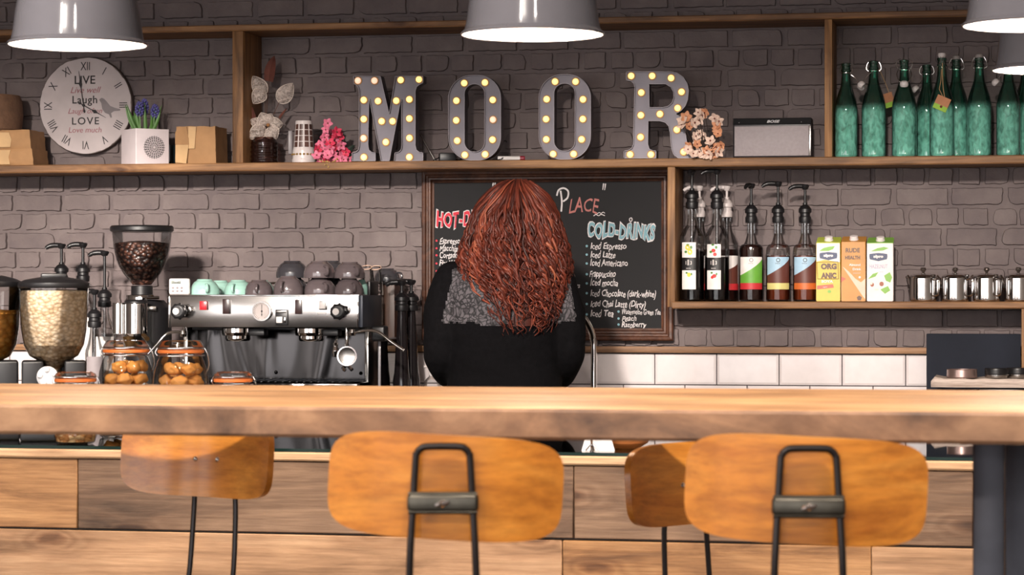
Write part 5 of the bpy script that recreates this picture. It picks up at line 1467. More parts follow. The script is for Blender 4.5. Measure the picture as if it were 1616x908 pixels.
# hazelnut
t, W, H = carton(1368, 1409.5, 375, 'white drink carton lettered HAZELNUT, right of the three cartons', C_['carton_leaf'], C_['carton_white'])
q = pic(W, H, 1104, 1243); m = MB()
m.cur = 0
for pts in (((1125, 480), (1160, 462), (1195, 455), (1220, 462), (1190, 476)), ((1110, 640), (1135, 610), (1165, 600), (1150, 625)), ((1195, 620), (1225, 600), (1238, 630), (1228, 660), (1205, 650)), ((1175, 700), (1215, 680), (1228, 705), (1200, 725))):
    m.prism([q(a, b) for a, b in pts][::-1] if False else [q(a, b) for a, b in pts], y0=-.0006, y1=0)
m.cur = 1; m.prism(badge(q, 1165, 512), y0=-.0010, y1=0)
m.cur = 2; m.prism(ell(q(1182, 668), .0068, .0072), y0=-.0012, y1=0); m.prism(ell(q(1132, 672), .0058, .0066), y0=-.0009, y1=0)
m.cur = 3; m.prism(ell(q(1128, 664), .0040, .0046), y0=-.0012, y1=0); m.prism(ell(q(1155, 700), .007, .003), y0=-.0008, y1=0)
pieces(m, ['leaf_print', 'badge', 'hazelnut_print', 'nut_print'], [C_['carton_leaf'], C_['carton_navy'], C_['carton_nut'], C_['carton_cream']], t)
m = MB(); ctn_text(m, 'alpro', q(1165, 510), .0080, .0008, 1.25); m.build('white_lettering', C_['carton_white'], t, smooth=False)
m = MB(); ctn_text(m, 'HAZELNUT', q(1166, 568), .0125, 0, .62); ctn_text(m, 'roasted', q(1180, 598), .003, 0, 1); m.build('lilac_lettering', C_['carton_lilac'], t, smooth=False)

# ---- steel teapots
TG = 'small stainless steel teapots in a row on the lower shelf'
def teapot(px, label, rz):
    Y = 8.33; t_ = thing('teapot', label, 'teapot', on(px, Y, zp), vr(px) + rz, TG); s = 1.0
    m_ = MB(); m_.lathe([(0, .001), (.040, .001), (.0425, .004), (.0430, .012), (.0425, .074), (.0435, .077), (.0415, .079)], 40); m_.build('body', M_chrome, t_)
    m_ = MB(); m_.lathe([(.0428, .0795), (.040, .083), (.030, .087), (.012, .0895), (0, .090)], 36); ld = m_.build('lid', M_chrome, t_)
    m_ = MB(); m_.lathe([(0, .089), (.004, .090), (.005, .094), (.009, .098), (.0105, .102), (.008, .107), (0, .109)], 18); m_.build('knob', M_chrome, ld)
    m_ = MB(); m_.tube(smooth_path([(.040, 0, .068), (.056, 0, .072), (.063, 0, .066), (.063, 0, .030), (.058, 0, .020), (.041, 0, .018)], 4), .0048, 8, flat=.6); m_.build('handle', M_chrome, t_)
    m_ = MB(); m_.tube(smooth_path([(-.036, 0, .040), (-.052, 0, .052), (-.060, 0, .070), (-.068, 0, .080)], 4), [.013] * 4 + [.010] * 5 + [.007] * 4, 12, flat=1); m_.build('spout', M_chrome, t_)
    m_ = MB(); m_.box((.042, 0, .082), (.012, .012, .008), .002); m_.build('hinge', M_chrome, t_)
teapot(1457, 'steel teapot nearest the white drink carton', -.75)
teapot(1507.5, 'steel teapot second from the white drink carton', -.55)
teapot(1557, 'steel teapot third from the white drink carton', -.85)
teapot(1607, 'steel teapot cut off by the right edge of the photo', -.6)

# ================================================================ coffee machine on the back counter
YM_ = 7.92; zc0 = ZC
mx0 = P(266.5, 490, YM_).x; mx1 = P(566, 490, YM_).x; mcx = (mx0 + mx1) / 2; MW = mx1 - mx0
cm = thing('coffee_machine', 'two group stainless espresso machine with cups on its top', 'coffee machine', (mcx, YM_, zc0))
def mx(px, dy=0): return P(px, 490, YM_ + dy).x - mcx
def mz(py, px=420, dy=0): return pyz(py, px, YM_ + dy) - zc0
M_mirror = plain('polished_stainless', (186, 182, 180), 0.20, 1.0, var=0.05, bscale=6)
M_sidegrey = plain('slate_grey_side', (62, 66, 76), .45, .3)
M_splash = NT('dark_polished_steel'); M_splash.b.inputs['Base Color'].default_value = lin((56, 54, 54)); M_splash.b.inputs['Metallic'].default_value = 1; M_splash.b.inputs['Roughness'].default_value = .12
_n = M_splash.add('ShaderNodeTexNoise', i_Scale=4.0, i_Detail=1.5, i_Distortion=.8); M_splash.link(M_splash.coords((1.6, 1, .5)), _n.inputs['Vector']); M_splash.bump(_n.outputs['Fac'], .16, .05); M_splash = M_splash.m
M_dial = plain('gauge_dial_paper', (168, 158, 155), .5)
M_red = plain('red_switch_cap', (190, 30, 40), .3); M_dkred = plain('dark_indicator', (48, 30, 30), .3)
zu0, zu1 = mz(517), mz(466)
MD = .47
m = MB(); m.box((0, .170, (zu0 + zu1) / 2), (MW - .006, .336, zu1 - zu0 - .004), .004); m.build('upper_body', M_mirror, cm)
fp = MB(); fp.box((0, .001, (zu0 + zu1) / 2), (MW, .006, zu1 - zu0), .0015); fpo = fp.build('front_panel', M_mirror, cm)
m = MB()
for s in (-1, 1): m.box((s * (MW / 2 - .002), .001, (zu0 + zu1) / 2), (.005, .012, zu1 - zu0 + .002), .001)
m.box((0, 0, zu1 - .001), (MW + .004, .010, .005), .001); m.build('panel_edging', M_chrome, cm)
m = MB(); m.box((MW / 2 + .006, .13, (zu0 + zu1) / 2), (.012, .25, zu1 - zu0), .003); so = m.build('side_panel', M_sidegrey, cm)
m = MB(); m.box((MW / 2 + .006, .16, zu1 + .022), (.010, .11, .046), .003); m.build('rail_end', M_black, cm)
# cup rail across the back and left
m = MB()
m.tube([(-MW / 2 + .004, .33, zu1), (-MW / 2 + .004, .33, zu1 + .04), (MW / 2 - .004, .33, zu1 + .04), (MW / 2 - .004, .33, zu1)], .004, 8); m.build('cup_rail', M_chrome, cm)
# controls
def knob(px, py):
    x_, z_ = mx(px), mz(py, px); k_ = MB()
    k_.lathe([(.010, 0), (.012, .012), (.022, .014), (.024, .022), (.023, .040), (.017, .044), (0, .044)], 24, (x_, -.003, z_), M=Matrix.Rotation(PI / 2, 4, 'X'))
    for i in range(9):
        a = 2 * PI * i / 9; k_.sphere((x_ + .022 * math.cos(a), -.031, z_ + .022 * math.sin(a)), .0052, (1, 1.7, 1), 8, 6)
    ko = k_.build('steam_knob', M_black, cm)
    k_ = MB(); k_.lathe([(0, .0445), (.011, .0445), (.0105, .047), (0, .048)], 20, (x_ - .004, -.003, z_), M=Matrix.Rotation(PI / 2, 4, 'X')); k_.build('knob_cap', M_white, ko)
    k_ = MB(); k_.lathe([(0, 0), (.014, 0), (.014, .010), (0, .010)], 16, (x_ + .018, -.003, z_ + .004), M=Matrix.Rotation(PI / 2, 4, 'X')); k_.build('knob_collar', M_chrome, ko)
knob(287, 491.5); knob(538, 492)
def switch(px, py, wpx, hpx, m_, name, d=.008):
    u_ = mpp(px, YM_); MB().box((mx(px), -.003 - d / 2, mz(py, px)), (wpx * u_, d, hpx * u_), .0015).build(name, m_, cm)
switch(322, 482.5, 11.5, 14, M_red, 'red_switch'); switch(358, 484, 11, 23.5, M_dkred, 'indicator'); switch(472, 484.5, 11, 23, M_dkred, 'indicator')
switch(445.5, 501, 20, 24, M_black, 'switch_plate'); switch(442.5, 505, 10, 10, M_white, 'white_switch', .012); switch(450.8, 505, 3.5, 9, M_chrome, 'switch_lever', .011); switch(445.5, 492, 17, 4.5, M_steel, 'nameplate', .010)
switch(510.5, 482, 13, 14.5, M_steel, 'switch_bezel', .006); switch(510.5, 482, 10, 11.5, M_white, 'white_switch', .012); switch(508, 494.5, 15, 3, M_white, 'printed_strip', .003)
gx_, gz_ = mx(415, 0), mz(491.5); gr = 15.5 * mpp(415, YM_)
RX = Matrix.Rotation(PI / 2, 4, 'X')
gm = MB(); gm.lathe([(gr * .82, .010), (gr * .86, .016), (gr, .016), (gr * 1.02, .010), (gr * 1.02, 0), (0, 0)], 40, (gx_, -.002, gz_), M=RX); go = gm.build('pressure_gauge', M_chrome, cm)
gm = MB(); gm.lathe([(0, .0112), (gr * .84, .0112)], 40, (gx_, -.002, gz_), M=RX); gm.build('gauge_dial', M_dial, go)
gm = MB()
for i in range(28):
    if i in (20, 21, 22): continue
    a = 2 * PI * i / 28; gm.tube([(gx_ + gr * .68 * math.cos(a), -.0137, gz_ + gr * .68 * math.sin(a)), (gx_ + gr * .80 * math.cos(a), -.0137, gz_ + gr * .80 * math.sin(a))], .0005, 4)
gm.tube([(gx_, -.014, gz_ - gr * .5), (gx_, -.014, gz_ + gr * .7)], .0009, 4); gm.sphere((gx_, -.014, gz_), .003, nu=8, nv=6); gm.sphere((gx_, -.014, gz_ - gr * .35), .002, nu=8, nv=6); gm.build('gauge_scale', M_ink, go, smooth=False)
# lower part: back splash, sides, drip tray, feet
zl1, zl0, ztr = zu0, mz(597), mz(604)
m = MB(); m.box((0, .25, (zl1 + zl0) / 2), (MW - .02, .01, zl1 - zl0 + .02)); m.sphere((mx(435, .24), .244, mz(588, 435, .24)), .006, nu=10, nv=8); m.sphere((mx(564, .2), .244, mz(590, 560, .2)), .006, nu=10, nv=8); m.build('back_splash', M_splash, cm)
m = MB(); m.box((0, .297, (zl1 + .03) / 2), (MW - .03, .08, zl1 - .03)); m.build('boiler_housing', M_sidegrey, cm)
for s in (-1, 1):
    m = MB(); m.box((s * (MW / 2 - .010), .20, (zl1 + .02) / 2 + .01), (.014, .12, zl1 - .03), .003); m.build('side_column', M_steel, cm)
m = MB(); m.box((0, .12, ztr - .028), (MW - .004, .25, .056), .004); dt = m.build('drip_tray', M_splash, cm)
m = MB()
for i in range(26): m.box((-MW / 2 + .02 + i * (MW - .04) / 25, .12, ztr + .002), (.006, .20, .003))
m.build('grid', M_splash, dt)
for sx in (-1, 1):
    for sy in (.05, .30): MB().lathe([(0, 0), (.022, 0), (.020, .012), (.014, .016), (.014, ztr - .05), (0, ztr - .05)], 16, (sx * (MW / 2 - .05), sy, 0)).build('foot', M_black, cm)
# groups
for px in (372, 488):
    x_ = mx(px, .05); g_ = MB(); zz = zu0
    g_.lathe([(0, zz - .044), (.036, zz - .044), (.040, zz - .038), (.040, zz - .028), (.050, zz - .026), (.052, zz - .018), (.052, zz - .004), (.046, zz - .001), (0, zz - .001)], 36, (x_, .075, 0)); g_.build('group_head', M_chrome, cm)
    g_ = MB(); g_.box((x_ + .070, .07, zz - .016), (.05, .05, .022), .003); g_.build('group_bracket', M_black, cm)
m = MB(); m.box((0, .17, zu0 - .006), (MW * .9, .06, .010), .002); m.build('under_rail', M_black, cm)
# steam wands
for s, pts in ((-1, [(291, 519), (289, 527), (278, 524), (262, 528), (246, 546), (231, 562)]), (1, [(549, 519), (556, 525), (575, 522), (596, 524), (618, 540), (637, 553)])):
    m = MB(); yy = [.03, .01, -.005, -.02, -.03, -.035] if s < 0 else [.03, .0, -.01, -.02, -.03, -.035]
    q_ = [(mx(a, y), y, mz(b, a, y)) for (a, b), y in zip(pts, yy)]
    m.tube(smooth_path(q_, 6), .0050, 10); w_ = m.build('steam_wand', M_chrome, cm)
    m = MB(); m.lathe([(0, -.010), (.010, -.010), (.012, 0), (.010, .010), (0, .010)], 14, q_[1]); m.build('ball_joint', M_chrome, w_)
m = MB(); m.box((mx(592), .06, mz(527, 592)), (.046, .05, .050), .008, 3); m.build('wand_block', M_black, cm)
# spare portafilter hanging under the right end
YPf = 7.965
pf = thing('portafilter', 'chrome portafilter hanging face forward at the right of the coffee machine', 'portafilter', P(547.5, 562, YPf), vr(547))
pr_ = 16 * mpp(547, YPf)
m = MB(); m.lathe([(pr_ * .80, -.012), (pr_ * .84, -.020), (pr_ * .98, -.020), (pr_, -.012), (pr_, .012), (pr_ * .7, .026), (0, .028)], 36, M=RX @ Matrix.Rotation(PI, 4, 'X') if False else Matrix.Rotation(-PI / 2, 4, 'X')); m.build('basket_ring', M_chrome, pf)
m = MB(); m.lathe([(0, .008), (pr_ * .8, .004), (pr_ * .82, -.012)], 36, M=Matrix.Rotation(-PI / 2, 4, 'X')); m.build('basket', M_steel, pf)
m = MB(); m.tube([(0, .004, pr_ * .95), (0, .008, pr_ * 1.35), (0, .008, zu0 + zc0 - pf.location.z - .001)], [.008, .007, .006], 10); m.build('neck', M_chrome, pf)
m = MB(); m.tube(smooth_path([(-.004, -.004, -pr_ * .95), (-.012, -.010, -pr_ * 1.22), (-.004, -.014, -pr_ * 1.4)], 4), .006, 8); m.tube(smooth_path([(.004, -.004, -pr_ * .95), (.012, -.010, -pr_ * 1.22), (.016, -.014, -pr_ * 1.38)], 4), .006, 8); m.build('twin_spout', M_chrome, pf)
m = MB(); m.lathe([(0, 0), (.010, .002), (.012, .02), (.008, .035), (.009, .045), (0, .046)], 14, (-.036, -.01, -.004)); m.tube([(-.036, -.01, .04), (-.03, .0, .062)], .004, 8); m.build('hanging_nozzle', M_chrome, pf)

# timer
tm_ = thing('timer', 'white digital timer standing on the left end of the coffee machine', 'timer', (P(283.5, 460, 7.945).x, 7.945, zc0 + zu1 + .0015), vr(283) * .5)
tw_, th_ = 33 * mpp(283, 7.945), 25.5 * mpp(283, 7.945)
MB().box((0, 0, th_ / 2), (tw_, .018, th_), .006, 4).build('case', M_white, tm_)
MB().box((-.010, -.0095, th_ * .77), (tw_ * .46, .002, th_ * .20), .0005).build('display', plain('lcd_grey', (118, 124, 116), .3), tm_)
m = MB()
for i in range(3):
    for j in range(2): m.sphere((-.020 + i * .014, -.0092, th_ * (.42 - j * .2)), .0042, (1, .4, .8), 10, 6)
m.build('buttons', plain('grey_buttons', (130, 122, 122), .5), tm_)
m = MB(); m.text('12:00', th_ * .15, TR(-.010, -.0108, th_ * .77), sx=1.2); m.text('MIN', .0045, TR(.020, -.0092, th_ * .77)); m.text('START', .004, TR(.022, -.0092, th_ * .36)); m.build('print', M_ink, tm_, smooth=False)

# ---- cups
M_mint = plain('mint_glaze', (150, 190, 178), .18, coat=.5, var=.05); M_taupe = plain('taupe_glaze', (92, 82, 84), .12, coat=.7, var=.06); M_dark = plain('charcoal_glaze', (58, 56, 60), .22, coat=.4)
ztray = zc0 + zu1 + .0015
def cup(label, px, Y, col, level=0, rz=0.0, s=1.0, tall=1.0, group='cups on the coffee machine', up=None):
    """cup turned upside down"""
    z0 = ztray + level * .0545 if up is None else up
    t_ = thing('coffee_cup', label, 'cup', on(px, Y, z0), vr(px) + rz, group)
    m_ = MB(); prof = [(.0495, .004), (.0500, 0), (.0515, 0), (.0522, .006), (.0515, .018), (.047, .032), (.038, .044), (.0285, .0505), (.0265, .0545), (.0245, .0545), (.0235, .051), (0, .050)]
    m_.lathe([(r * s, z * s * tall) for r, z in prof], 36); m_.lathe([(r * s, z * s * tall) for r, z in [(.0495, .004), (.046, .028), (.03, .045), (0, .047)]], 36)
    m_.build('bowl', col, t_)
    m_ = MB(); m_.tube([(x * s, y * s, z * s * tall) for x, y, z in smooth_path([(.049, 0, .012), (.066, 0, .010), (.072, 0, .022), (.064, 0, .036), (.044, 0, .037)], 4)], .0052 * s, 8, flat=.75); m_.build('handle', col, t_)
    return t_
cup('mint cup next to the white timer, handle towards the room', 323, 8.0, M_mint, rz=-1.45, s=.90)
cup('mint cup in the back row behind the first mint cup', 347, 8.135, M_mint, rz=1.2, s=.84)
cup('mint cup half hidden by a taupe cup, front row', 376, 8.055, M_mint, rz=-1.9, s=.86)
cup('taupe cup in the front row above the pressure gauge', 408.5, 7.985, M_taupe, rz=-1.7, s=.86)
cup('mint cup in the back row peeking out beside a taupe cup', 411, 8.135, M_mint, rz=1.4, s=.86)
cup('taller taupe cup, first of the larger ones in the front row', 455, 7.98, M_taupe, rz=-1.95, s=.90, tall=1.20)
cup('charcoal cup at the bottom of the back row stack', 462, 8.14, M_dark, rz=1.5)
cup('charcoal cup on top of the back row stack behind the taller taupe cup', 461, 8.14, M_dark, 1, rz=1.3)
cup('taupe cup at the bottom of the left stacked pair', 505, 8.01, M_taupe, rz=-1.3, s=.97)
cup('taupe cup on top of the left stacked pair', 504, 8.01, M_taupe, .975, rz=-1.2, s=.98)
cup('charcoal cup in the back row between the two stacked pairs, lower one', 522, 8.14, M_dark, rz=1.5)
cup('charcoal cup in the back row between the two stacked pairs, upper one', 522, 8.14, M_dark, 1, rz=1.0)
cup('taupe cup at the bottom of the right stacked pair', 551, 7.975, M_taupe, rz=-1.3, s=.88, tall=1.06)
cup('taupe cup on top of the right stacked pair', 552, 7.985, M_taupe, .95, rz=-1.2, s=.94)
cup('mint espresso cup at the right end of the coffee machine', 571, 8.045, M_mint, rz=PI * .5, s=.38, tall=2.3)
# two tasting glasses
for px, Y, lab in ((582, 8.125, 'small clear tasting glass nearer the taupe cups, tilted'), (597, 8.215, 'small clear tasting glass above the black rail end, tilted')):
    g_ = thing('tasting_glass', lab, 'glass', on(px, Y, ztray), 0, 'two tasting glasses'); r = 8.6 * mpp(px, Y)
    m = MB(); m.T = Matrix.Rotation(.38, 4, 'X'); h = .088
    m.lathe([(0, .008), (.0125, .0), (.0135, .004), (.012, .012), (.0165, .045), (r, h), (r - .0015, h), (.015, .046), (.010, .014), (0, .014)], 24, (0, .0, .0055)); m.build('glass', M_glass, g_)
    m = MB(); m.T = Matrix.Rotation(.38, 4, 'X'); m.tube([(r * math.cos(a), r * math.sin(a), h + .0055) for a in [2 * PI * i / 28 for i in range(28)]], .0014, 6, closed=True); m.build('rim', plain('gilt_rim', (226, 190, 168), .3) if px == 582 else bpy.data.materials['gilt_rim'], g_)

# brown box, charcoal cup and two black pump bottles behind the machine
YBX = 8.27; bx0, bx1 = P(600, 490, YBX).x, P(623, 490, YBX).x
bxo = thing('wooden_box', 'dark brown wooden box standing right of the coffee machine', 'box', ((bx0 + bx1) / 2, YBX + .07, zc0))
hb = pyz(449, 615, YBX) - zc0; BWX = bx1 - bx0
M_dkwood = wood('dark_stained_wood', (40, 24, 18), (68, 42, 30), (88, 58, 42), grain=(14, 14, 1.5), knots=False, rough=.4)
MB().box((0, 0, hb / 2), (BWX, .14, hb), .003).build('body', M_dkwood, bxo)
MB().box((0, 0, hb + .004), (BWX + .008, .15, .008), .002).build('lid', M_black, bxo)
cup('charcoal cup standing upside down on the dark brown wooden box', 611, 8.34, M_dark, rz=-.6, s=.82, up=zc0 + hb + .008)
for px, ptop, lab, sp_ in ((634, 443, 'black pump bottle beside the dark wooden box', PI * .95), (649, 442, 'black pump bottle nearest the chalkboard frame', PI * .97)):
    Y = 8.165 if px == 634 else 8.235
    t = thing('pump_bottle', lab, 'bottle', on(px, Y, zc0), vr(px), 'black pump bottles beside the coffee machine')
    zz1 = pyz(ptop, px, Y) - zc0; zm = pyz(486, px, Y) - zc0
    m = MB(); m.lathe([(0, 0), (.026, 0), (.028, .005), (.028, .09), (.024, .115), (.0145, zm - .03), (.0125, zm)], 28); m.build('dark_bottle', plain('smoked_glass', (28, 24, 26), .08) if px == 634 else bpy.data.materials['smoked_glass'], t)
    pump(t, zm, zz1, sp_, M_black, 1.15)
# glass guard between machine and sink
gd = thing('glass_guard', 'clear glass side guard standing between coffee machine and woman', 'guard', (P(645, 560, 8.42).x, 8.02, zc0))
gh = pyz(536, 600, 8.02) - zc0
M_acryl = thin_glass('clear_acrylic', (.80, .80, .82), (.5, .5, .52), gloss=1.2); M_acedge = plain('acrylic_edge', (150, 146, 150), .25)
MB().box((0, .20, gh / 2), (.005, .39, gh)).build('pane', M_acryl, gd, smooth=False)
m = MB(); m.box((0, .398, gh / 2), (.010, .006, gh), .001); m.box((0, .20, gh + .001), (.008, .402, .005), .001); m.box((0, -.002, gh / 2), (.008, .006, gh), .001); m.build('pane_edge', M_acedge, gd)

# ================================================================ grinder
YG = 8.02; gp = on(224, YG, zc0); ug = mpp(224, YG)
gd_ = thing('coffee_grinder', 'coffee grinder with clear bean hopper and chrome doser left of the machine', 'grinder', gp, vr(224))
def gz2(py): return pyz(py, 224, YG) - zc0
m = MB(); prof = [(15 * ug, gz2(450)), (16 * ug, gz2(447)), (28.5 * ug, gz2(433)), (36 * ug, gz2(421)), (40 * ug, gz2(410)), (44.5 * ug, gz2(390)), (47 * ug, gz2(366))]
m.lathe(prof, 40); m.build('hopper', M_glass, gd_)
M_bean = NT('roasted_beans'); _v = M_bean.add('ShaderNodeTexVoronoi', i_Scale=70.0); M_bean.link(M_bean.coords((1, 1, 1.3)), _v.inputs['Vector'])
_r = M_bean.ramp(_v.outputs['Distance'], [(0.15, lin((96, 62, 50))), (0.6, lin((30, 18, 16)))]); M_bean.link(_r.outputs[0], M_bean.b.inputs['Base Color']); M_bean.b.inputs['Roughness'].default_value = .35
_iv = M_bean.add('ShaderNodeMath', operation='SUBTRACT'); _iv.inputs[0].default_value = 1; M_bean.link(_v.outputs['Distance'], _iv.inputs[1]); M_bean.bump(_iv.outputs[0], .9, .006); M_bean = M_bean.m
m = MB(); m.lathe([(0, gz2(450)), (14.5 * ug, gz2(450)), (27 * ug, gz2(433)), (34.5 * ug, gz2(421)), (38.5 * ug, gz2(410)), (42 * ug, gz2(394)), (42.5 * ug, gz2(384)), (20 * ug, gz2(381)), (0, gz2(380))], 36); tag(m.build('coffee_beans', M_bean, gd_), kind='stuff')
m = MB(); m.lathe([(0, gz2(366)), (48 * ug, gz2(366)), (50 * ug, gz2(364)), (50 * ug, gz2(359)), (48 * ug, gz2(356.5)), (20 * ug, gz2(355.5)), (0, gz2(355.5))], 44); m.build('hopper_lid', M_black, gd_)
m = MB(); m.lathe([(16 * ug, gz2(451)), (17 * ug, gz2(452)), (17 * ug, gz2(465)), (22 * ug, gz2(467)), (24 * ug, gz2(470))], 30); m.build('hopper_collar', M_black, gd_)
m = MB(); m.lathe([(0, gz2(466)), (24 * ug, gz2(466)), (25 * ug, gz2(469)), (25 * ug, gz2(473)), (0, gz2(473))], 30); m.tube([(0, -.05, gz2(471)), (.055, -.05, gz2(470))], .005, 8); m.build('adjusting_ring', M_chrome, gd_)
m = MB(); prof_b = [(0, gz2(473)), (26 * ug, gz2(474)), (36 * ug, gz2(486)), (38 * ug, gz2(510)), (38 * ug, .06), (40 * ug, .03), (0, .03)]
m.T = TR(.018, .02, 0); m.lathe(prof_b, 36); m.box((0, -.03, .015), (.20, .26, .03), .008, 3); m.build('body', M_black, gd_)
m = MB(); m.box((.030, -.060, gz2(487)), (.032, .01, .016), .002); m.build('nameplate', M_steel, gd_)
m = MB(); m.lathe([(0, gz2(478)), (17.5 * ug, gz2(478)), (18 * ug, gz2(480)), (18 * ug, gz2(526)), (14 * ug, gz2(530)), (0, gz2(531))], 32, (-9 * ug, -.105, 0)); dz = m.build('doser', M_chrome, gd_)
m = MB(); m.lathe([(0, gz2(473)), (16 * ug, gz2(473)), (18.5 * ug, gz2(476)), (18.5 * ug, gz2(478.5)), (0, gz2(478.5))], 32, (-9 * ug, -.105, 0)); m.build('doser_lid', M_black, dz)
m = MB(); m.lathe([(0, gz2(478)), (9.5 * ug, gz2(478)), (10 * ug, gz2(480)), (10 * ug, gz2(526)), (0, gz2(528))], 24, (-36 * ug, -.09, 0)); m.build('side_cylinder', M_chrome, gd_)
m = MB(); m.tube([(-20 * ug, -.10, gz2(530)), (-18 * ug, -.10, gz2(548))], [.022, .014], 14); m.tube([(2 * ug, -.12, gz2(528)), (8 * ug, -.16, gz2(534))], .008, 8); m.build('chute', plain('dark_brass', (96, 72, 44), .35, .8), gd_)

# ---- syrup pumps left of the grinder
for px, Y, ptop, pm, rb, lab, sp_, col in (
        (97, 8.22, 385, 440, .036, 'tall black pump bottle behind the oat dispenser, further from the grinder', PI, M_amber),
        (131, 8.20, 383.5, 440, .036, 'tall black pump bottle behind the right edge of the oat dispenser', PI * .98, M_brownliq),
        (165, 8.15, 396.5, 480, .036, 'black pump bottle with pale label between oat dispenser and grinder', PI * .97, M_amber),
        (149, 7.98, 457.5, 512, .030, 'shorter black pump bottle beside the oat dispenser', PI * .9, M_blkliq)):
    t = thing('syrup_bottle', lab, 'bottle', on(px, Y, zc0), vr(px), 'syrup bottles left of the grinder')
    zm = pyz(pm, px, Y) - zc0; zs_ = zm - .095
    bottle_glass(t, rb, zs_, zs_ + .05, zm, rn=.014); liquid(t, rb, zs_ - .02, zs_, col)
    pump(t, zm, pyz(ptop, px, Y) - zc0, sp_, M_black, 1.12, tube_to=zs_ - .02)
    m = MB(); patch(m, rb + .0004, zs_ * .35, zs_ * .95, .95); m.build('label', M_lab if px != 149 else M_greyink, t)

# ================================================================ sink tap and soap
YF = 7.90
fc = thing('sink_tap', 'tall chrome swan neck tap behind the woman', 'tap', on(937, YF, zc0), 0)
uf = mpp(937, YF)
def fz2(py): return pyz(py, 937, YF) - zc0
m = MB(); pts = [(0, 0, .0), (0, 0, fz2(560)), (-.0005, 0, fz2(540)), (-3 * uf, -.004, fz2(525)), (-8 * uf, -.012, fz2(512)), (-15 * uf, -.022, fz2(501)), (-26 * uf, -.034, fz2(496)), (-38 * uf, -.046, fz2(500)), (-44 * uf, -.052, fz2(515)), (-46 * uf, -.055, fz2(530))]
m.tube(smooth_path(pts, 6), 5.0 * uf, 14); m.build('spout', M_chrome, fc)
m = MB(); m.lathe([(0, 0), (.026, 0), (.026, .006), (.018, .014), (.016, .05), (0, .05)], 20); m.build('base', M_chrome, fc)
m = MB(); m.tube([(.012, 0, .04), (.05, -.01, .055)], .006, 8); m.build('lever', M_chrome, fc)
so = thing('soap_dispenser', 'clear soap pump bottle standing between glass guard and woman', 'soap bottle', on(682, 8.05, zc0), 0)
um_ = mpp(682, 8.05); hz = lambda py: pyz(py, 682, 8.05) - zc0
m = MB(); m.lathe([(0, .001), (.030, .001), (.032, .008), (.030, hz(612)), (.022, hz(600)), (.010, hz(594)), (.010, hz(590))], 24); m.build('bottle', M_glass, so)
m = MB(); m.lathe([(0, .004), (.028, .004), (.029, .05), (0, .052)], 24); m.build('soap', plain('pale_soap', (216, 196, 186), .3), so)
m = MB(); m.lathe([(0, hz(592)), (.012, hz(592)), (.012, hz(587)), (.004, hz(586)), (.004, hz(581)), (.010, hz(580)), (.010, hz(577)), (0, hz(577))], 16); m.tube([(0, 0, hz(578)), (-.026, -.005, hz(579))], .004, 8); m.build('pump', M_white, so)

# ================================================================ right end: slate panel, plank, tins
YSL = 8.32
xs_, xe_ = P(1462, 570, YSL).x, P(1611, 570, YSL).x
sl_ = thing('slate_panel', 'plain dark slate panel standing at the right below the teapots', 'panel', ((xs_ + xe_) / 2, YSL, zc0))
hs = pyz(527, 1536, YSL) - zc0
MB().box((0, .008, hs / 2), (xe_ - xs_, .016, hs), .003).build('slate', plain('blue_black_slate', (30, 33, 42), .8, spec=.2, var=.2, bscale=14, bump=.15), sl_)
YBB = 7.98
bb = thing('black_crate', 'black crate under the pale rough plank', 'crate', ((P(1545, 600, YBB).x + P(1630, 600, YBB).x) / 2 , YBB + .12, zc0))
zpl0 = pyz(612, 1540, YBB)
bw = P(1632, 600, YBB).x - P(1548, 600, YBB).x
m = MB(); m.box((0, 0, (zpl0 - zc0) / 2 - .001), (bw, .20, zpl0 - zc0 - .002), .004); m.build('crate_body', M_black, bb)
m = MB()
for s in (-1, 1): m.box((s * bw * .22, -.102, (zpl0 - zc0) * .5), (bw * .3, .006, (zpl0 - zc0) * .5), .003)
m.build('side_ribs', M_black, bb)
zpl1 = pyz(598.5, 1540, YBB)
xs_, xe_ = P(1469, 600, YBB).x, P(1640, 600, YBB).x
M_pale = wood('bleached_wood', (150, 134, 124), (196, 180, 170), (222, 208, 198), knots=True, blotch=.3)
pk_ = thing('wooden_plank', 'pale rough edged plank lying on the black crate', 'plank', ((xs_ + xe_) / 2, YBB, zpl0))
W_ = xe_ - xs_; m = MB(); n_ = 30
vs = []
for i in range(n_ + 1):
    u = i / n_; x = -W_ / 2 + W_ * u; e = .5 + .5 * min(1, u * 9)
    wv = noise.noise(Vector((u * 6, 3, 0))) * .006; hz_ = (zpl1 - zpl0) * (1 + .12 * noise.noise(Vector((u * 9, 8, 0)))) * (1.35 - .35 * min(1, u * 8) if u > 0 else .7)
    vs += [(x, .01 * (1 - e) + wv, 0), (x, -.004 + wv, hz_ * .5), (x, .004 + wv, hz_), (x, .215, hz_), (x, .22, 0)]
m.put(vs, [[i * 5 + k, (i + 1) * 5 + k, (i + 1) * 5 + (k + 1) % 5, i * 5 + (k + 1) % 5] for i in range(n_) for k in range(5)] + [[4, 3, 2, 1, 0], [n_ * 5 + k for k in range(5)]])
m.build('plank_board', M_pale, pk_, angle=25)
ztp = zpl1 + .0012
tn = thing('metal_dish', 'low worn metal dish on the pale plank', 'dish', on(1518, 8.07, ztp)); r = 23.5 * mpp(1518, 8.07)
m = MB(); m.lathe([(0, 0), (r, 0), (r + .001, .002), (r, .024), (r + .0015, .026), (r - .002, .026), (r - .002, .003), (0, .003)], 36); m.build('dish_body', plain('worn_tin', (150, 128, 122), .3, .8, var=.3, bscale=18), tn)
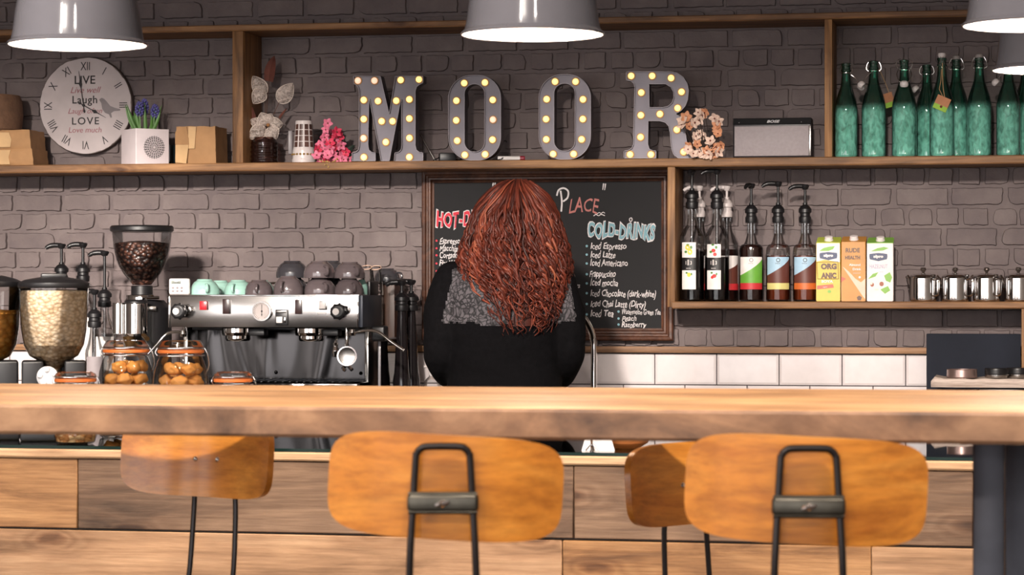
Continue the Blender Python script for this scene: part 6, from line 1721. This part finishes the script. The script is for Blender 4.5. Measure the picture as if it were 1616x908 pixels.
for px, Y, lab in ((1572, 8.05, 'black lidded jar with a silver foot on the pale plank'), (1606, 8.10, 'black lidded jar cut by the end panel on the pale plank')):
    t = thing('lidded_jar', lab, 'jar', on(px, Y, ztp), 0, 'black lidded jars'); r = 17.5 * mpp(px, Y)
    m = MB(); m.lathe([(0, 0), (r * .95, 0), (r, .003), (r, .010), (0, .010)], 30); m.build('silver_foot', M_steel, t)
    m = MB(); m.lathe([(0, .0102), (r * .97, .0102), (r * 1.02, .0125), (r * 1.02, .026), (r * .97, .030), (0, .031)], 30); m.build('lid', M_black, t)

# ================================================================ things on the bar
def bar_thing(name, label, cat, px, dy, group=None):
    p_, u_ = on_bar(px, dy)
    return thing(name, label, cat, p_, vr(px), group), p_, u_
def cereal_mat(name, cols, scale):
    t_ = NT(name); v_ = t_.add('ShaderNodeTexVoronoi', i_Scale=scale); t_.link(t_.coords((1, 1, 1.4)), v_.inputs['Vector'])
    r_ = t_.ramp(v_.outputs['Color'], [(0.1, lin(cols[0])), (0.5, lin(cols[1])), (0.9, lin(cols[2]))]); 
    r2 = t_.ramp(v_.outputs['Distance'], [(0.2, (1, 1, 1, 1)), (0.75, (.55, .5, .45, 1))])
    mx_ = t_.add('ShaderNodeMix', data_type='RGBA', blend_type='MULTIPLY'); mx_.inputs['Factor'].default_value = .8
    t_.link(r_.outputs[0], mx_.inputs['A']); t_.link(r2.outputs[0], mx_.inputs['B']); t_.link(mx_.outputs['Result'], t_.b.inputs['Base Color'])
    iv = t_.add('ShaderNodeMath', operation='SUBTRACT'); iv.inputs[0].default_value = 1; t_.link(v_.outputs['Distance'], iv.inputs[1]); t_.bump(iv.outputs[0], .9, .006)
    t_.b.inputs['Roughness'].default_value = .7; return t_.m
M_oats = cereal_mat('rolled_oats', ((206, 180, 144), (226, 204, 172), (240, 224, 200)), 95.0)
M_flakes = cereal_mat('corn_flakes', ((212, 140, 44), (234, 168, 66), (246, 196, 104)), 62.0)
M_granola = cereal_mat('granola', ((168, 104, 50), (206, 148, 84), (232, 200, 150)), 80.0)
M_clear = thin_glass('clear_canister', (.97, .965, .96), (.84, .83, .82), gloss=1.0)
def dispenser(label, px, dy, mat_, level, lidtop, lidbot):
    t_, p_, u_ = bar_thing('cereal_dispenser', label, 'cereal dispenser', px, dy, 'cereal dispensers on the bar')
    def z_(py): return CAM_Z + (Y_HOR - py) * u_ - p_.z
    R_ = 54.5 * u_
    m_ = MB(); m_.lathe([(12 * u_, z_(592)), (12 * u_, z_(582)), (20 * u_, z_(572)), (38 * u_, z_(562)), (47 * u_, z_(545)), (51 * u_, z_(520)), (R_ * .98, z_(480)), (R_, z_(lidbot - 2))], 44); m_.build('canister', M_clear, t_)
    m_ = MB(); pr_ = [(0, z_(590)), (11 * u_, z_(590)), (11 * u_, z_(582)), (19 * u_, z_(572.5)), (37 * u_, z_(562.5)), (45.5 * u_, z_(545)), (49.5 * u_, z_(520))]
    if level < 500: pr_ += [(R_ * .95, z_(490)), (R_ * .965, z_(level + 4))]
    pr_ += [(R_ * .93, z_(level)), (R_ * .5, z_(level - 2)), (0, z_(level - 1))]
    m_.lathe(pr_, 40); tag(m_.build('cereal', mat_, t_), kind='stuff')
    m_ = MB(); m_.lathe([(0, z_(lidbot)), (R_ * 1.01, z_(lidbot)), (R_ * 1.04, z_(lidbot - 3)), (R_ * 1.03, z_(lidbot - 8)), (R_ * .85, z_(lidbot - 13)), (R_ * .55, z_(lidtop + 3)), (R_ * .32, z_(lidtop + 1)), (0, z_(lidtop + 1))], 44)
    ld = m_.build('lid', M_black, t_)
    m_ = MB(); m_.box((0, 0, z_(lidtop - .5)), (R_ * .75, R_ * .28, .012), .004, 3); m_.build('lid_grip', M_black, ld)
    m_ = MB(); zt_ = z_(569)
    for s in (-1, 1): m_.box((s * 33 * u_, 0, zt_ / 2), (34 * u_, .10, zt_), .006, 3)
    m_.box((0, .035, zt_ * .5), (90 * u_, .03, zt_), .004); m_.box((0, 0, .012), (104 * u_, .15, .024), .005, 3); m_.build('stand', M_black, t_)
    m_ = MB(); zk = z_(594); m_.lathe([(0, 0), (.010, 0), (.012, .012), (.024, .014), (.026, .024), (.020, .030), (0, .031)], 20, (-10 * u_, -.035, zk), M=RX)
    for i in range(5):
        a = 2 * PI * i / 5 + .4; m_.sphere((-10 * u_ + .018 * math.cos(a), -.066, zk + .018 * math.sin(a)), .008, (1, .8, 1), 8, 6)
    m_.build('dial', plain('clear_white_dial', (226, 224, 226), .15, coat=.5) if 'clear_white_dial' not in bpy.data.materials else bpy.data.materials['clear_white_dial'], t_)
dispenser('cereal dispenser full of pale rolled oats', 85, .24, M_oats, 459, 436, 455)
dispenser('cereal dispenser with yellow corn flakes at the left edge of the photo', -22, .24, M_flakes, 491, 433, 453)

M_seal = plain('orange_rubber_seal', (206, 110, 48), .5)
M_bisc = plain('golden_biscuit', (206, 140, 66), .7, var=.25, bscale=40, bump=.3)
def clip_jar(label, px, dy, ptop, wneck, wbody, kind):
    t_, p_, u_ = bar_thing('clip_jar', label, 'jar', px, dy, 'clip top glass jars on the bar')
    H = CAM_Z + (Y_HOR - ptop) * u_ - p_.z; rn, rb = wneck / 2 * u_, wbody / 2 * u_
    tall = kind == 'tall'
    k_ = .125 * H if tall else .14 * H          # lid + collar share of the height
    zs_ = H - k_
    m_ = MB(); pr_ = [(0, .004), (rb * .80, .001), (rb * .90, .004)]
    if tall: pr_ += [(rb * .96, .02), (rb, .06), (rb, H * .42), (rb * .98, H * .55), (rb * .92, H * .68), (rn * 1.08, H * .79), (rn * .97, H * .84), (rn * .96, zs_ - .004), (rn, zs_)]
    else: pr_ += [(rb, .02), (rb, H * .55), (rn * 1.0, H * .68), (rn * .97, zs_)]
    m_.lathe(pr_, 40); m_.build('jar_glass', M_glass, t_)
    m_ = MB(); m_.lathe([(rn * .93, zs_ + .0002), (rn * 1.05, zs_ + .0002), (rn * 1.07, zs_ + .004), (rn * 1.05, zs_ + .008), (rn * .93, zs_ + .008)], 36); m_.build('rubber_seal', M_seal, t_)
    m_ = MB(); m_.lathe([(rn * 1.04, zs_ + .0085), (rn * 1.06, zs_ + .014), (rn * 1.0, zs_ + .020), (rn * .92, H - .003), (rn * .86, H), (0, H)], 36); m_.build('glass_lid', M_glass, t_)
    m_ = MB()
    for zz in (zs_ - .006, zs_ + .012): m_.tube([(rn * 1.07 * math.cos(a), rn * 1.07 * math.sin(a), zz) for a in [2 * PI * i / 30 for i in range(30)]], .0015, 6, closed=True)
    for s in (-1, 1):
        m_.tube(smooth_path([(rn * 1.07, s * .012, zs_ + .012), (rn * 1.22, s * .012, zs_ - .004), (rn * 1.28, s * .010, zs_ - .030), (rn * 1.15, s * .008, zs_ - .048)], 4), .0015, 6)
    m_.tube([(rn * 1.15, -.008, zs_ - .048), (rn * 1.15, .008, zs_ - .048)], .0015, 6)
    m_.tube(smooth_path([(-rn * 1.07, -.008, zs_ + .012), (-rn * 1.16, -.008, zs_ + .002), (-rn * 1.07, -.008, zs_ - .006)], 4), .0015, 6)
    m_.build('wire_clip', M_wire, t_)
    return t_, p_, u_, H, rb
GC = {}
for px, label, seed, pc_ in ((199, 'tall clip top jar of golden pastries beside the oat dispenser', 4, 560), (285.5, 'tall clip top jar of golden pastries in front of the coffee machine', 7, 578)):
    t, p_, u_, H, rb = clip_jar(label, px, .38 if px < 250 else .22, 537.5, 69, 92, 'tall')
    R2 = random.Random(seed); n_ = 0
    zmax = CAM_Z + (Y_HOR - pc_) * u_ - p_.z
    zz = .010; layer = 0
    while zz < zmax - .02:
        for k in range(5):
            a = 2 * PI * k / 5 + layer * .63 + R2.uniform(-.15, .15); rr = rb * .48
            if zz > zmax - .05 and R2.random() < .35: continue
            nm = 'golden pastry inside the tall clip jar beside the oat dispenser' if px < 250 else 'golden pastry inside the tall clip jar in front of the coffee machine'
            b = bmesh.new(); bmesh.ops.create_icosphere(b, subdivisions=3, radius=1)
            sd = R2.random() * 90
            for v in b.verts:
                c_ = v.co.copy(); f_ = 1 + .38 * noise.noise(c_ * 1.5 + Vector((sd, 0, 0))) + .08 * noise.noise(c_ * 4 + Vector((sd, 2, 0)))
                v.co = Vector((c_.x * .0205 * f_, c_.y * .0185 * f_, c_.z * .0150 * f_))
            mm = MB(); mm.bm(b)
            o = mm.build('pastry', M_bisc, None, (p_.x + rr * math.cos(a), p_.y + rr * math.sin(a), p_.z + zz + .014), angle=80); o.rotation_euler = (R2.uniform(-.25, .25), R2.uniform(-.25, .25), a)
            tag(o, nm, 'pastry', 'pastries in the ' + ('left' if px < 250 else 'right') + ' tall jar')
        zz += .0305; layer += 1
for px, label, dy in ((119, 'short clip top jar of granola standing in front of the oat dispenser', .075), (368, 'short clip top jar of granola in front of the coffee machine drip tray', .12)):
    t, p_, u_, H, rb = clip_jar(label, px, dy, 587, 58 if px > 200 else 62, 64 if px > 200 else 67, 'short')
    m = MB(); m.lathe([(0, .006), (rb * .88, .006), (rb * .95, .02), (rb * .95, H * .50), (rb * .5, H * .53), (0, H * .53)], 36); tag(m.build('granola', M_granola, t), kind='stuff')
# small things seen under the table edge
t, p_, u_ = bar_thing('menu_card', 'white folded card standing on the glass bar top below the tap', 'card', 944, .10)
cw, chh = 26 * u_, .085
m = MB()
for s in (-1, 1): m.put([(-cw, s * .03, 0), (cw, s * .03, 0), (cw * .35, 0, chh), (-cw * .35, 0, chh)] + [(-cw, s * .03 - s * .001, 0), (cw, s * .03 - s * .001, 0), (cw * .35, -s * .001, chh), (-cw * .35, -s * .001, chh)], [[0, 1, 2, 3], [7, 6, 5, 4], [0, 4, 5, 1], [1, 5, 6, 2], [3, 7, 4, 0]])
m.build('folded_card', M_white, t, smooth=False)
t, p_, u_ = bar_thing('card_stand', 'little chrome stand with a star foot beside the white card', 'stand', 934, .045)
m = MB(); m.tube([(0, 0, .001), (0, 0, .06)], .003, 8)
for k in range(5):
    a = 2 * PI * k / 5; m.tube([(0, 0, .018), (.016 * math.cos(a), .016 * math.sin(a), .003)], .0018, 6)
m.lathe([(0, 0), (.005, 0), (.004, .004), (0, .004)], 12); m.build('stand_wire', M_chrome, t)
t, p_, u_ = bar_thing('wooden_bowl', 'orange brown wooden bowl behind the white card', 'bowl', 985, .20)
m = MB(); m.lathe([(0, 0), (.035, 0), (.055, .012), (.07, .04), (.074, .06), (.070, .06), (.05, .018), (0, .010)], 36); m.build('bowl', wood('orange_wood', (150, 84, 40), (190, 116, 62), (214, 146, 88), knots=False, rough=.35), t)
# ================================================================ the woman at the counter
YWN = 7.52
uw = mpp(796, YWN)
def wx(px): return (px - 796) * uw
def wz(py): return CAM_Z + (Y_HOR - py) * uw
wo = P(796, 467, YWN); wo.z = 0
person = thing('person', 'person with long curly auburn hair in a black jumper, seen from behind at the counter', 'person', wo, vr(796))
M_skin = plain('skin', (208, 160, 138), .5, var=.05); M_skin.node_tree.nodes['Principled BSDF'].inputs['Subsurface Weight'].default_value = .08
M_knit = plain('black_knit', (9, 8, 10), .9, var=.3, bump=.3, bscale=160, spec=.1)
M_denim = plain('dark_denim', (34, 38, 52), .8, bump=.2, bscale=150)
M_shoe = plain('black_leather', (24, 22, 22), .4)

def remeshed(mb_, voxel, smooth_it):
    me = bpy.data.meshes.new('tmp'); me.from_pydata(mb_.v, [], mb_.f); me.update()
    b = bmesh.new(); b.from_mesh(me); bmesh.ops.recalc_face_normals(b, faces=b.faces[:]); b.to_mesh(me); b.free()
    o = bpy.data.objects.new('tmp', me); COL.objects.link(o)
    md = o.modifiers.new('r', 'REMESH'); md.mode = 'VOXEL'; md.voxel_size = voxel; md.use_smooth_shade = True
    sm = o.modifiers.new('s', 'SMOOTH'); sm.iterations = smooth_it; sm.factor = .5
    bpy.context.view_layer.update()
    dg = bpy.context.evaluated_depsgraph_get()
    out = bpy.data.meshes.new_from_object(o.evaluated_get(dg), depsgraph=dg)
    bpy.data.objects.remove(o); bpy.data.meshes.remove(me)
    return out
def mesh_part(me, name, m_, parent):
    me.name = name; me.materials.clear(); me.materials.append(m_)
    me.polygons.foreach_set('use_smooth', [True] * len(me.polygons))
    o = bpy.data.objects.new(name, me); COL.objects.link(o); o.parent = parent; return o
def loft(mb_, rings, n=28, p=2.4):
    """rings: (cx, cy, cz, rx, ry); stacked closed super-ellipses with end caps"""
    vs = []; 
    for cx_, cy_, cz_, rx, ry in rings:
        for i in range(n):
            a = 2 * PI * i / n; c_, s_ = math.cos(a), math.sin(a)
            vs.append((cx_ + rx * math.copysign(abs(c_) ** (2 / p), c_), cy_ + ry * math.copysign(abs(s_) ** (2 / p), s_), cz_))
    fs = [[r * n + i, r * n + (i + 1) % n, (r + 1) * n + (i + 1) % n, (r + 1) * n + i] for r in range(len(rings) - 1) for i in range(n)]
    fs += [list(range(n))[::-1], [(len(rings) - 1) * n + i for i in range(n)]]
    mb_.put(vs, fs)
def limb(mb_, pts, rs, k=5):
    q = smooth_path(pts, k); n_ = len(pts); rr = []
    for i in range(len(q)):
        t_ = i / k; a = min(int(t_), n_ - 2); f_ = t_ - a; rr.append(rs[a] * (1 - f_) + rs[a + 1] * f_)
    mb_.tube(q, rr, 16)
    mb_.sphere(q[0], rs[0], nu=16, nv=10); mb_.sphere(q[-1], rs[-1], nu=16, nv=10)
HZ = wz(338)                       # centre of the head
arm_pts = lambda s: [(s * .150, -.01, wz(444)), (s * .178, -.02, wz(490)), (s * .186, -.02, wz(558)), (s * .165, .10, wz(590)), (s * .125, .235, .985)]
# body: one continuous skin
HX = wx(813)
b_ = MB()
loft(b_, [(0, 0, .80, .155, .105), (0, -.01, .90, .168, .115), (0, -.005, 1.0, .140, .100), (0, 0, 1.10, .138, .098), (0, 0, 1.20, .150, .105), (0, -.01, 1.28, .150, .090), (0, -.01, 1.33, .105, .070), (HX * .4, 0, 1.365, .060, .058), (HX * .7, .012, 1.41, .050, .052), (HX, .020, 1.46, .050, .054)])
b_.sphere((HX, .030, HZ - .008), .1, (.076 / .1, .094 / .1, .97), 24, 16)
b_.sphere((HX, .062, HZ - .055), .1, (.056 / .1, .066 / .1, .56), 20, 12)       # jaw
b_.tube([(HX, .122, HZ + .018), (HX, .142, HZ - .018), (HX, .134, HZ - .026)], [.007, .012, .008], 10)      # nose
b_.sphere((HX, .122, HZ - .052), .1, (.022 / .1, .010 / .1, .09), 12, 8)        # lips
for s in (-1, 1):
    b_.sphere((HX + s * .078, .03, HZ - .005), .1, (.010 / .1, .020 / .1, .32), 12, 8)       # ears
    b_.sphere((HX + s * .032, .114, HZ + .028), .1, (.018 / .1, .012 / .1, .06), 10, 8)      # brows
    limb(b_, arm_pts(s), [.046, .042, .036, .034, .026])
    # hand lying on the edge of the worktop: palm, four bent fingers, thumb from the side
    w0 = Vector((s * .125, .235, .985)); 
    b_.sphere((s * .112, .295, .948), .1, (.038 / .1, .046 / .1, .15), 14, 10)
    b_.tube([w0, (s * .118, .268, .960)], [.025, .022], 12)
    for k, (dx, L_) in enumerate(((-.027, .066), (-.009, .076), (.009, .071), (.026, .056))):
        x_ = s * .110 + dx * (1 if s > 0 else -1) * -1
        b_.tube(smooth_path([(x_, .320, .948), (x_ + dx * .1, .320 + L_ * .45, .942), (x_ + dx * .14, .320 + L_ * .8, .924), (x_ + dx * .14, .320 + L_ * .95, .912)], 4), [.0092] * 5 + [.0085] * 5 + [.0078] * 3, 10)
    b_.tube(smooth_path([(s * .082, .285, .948), (s * .058, .310, .940), (s * .050, .340, .926), (s * .052, .352, .918)], 4), [.0115] * 5 + [.010] * 5 + [.0085] * 3, 10)
    limb(b_, [(s * .085, -.005, .84), (s * .088, .0, .66), (s * .088, .01, .46), (s * .088, -.012, .30), (s * .088, -.005, .085)], [.082, .078, .052, .050, .034])
    b_.tube([(s * .088, -.03, .042), (s * .090, .03, .045), (s * .094, .12, .030), (s * .096, .17, .022)], [.030, .036, .036, .022], 14)
mesh_part(remeshed(b_, .0075, 4), 'body', M_skin, person)
for s in (-1, 1):
    m = MB(); m.sphere((HX + s * .032, .1175, HZ + .012), .0125, nu=14, nv=10); e_ = m.build('eye', M_white, person)
    m = MB(); m.sphere((HX + s * .032, .1265, HZ + .010), .0055, (1, .8, 1), 10, 8); m.build('iris', M_ink, e_)
# jumper
j_ = MB()
loft(j_, [(0, -.005, .83, .200, .146), (0, -.005, .875, .196, .142), (0, -.008, .93, .186, .135), (0, -.005, wz(608), .168, .125), (0, -.005, wz(570), .166, .122), (0, -.005, wz(520), .172, .126), (0, -.010, wz(470), .176, .122), (0, -.014, wz(446), .170, .106), (0, -.012, wz(430), .130, .088), (0, -.008, wz(419), .090, .074), (0, -.004, wz(412), .066, .064)], 36)
for s in (-1, 1):
    limb(j_, arm_pts(s), [.060, .058, .051, .046, .036])
    j_.tube([(s * .125, .235, .985), (s * .121, .252, .975)], [.036, .035], 16)
jme = remeshed(j_, .0060, 7)
# soft folds in the knit
for v in jme.vertices:
    c_ = v.co
    f_ = noise.noise(Vector((c_.x * 7, c_.y * 7, c_.z * 16))) * .006 + noise.noise(Vector((c_.x * 18 + 3, c_.y * 9, c_.z * 30))) * .002
    v.co = c_ + v.normal * f_
jme.update()
jumper = mesh_part(jme, 'jumper', M_knit, person)
# lace yoke over the shoulder blades
def lace_mat():
    t_ = NT('black_lace')
    v_ = t_.coords((1, 1, 1))
    d = t_.add('ShaderNodeTexNoise', i_Scale=26.0, i_Detail=2.0); t_.link(v_, d.inputs['Vector'])
    md = t_.add('ShaderNodeVectorMath', operation='MULTIPLY_ADD'); md.inputs[1].default_value = (.05, .05, .05)
    t_.link(d.outputs['Color'], md.inputs[0]); t_.link(v_, md.inputs[2])
    vo = t_.add('ShaderNodeTexVoronoi', i_Scale=70.0, feature='DISTANCE_TO_EDGE'); t_.link(md.outputs[0], vo.inputs['Vector'])
    vo2 = t_.add('ShaderNodeTexVoronoi', i_Scale=34.0); t_.link(md.outputs[0], vo2.inputs['Vector'])
    r_ = t_.ramp(vo.outputs['Distance'], [(.06, lin((26, 24, 27))), (.16, lin((84, 79, 83)))])
    r2 = t_.ramp(vo2.outputs['Distance'], [(.15, (.35, .33, .35, 1)), (.45, (1, 1, 1, 1))])
    mx_ = t_.add('ShaderNodeMix', data_type='RGBA', blend_type='MULTIPLY'); mx_.inputs['Factor'].default_value = 1
    t_.link(r_.outputs[0], mx_.inputs['A']); t_.link(r2.outputs[0], mx_.inputs['B']); t_.link(mx_.outputs['Result'], t_.b.inputs['Base Color'])
    t_.b.inputs['Roughness'].default_value = .8; t_.bump(vo.outputs['Distance'], .4, .003); return t_.m
b = bmesh.new(); b.from_mesh(jme)
zlo, zhi = wz(519), wz(424)
def lace_zone(c):
    nz_ = noise.noise(c * 60) * .006 + noise.noise(c * 22) * .006
    t2 = (c.z - zlo) / (zhi - zlo)
    return zlo + .012 + .010 * abs(c.x) / .2 + nz_ < c.z < zhi and wx(694 + 24 * t2) + nz_ < c.x < wx(908 - 10 * t2) + nz_
dl = [f for f in b.faces if not (f.normal.y < -.12 and lace_zone(f.calc_center_median()))]
bmesh.ops.delete(b, geom=dl, context='FACES')
for v in b.verts: v.co += v.normal * .0018
lme = bpy.data.meshes.new('lace_yoke'); b.to_mesh(lme); b.free()
mesh_part(lme, 'lace_yoke', lace_mat(), jumper)
# jeans and shoes (behind the bar)
t_ = MB()
loft(t_, [(0, -.005, .82, .168, .120), (0, -.008, .88, .180, .128), (0, -.005, .94, .168, .122)], 28)
for s in (-1, 1): limb(t_, [(s * .085, -.005, .84), (s * .088, 0, .66), (s * .088, .01, .46), (s * .088, -.008, .30), (s * .088, -.005, .09)], [.094, .088, .066, .060, .050])
mesh_part(remeshed(t_, .010, 4), 'jeans', M_denim, person)
for s in (-1, 1):
    m = MB(); m.tube(smooth_path([(s * .088, -.055, .040), (s * .089, .0, .046), (s * .094, .10, .040), (s * .096, .17, .030), (s * .096, .20, .024)], 4), [.034] * 4 + [.042] * 4 + [.040] * 4 + [.034] * 4 + [.018], 16); m.box((s * .093, .07, .008), (.082, .265, .016), .006); m.build('shoe', M_shoe, person)

# ---- hair
HR = [(283, 803, 832), (288, 786, 845), (296, 773, 856), (310, 763, 866), (325, 755, 873), (340, 749, 878), (360, 742, 884), (380, 735, 890), (400, 730, 894), (420, 727, 897), (440, 728, 897), (460, 733, 894), (480, 740, 892), (500, 748, 888), (515, 756, 882), (530, 766, 874)]
HD = [(283, .020), (288, .055), (296, .080), (310, .100), (340, .125), (380, .142), (420, .150), (460, .158), (500, .162), (535, .160)]
def interp(tab, x, k=1):
    if x <= tab[0][0]: return tab[0][k]
    for a, c_ in zip(tab, tab[1:]):
        if x <= c_[0]: return a[k] + (c_[k] - a[k]) * (x - a[0]) / (c_[0] - a[0])
    return tab[-1][k]
def hsurf(s, py, off=0.0):
    """point on the fall of hair: s -1..1 across the back, beyond that round to the sides"""
    l, r_ = wx(interp(HR, py, 1)), wx(interp(HR, py, 2)); d_ = interp(HD, py)
    mid, hf = (l + r_) / 2, (r_ - l) / 2
    a = s * PI / 2
    fy = .5 if py < 400 else .5 * max(.12, 1 - (py - 400) / 90)
    yy = -(d_ + off) * max(0, math.cos(a)) ** .75 if abs(s) <= 1 else (.085 * fy * 2) * min(1, (abs(s) - 1) * 1.5)
    xx = mid + (hf - .004 + off) * math.sin(max(-PI / 2, min(PI / 2, a))) * (1 if abs(s) <= 1 else 1 - .25 * (abs(s) - 1))
    return Vector((xx, yy + .012, wz(py) + off * .3))
M_hair = NT('auburn_hair')
_at = M_hair.add('ShaderNodeAttribute', attribute_name='strand'); 
_rr = M_hair.ramp(_at.outputs['Fac'], [(0.0, lin((50, 20, 15))), (0.45, lin((96, 42, 30))), (0.8, lin((128, 62, 44))), (1.0, lin((152, 86, 62)))])
M_hair.link(_rr.outputs[0], M_hair.b.inputs['Base Color']); M_hair.b.inputs['Roughness'].default_value = .45; M_hair.b.inputs['Specular IOR Level'].default_value = .3
M_hair = M_hair.m
h_ = MB(); R2 = random.Random(5)
h_.a = .12
def under(u, v):                           # the mass below the strands
    py = 286 + (512 - 286) * u
    s = -1.6 + 3.2 * v
    return hsurf(s, py, -.014)
h_.grid(under, 34, 33)
def close_front(u, v):
    py = 286 + (395 - 286) * u
    return hsurf(-1.6, py, -.014).lerp(hsurf(1.6, py, -.014), v)
for i in range(470):
    s0 = R2.uniform(-1.25, 1.25)
    if i < 100: s0 = R2.choice((-1, 1)) * R2.uniform(.8, 1.2)
    end = R2.uniform(452, 530) - (abs(s0) ** 3) * R2.uniform(0, 22)
    late = R2.random() < .5
    start = 285 + abs(s0) * R2.uniform(0, 10) + (R2.uniform(20, 150) if late else 0)
    h_.a = min(1, max(0, R2.gauss(.38, .24)))
    ph = R2.random() * 7; per = R2.uniform(24, 42); amp = R2.uniform(.45, 1.15); off = R2.uniform(-.007, .010)
    pts, rs = [], []; n_ = max(12, int((end - start) / 3.6)); r0_ = R2.uniform(.0026, .0056)
    drift = R2.uniform(-.10, .10)
    for k in range(n_ + 1):
        t2 = k / n_; py = start + (end - start) * t2
        w_ = min(1, max(.12, (py - 305) / 110)) * amp
        ang = ph + (py - 285) / per * 2 * PI * (1 + .12 * math.sin(py * .03 + ph))
        fan = s0 * (.30 + .70 * min(1, (py - 280) / 60)) if start < 300 else s0
        p = hsurf(fan + drift * t2 + .05 * noise.noise(Vector((s0 * 9, py * .02, i))), py, off)
        lf = .0105 * w_
        p = p + Vector((math.cos(ang) * lf, math.sin(ang) * lf * .9 - .004 * w_, 0))
        if py > 512: p.x += (wx(820) - p.x) * (py - 512) / 140
        pts.append(p); rs.append(r0_ * (1 - .75 * max(0, t2 - .6) / .4) * (.5 + .5 * min(1, t2 * 8)))
    h_.tube(pts, rs, 5)
def cap(u, v):
    a = 2 * PI * v; e = u * 1.32
    fr = max(0, math.sin(a))
    e *= 1 - .42 * fr
    return Vector((HX + .088 * math.sin(e) * math.cos(a), .026 + .112 * math.sin(e) * math.sin(a) * (1 - .10 * fr), HZ - .004 + .100 * math.cos(e)))
h_.a = .15; h_.grid(cap, 14, 32)
for i in range(120):
    a = R2.uniform(-.3, PI + .3); h_.a = min(1, max(0, R2.gauss(.38, .2))); e1 = 1.32 * (1 - .40 * max(0, math.sin(a))) * R2.uniform(.85, 1.02)
    h_.tube([Vector((HX + .0885 * math.sin(t * e1) * math.cos(a + .1 * t), .026 + .1135 * math.sin(t * e1) * math.sin(a + .1 * t), HZ - .003 + .100 * math.cos(t * e1))) for t in [.06 + .94 * k / 9 for k in range(10)]], .0035, 5)
for i in range(46):                        # fine flyaway ends at the sides and below
    s0 = R2.choice((-1, 1)) * R2.uniform(.75, 1.02); py0 = R2.uniform(340, 440); h_.a = R2.uniform(.3, .9); ph = R2.random() * 6
    pts = []
    for k in range(14):
        py = py0 + k * R2.uniform(4, 7); p = hsurf(s0 * (1 + .006 * k), min(py, 528), .004 + .0006 * k)
        pts.append(p + Vector((math.cos(ph + k * .8) * .007, math.sin(ph + k * .8) * .006, 0)))
    h_.tube(pts, [.0016 * (1 - k / 18) for k in range(14)], 4)
h_.build('hair', M_hair, person, attr='strand', angle=80)
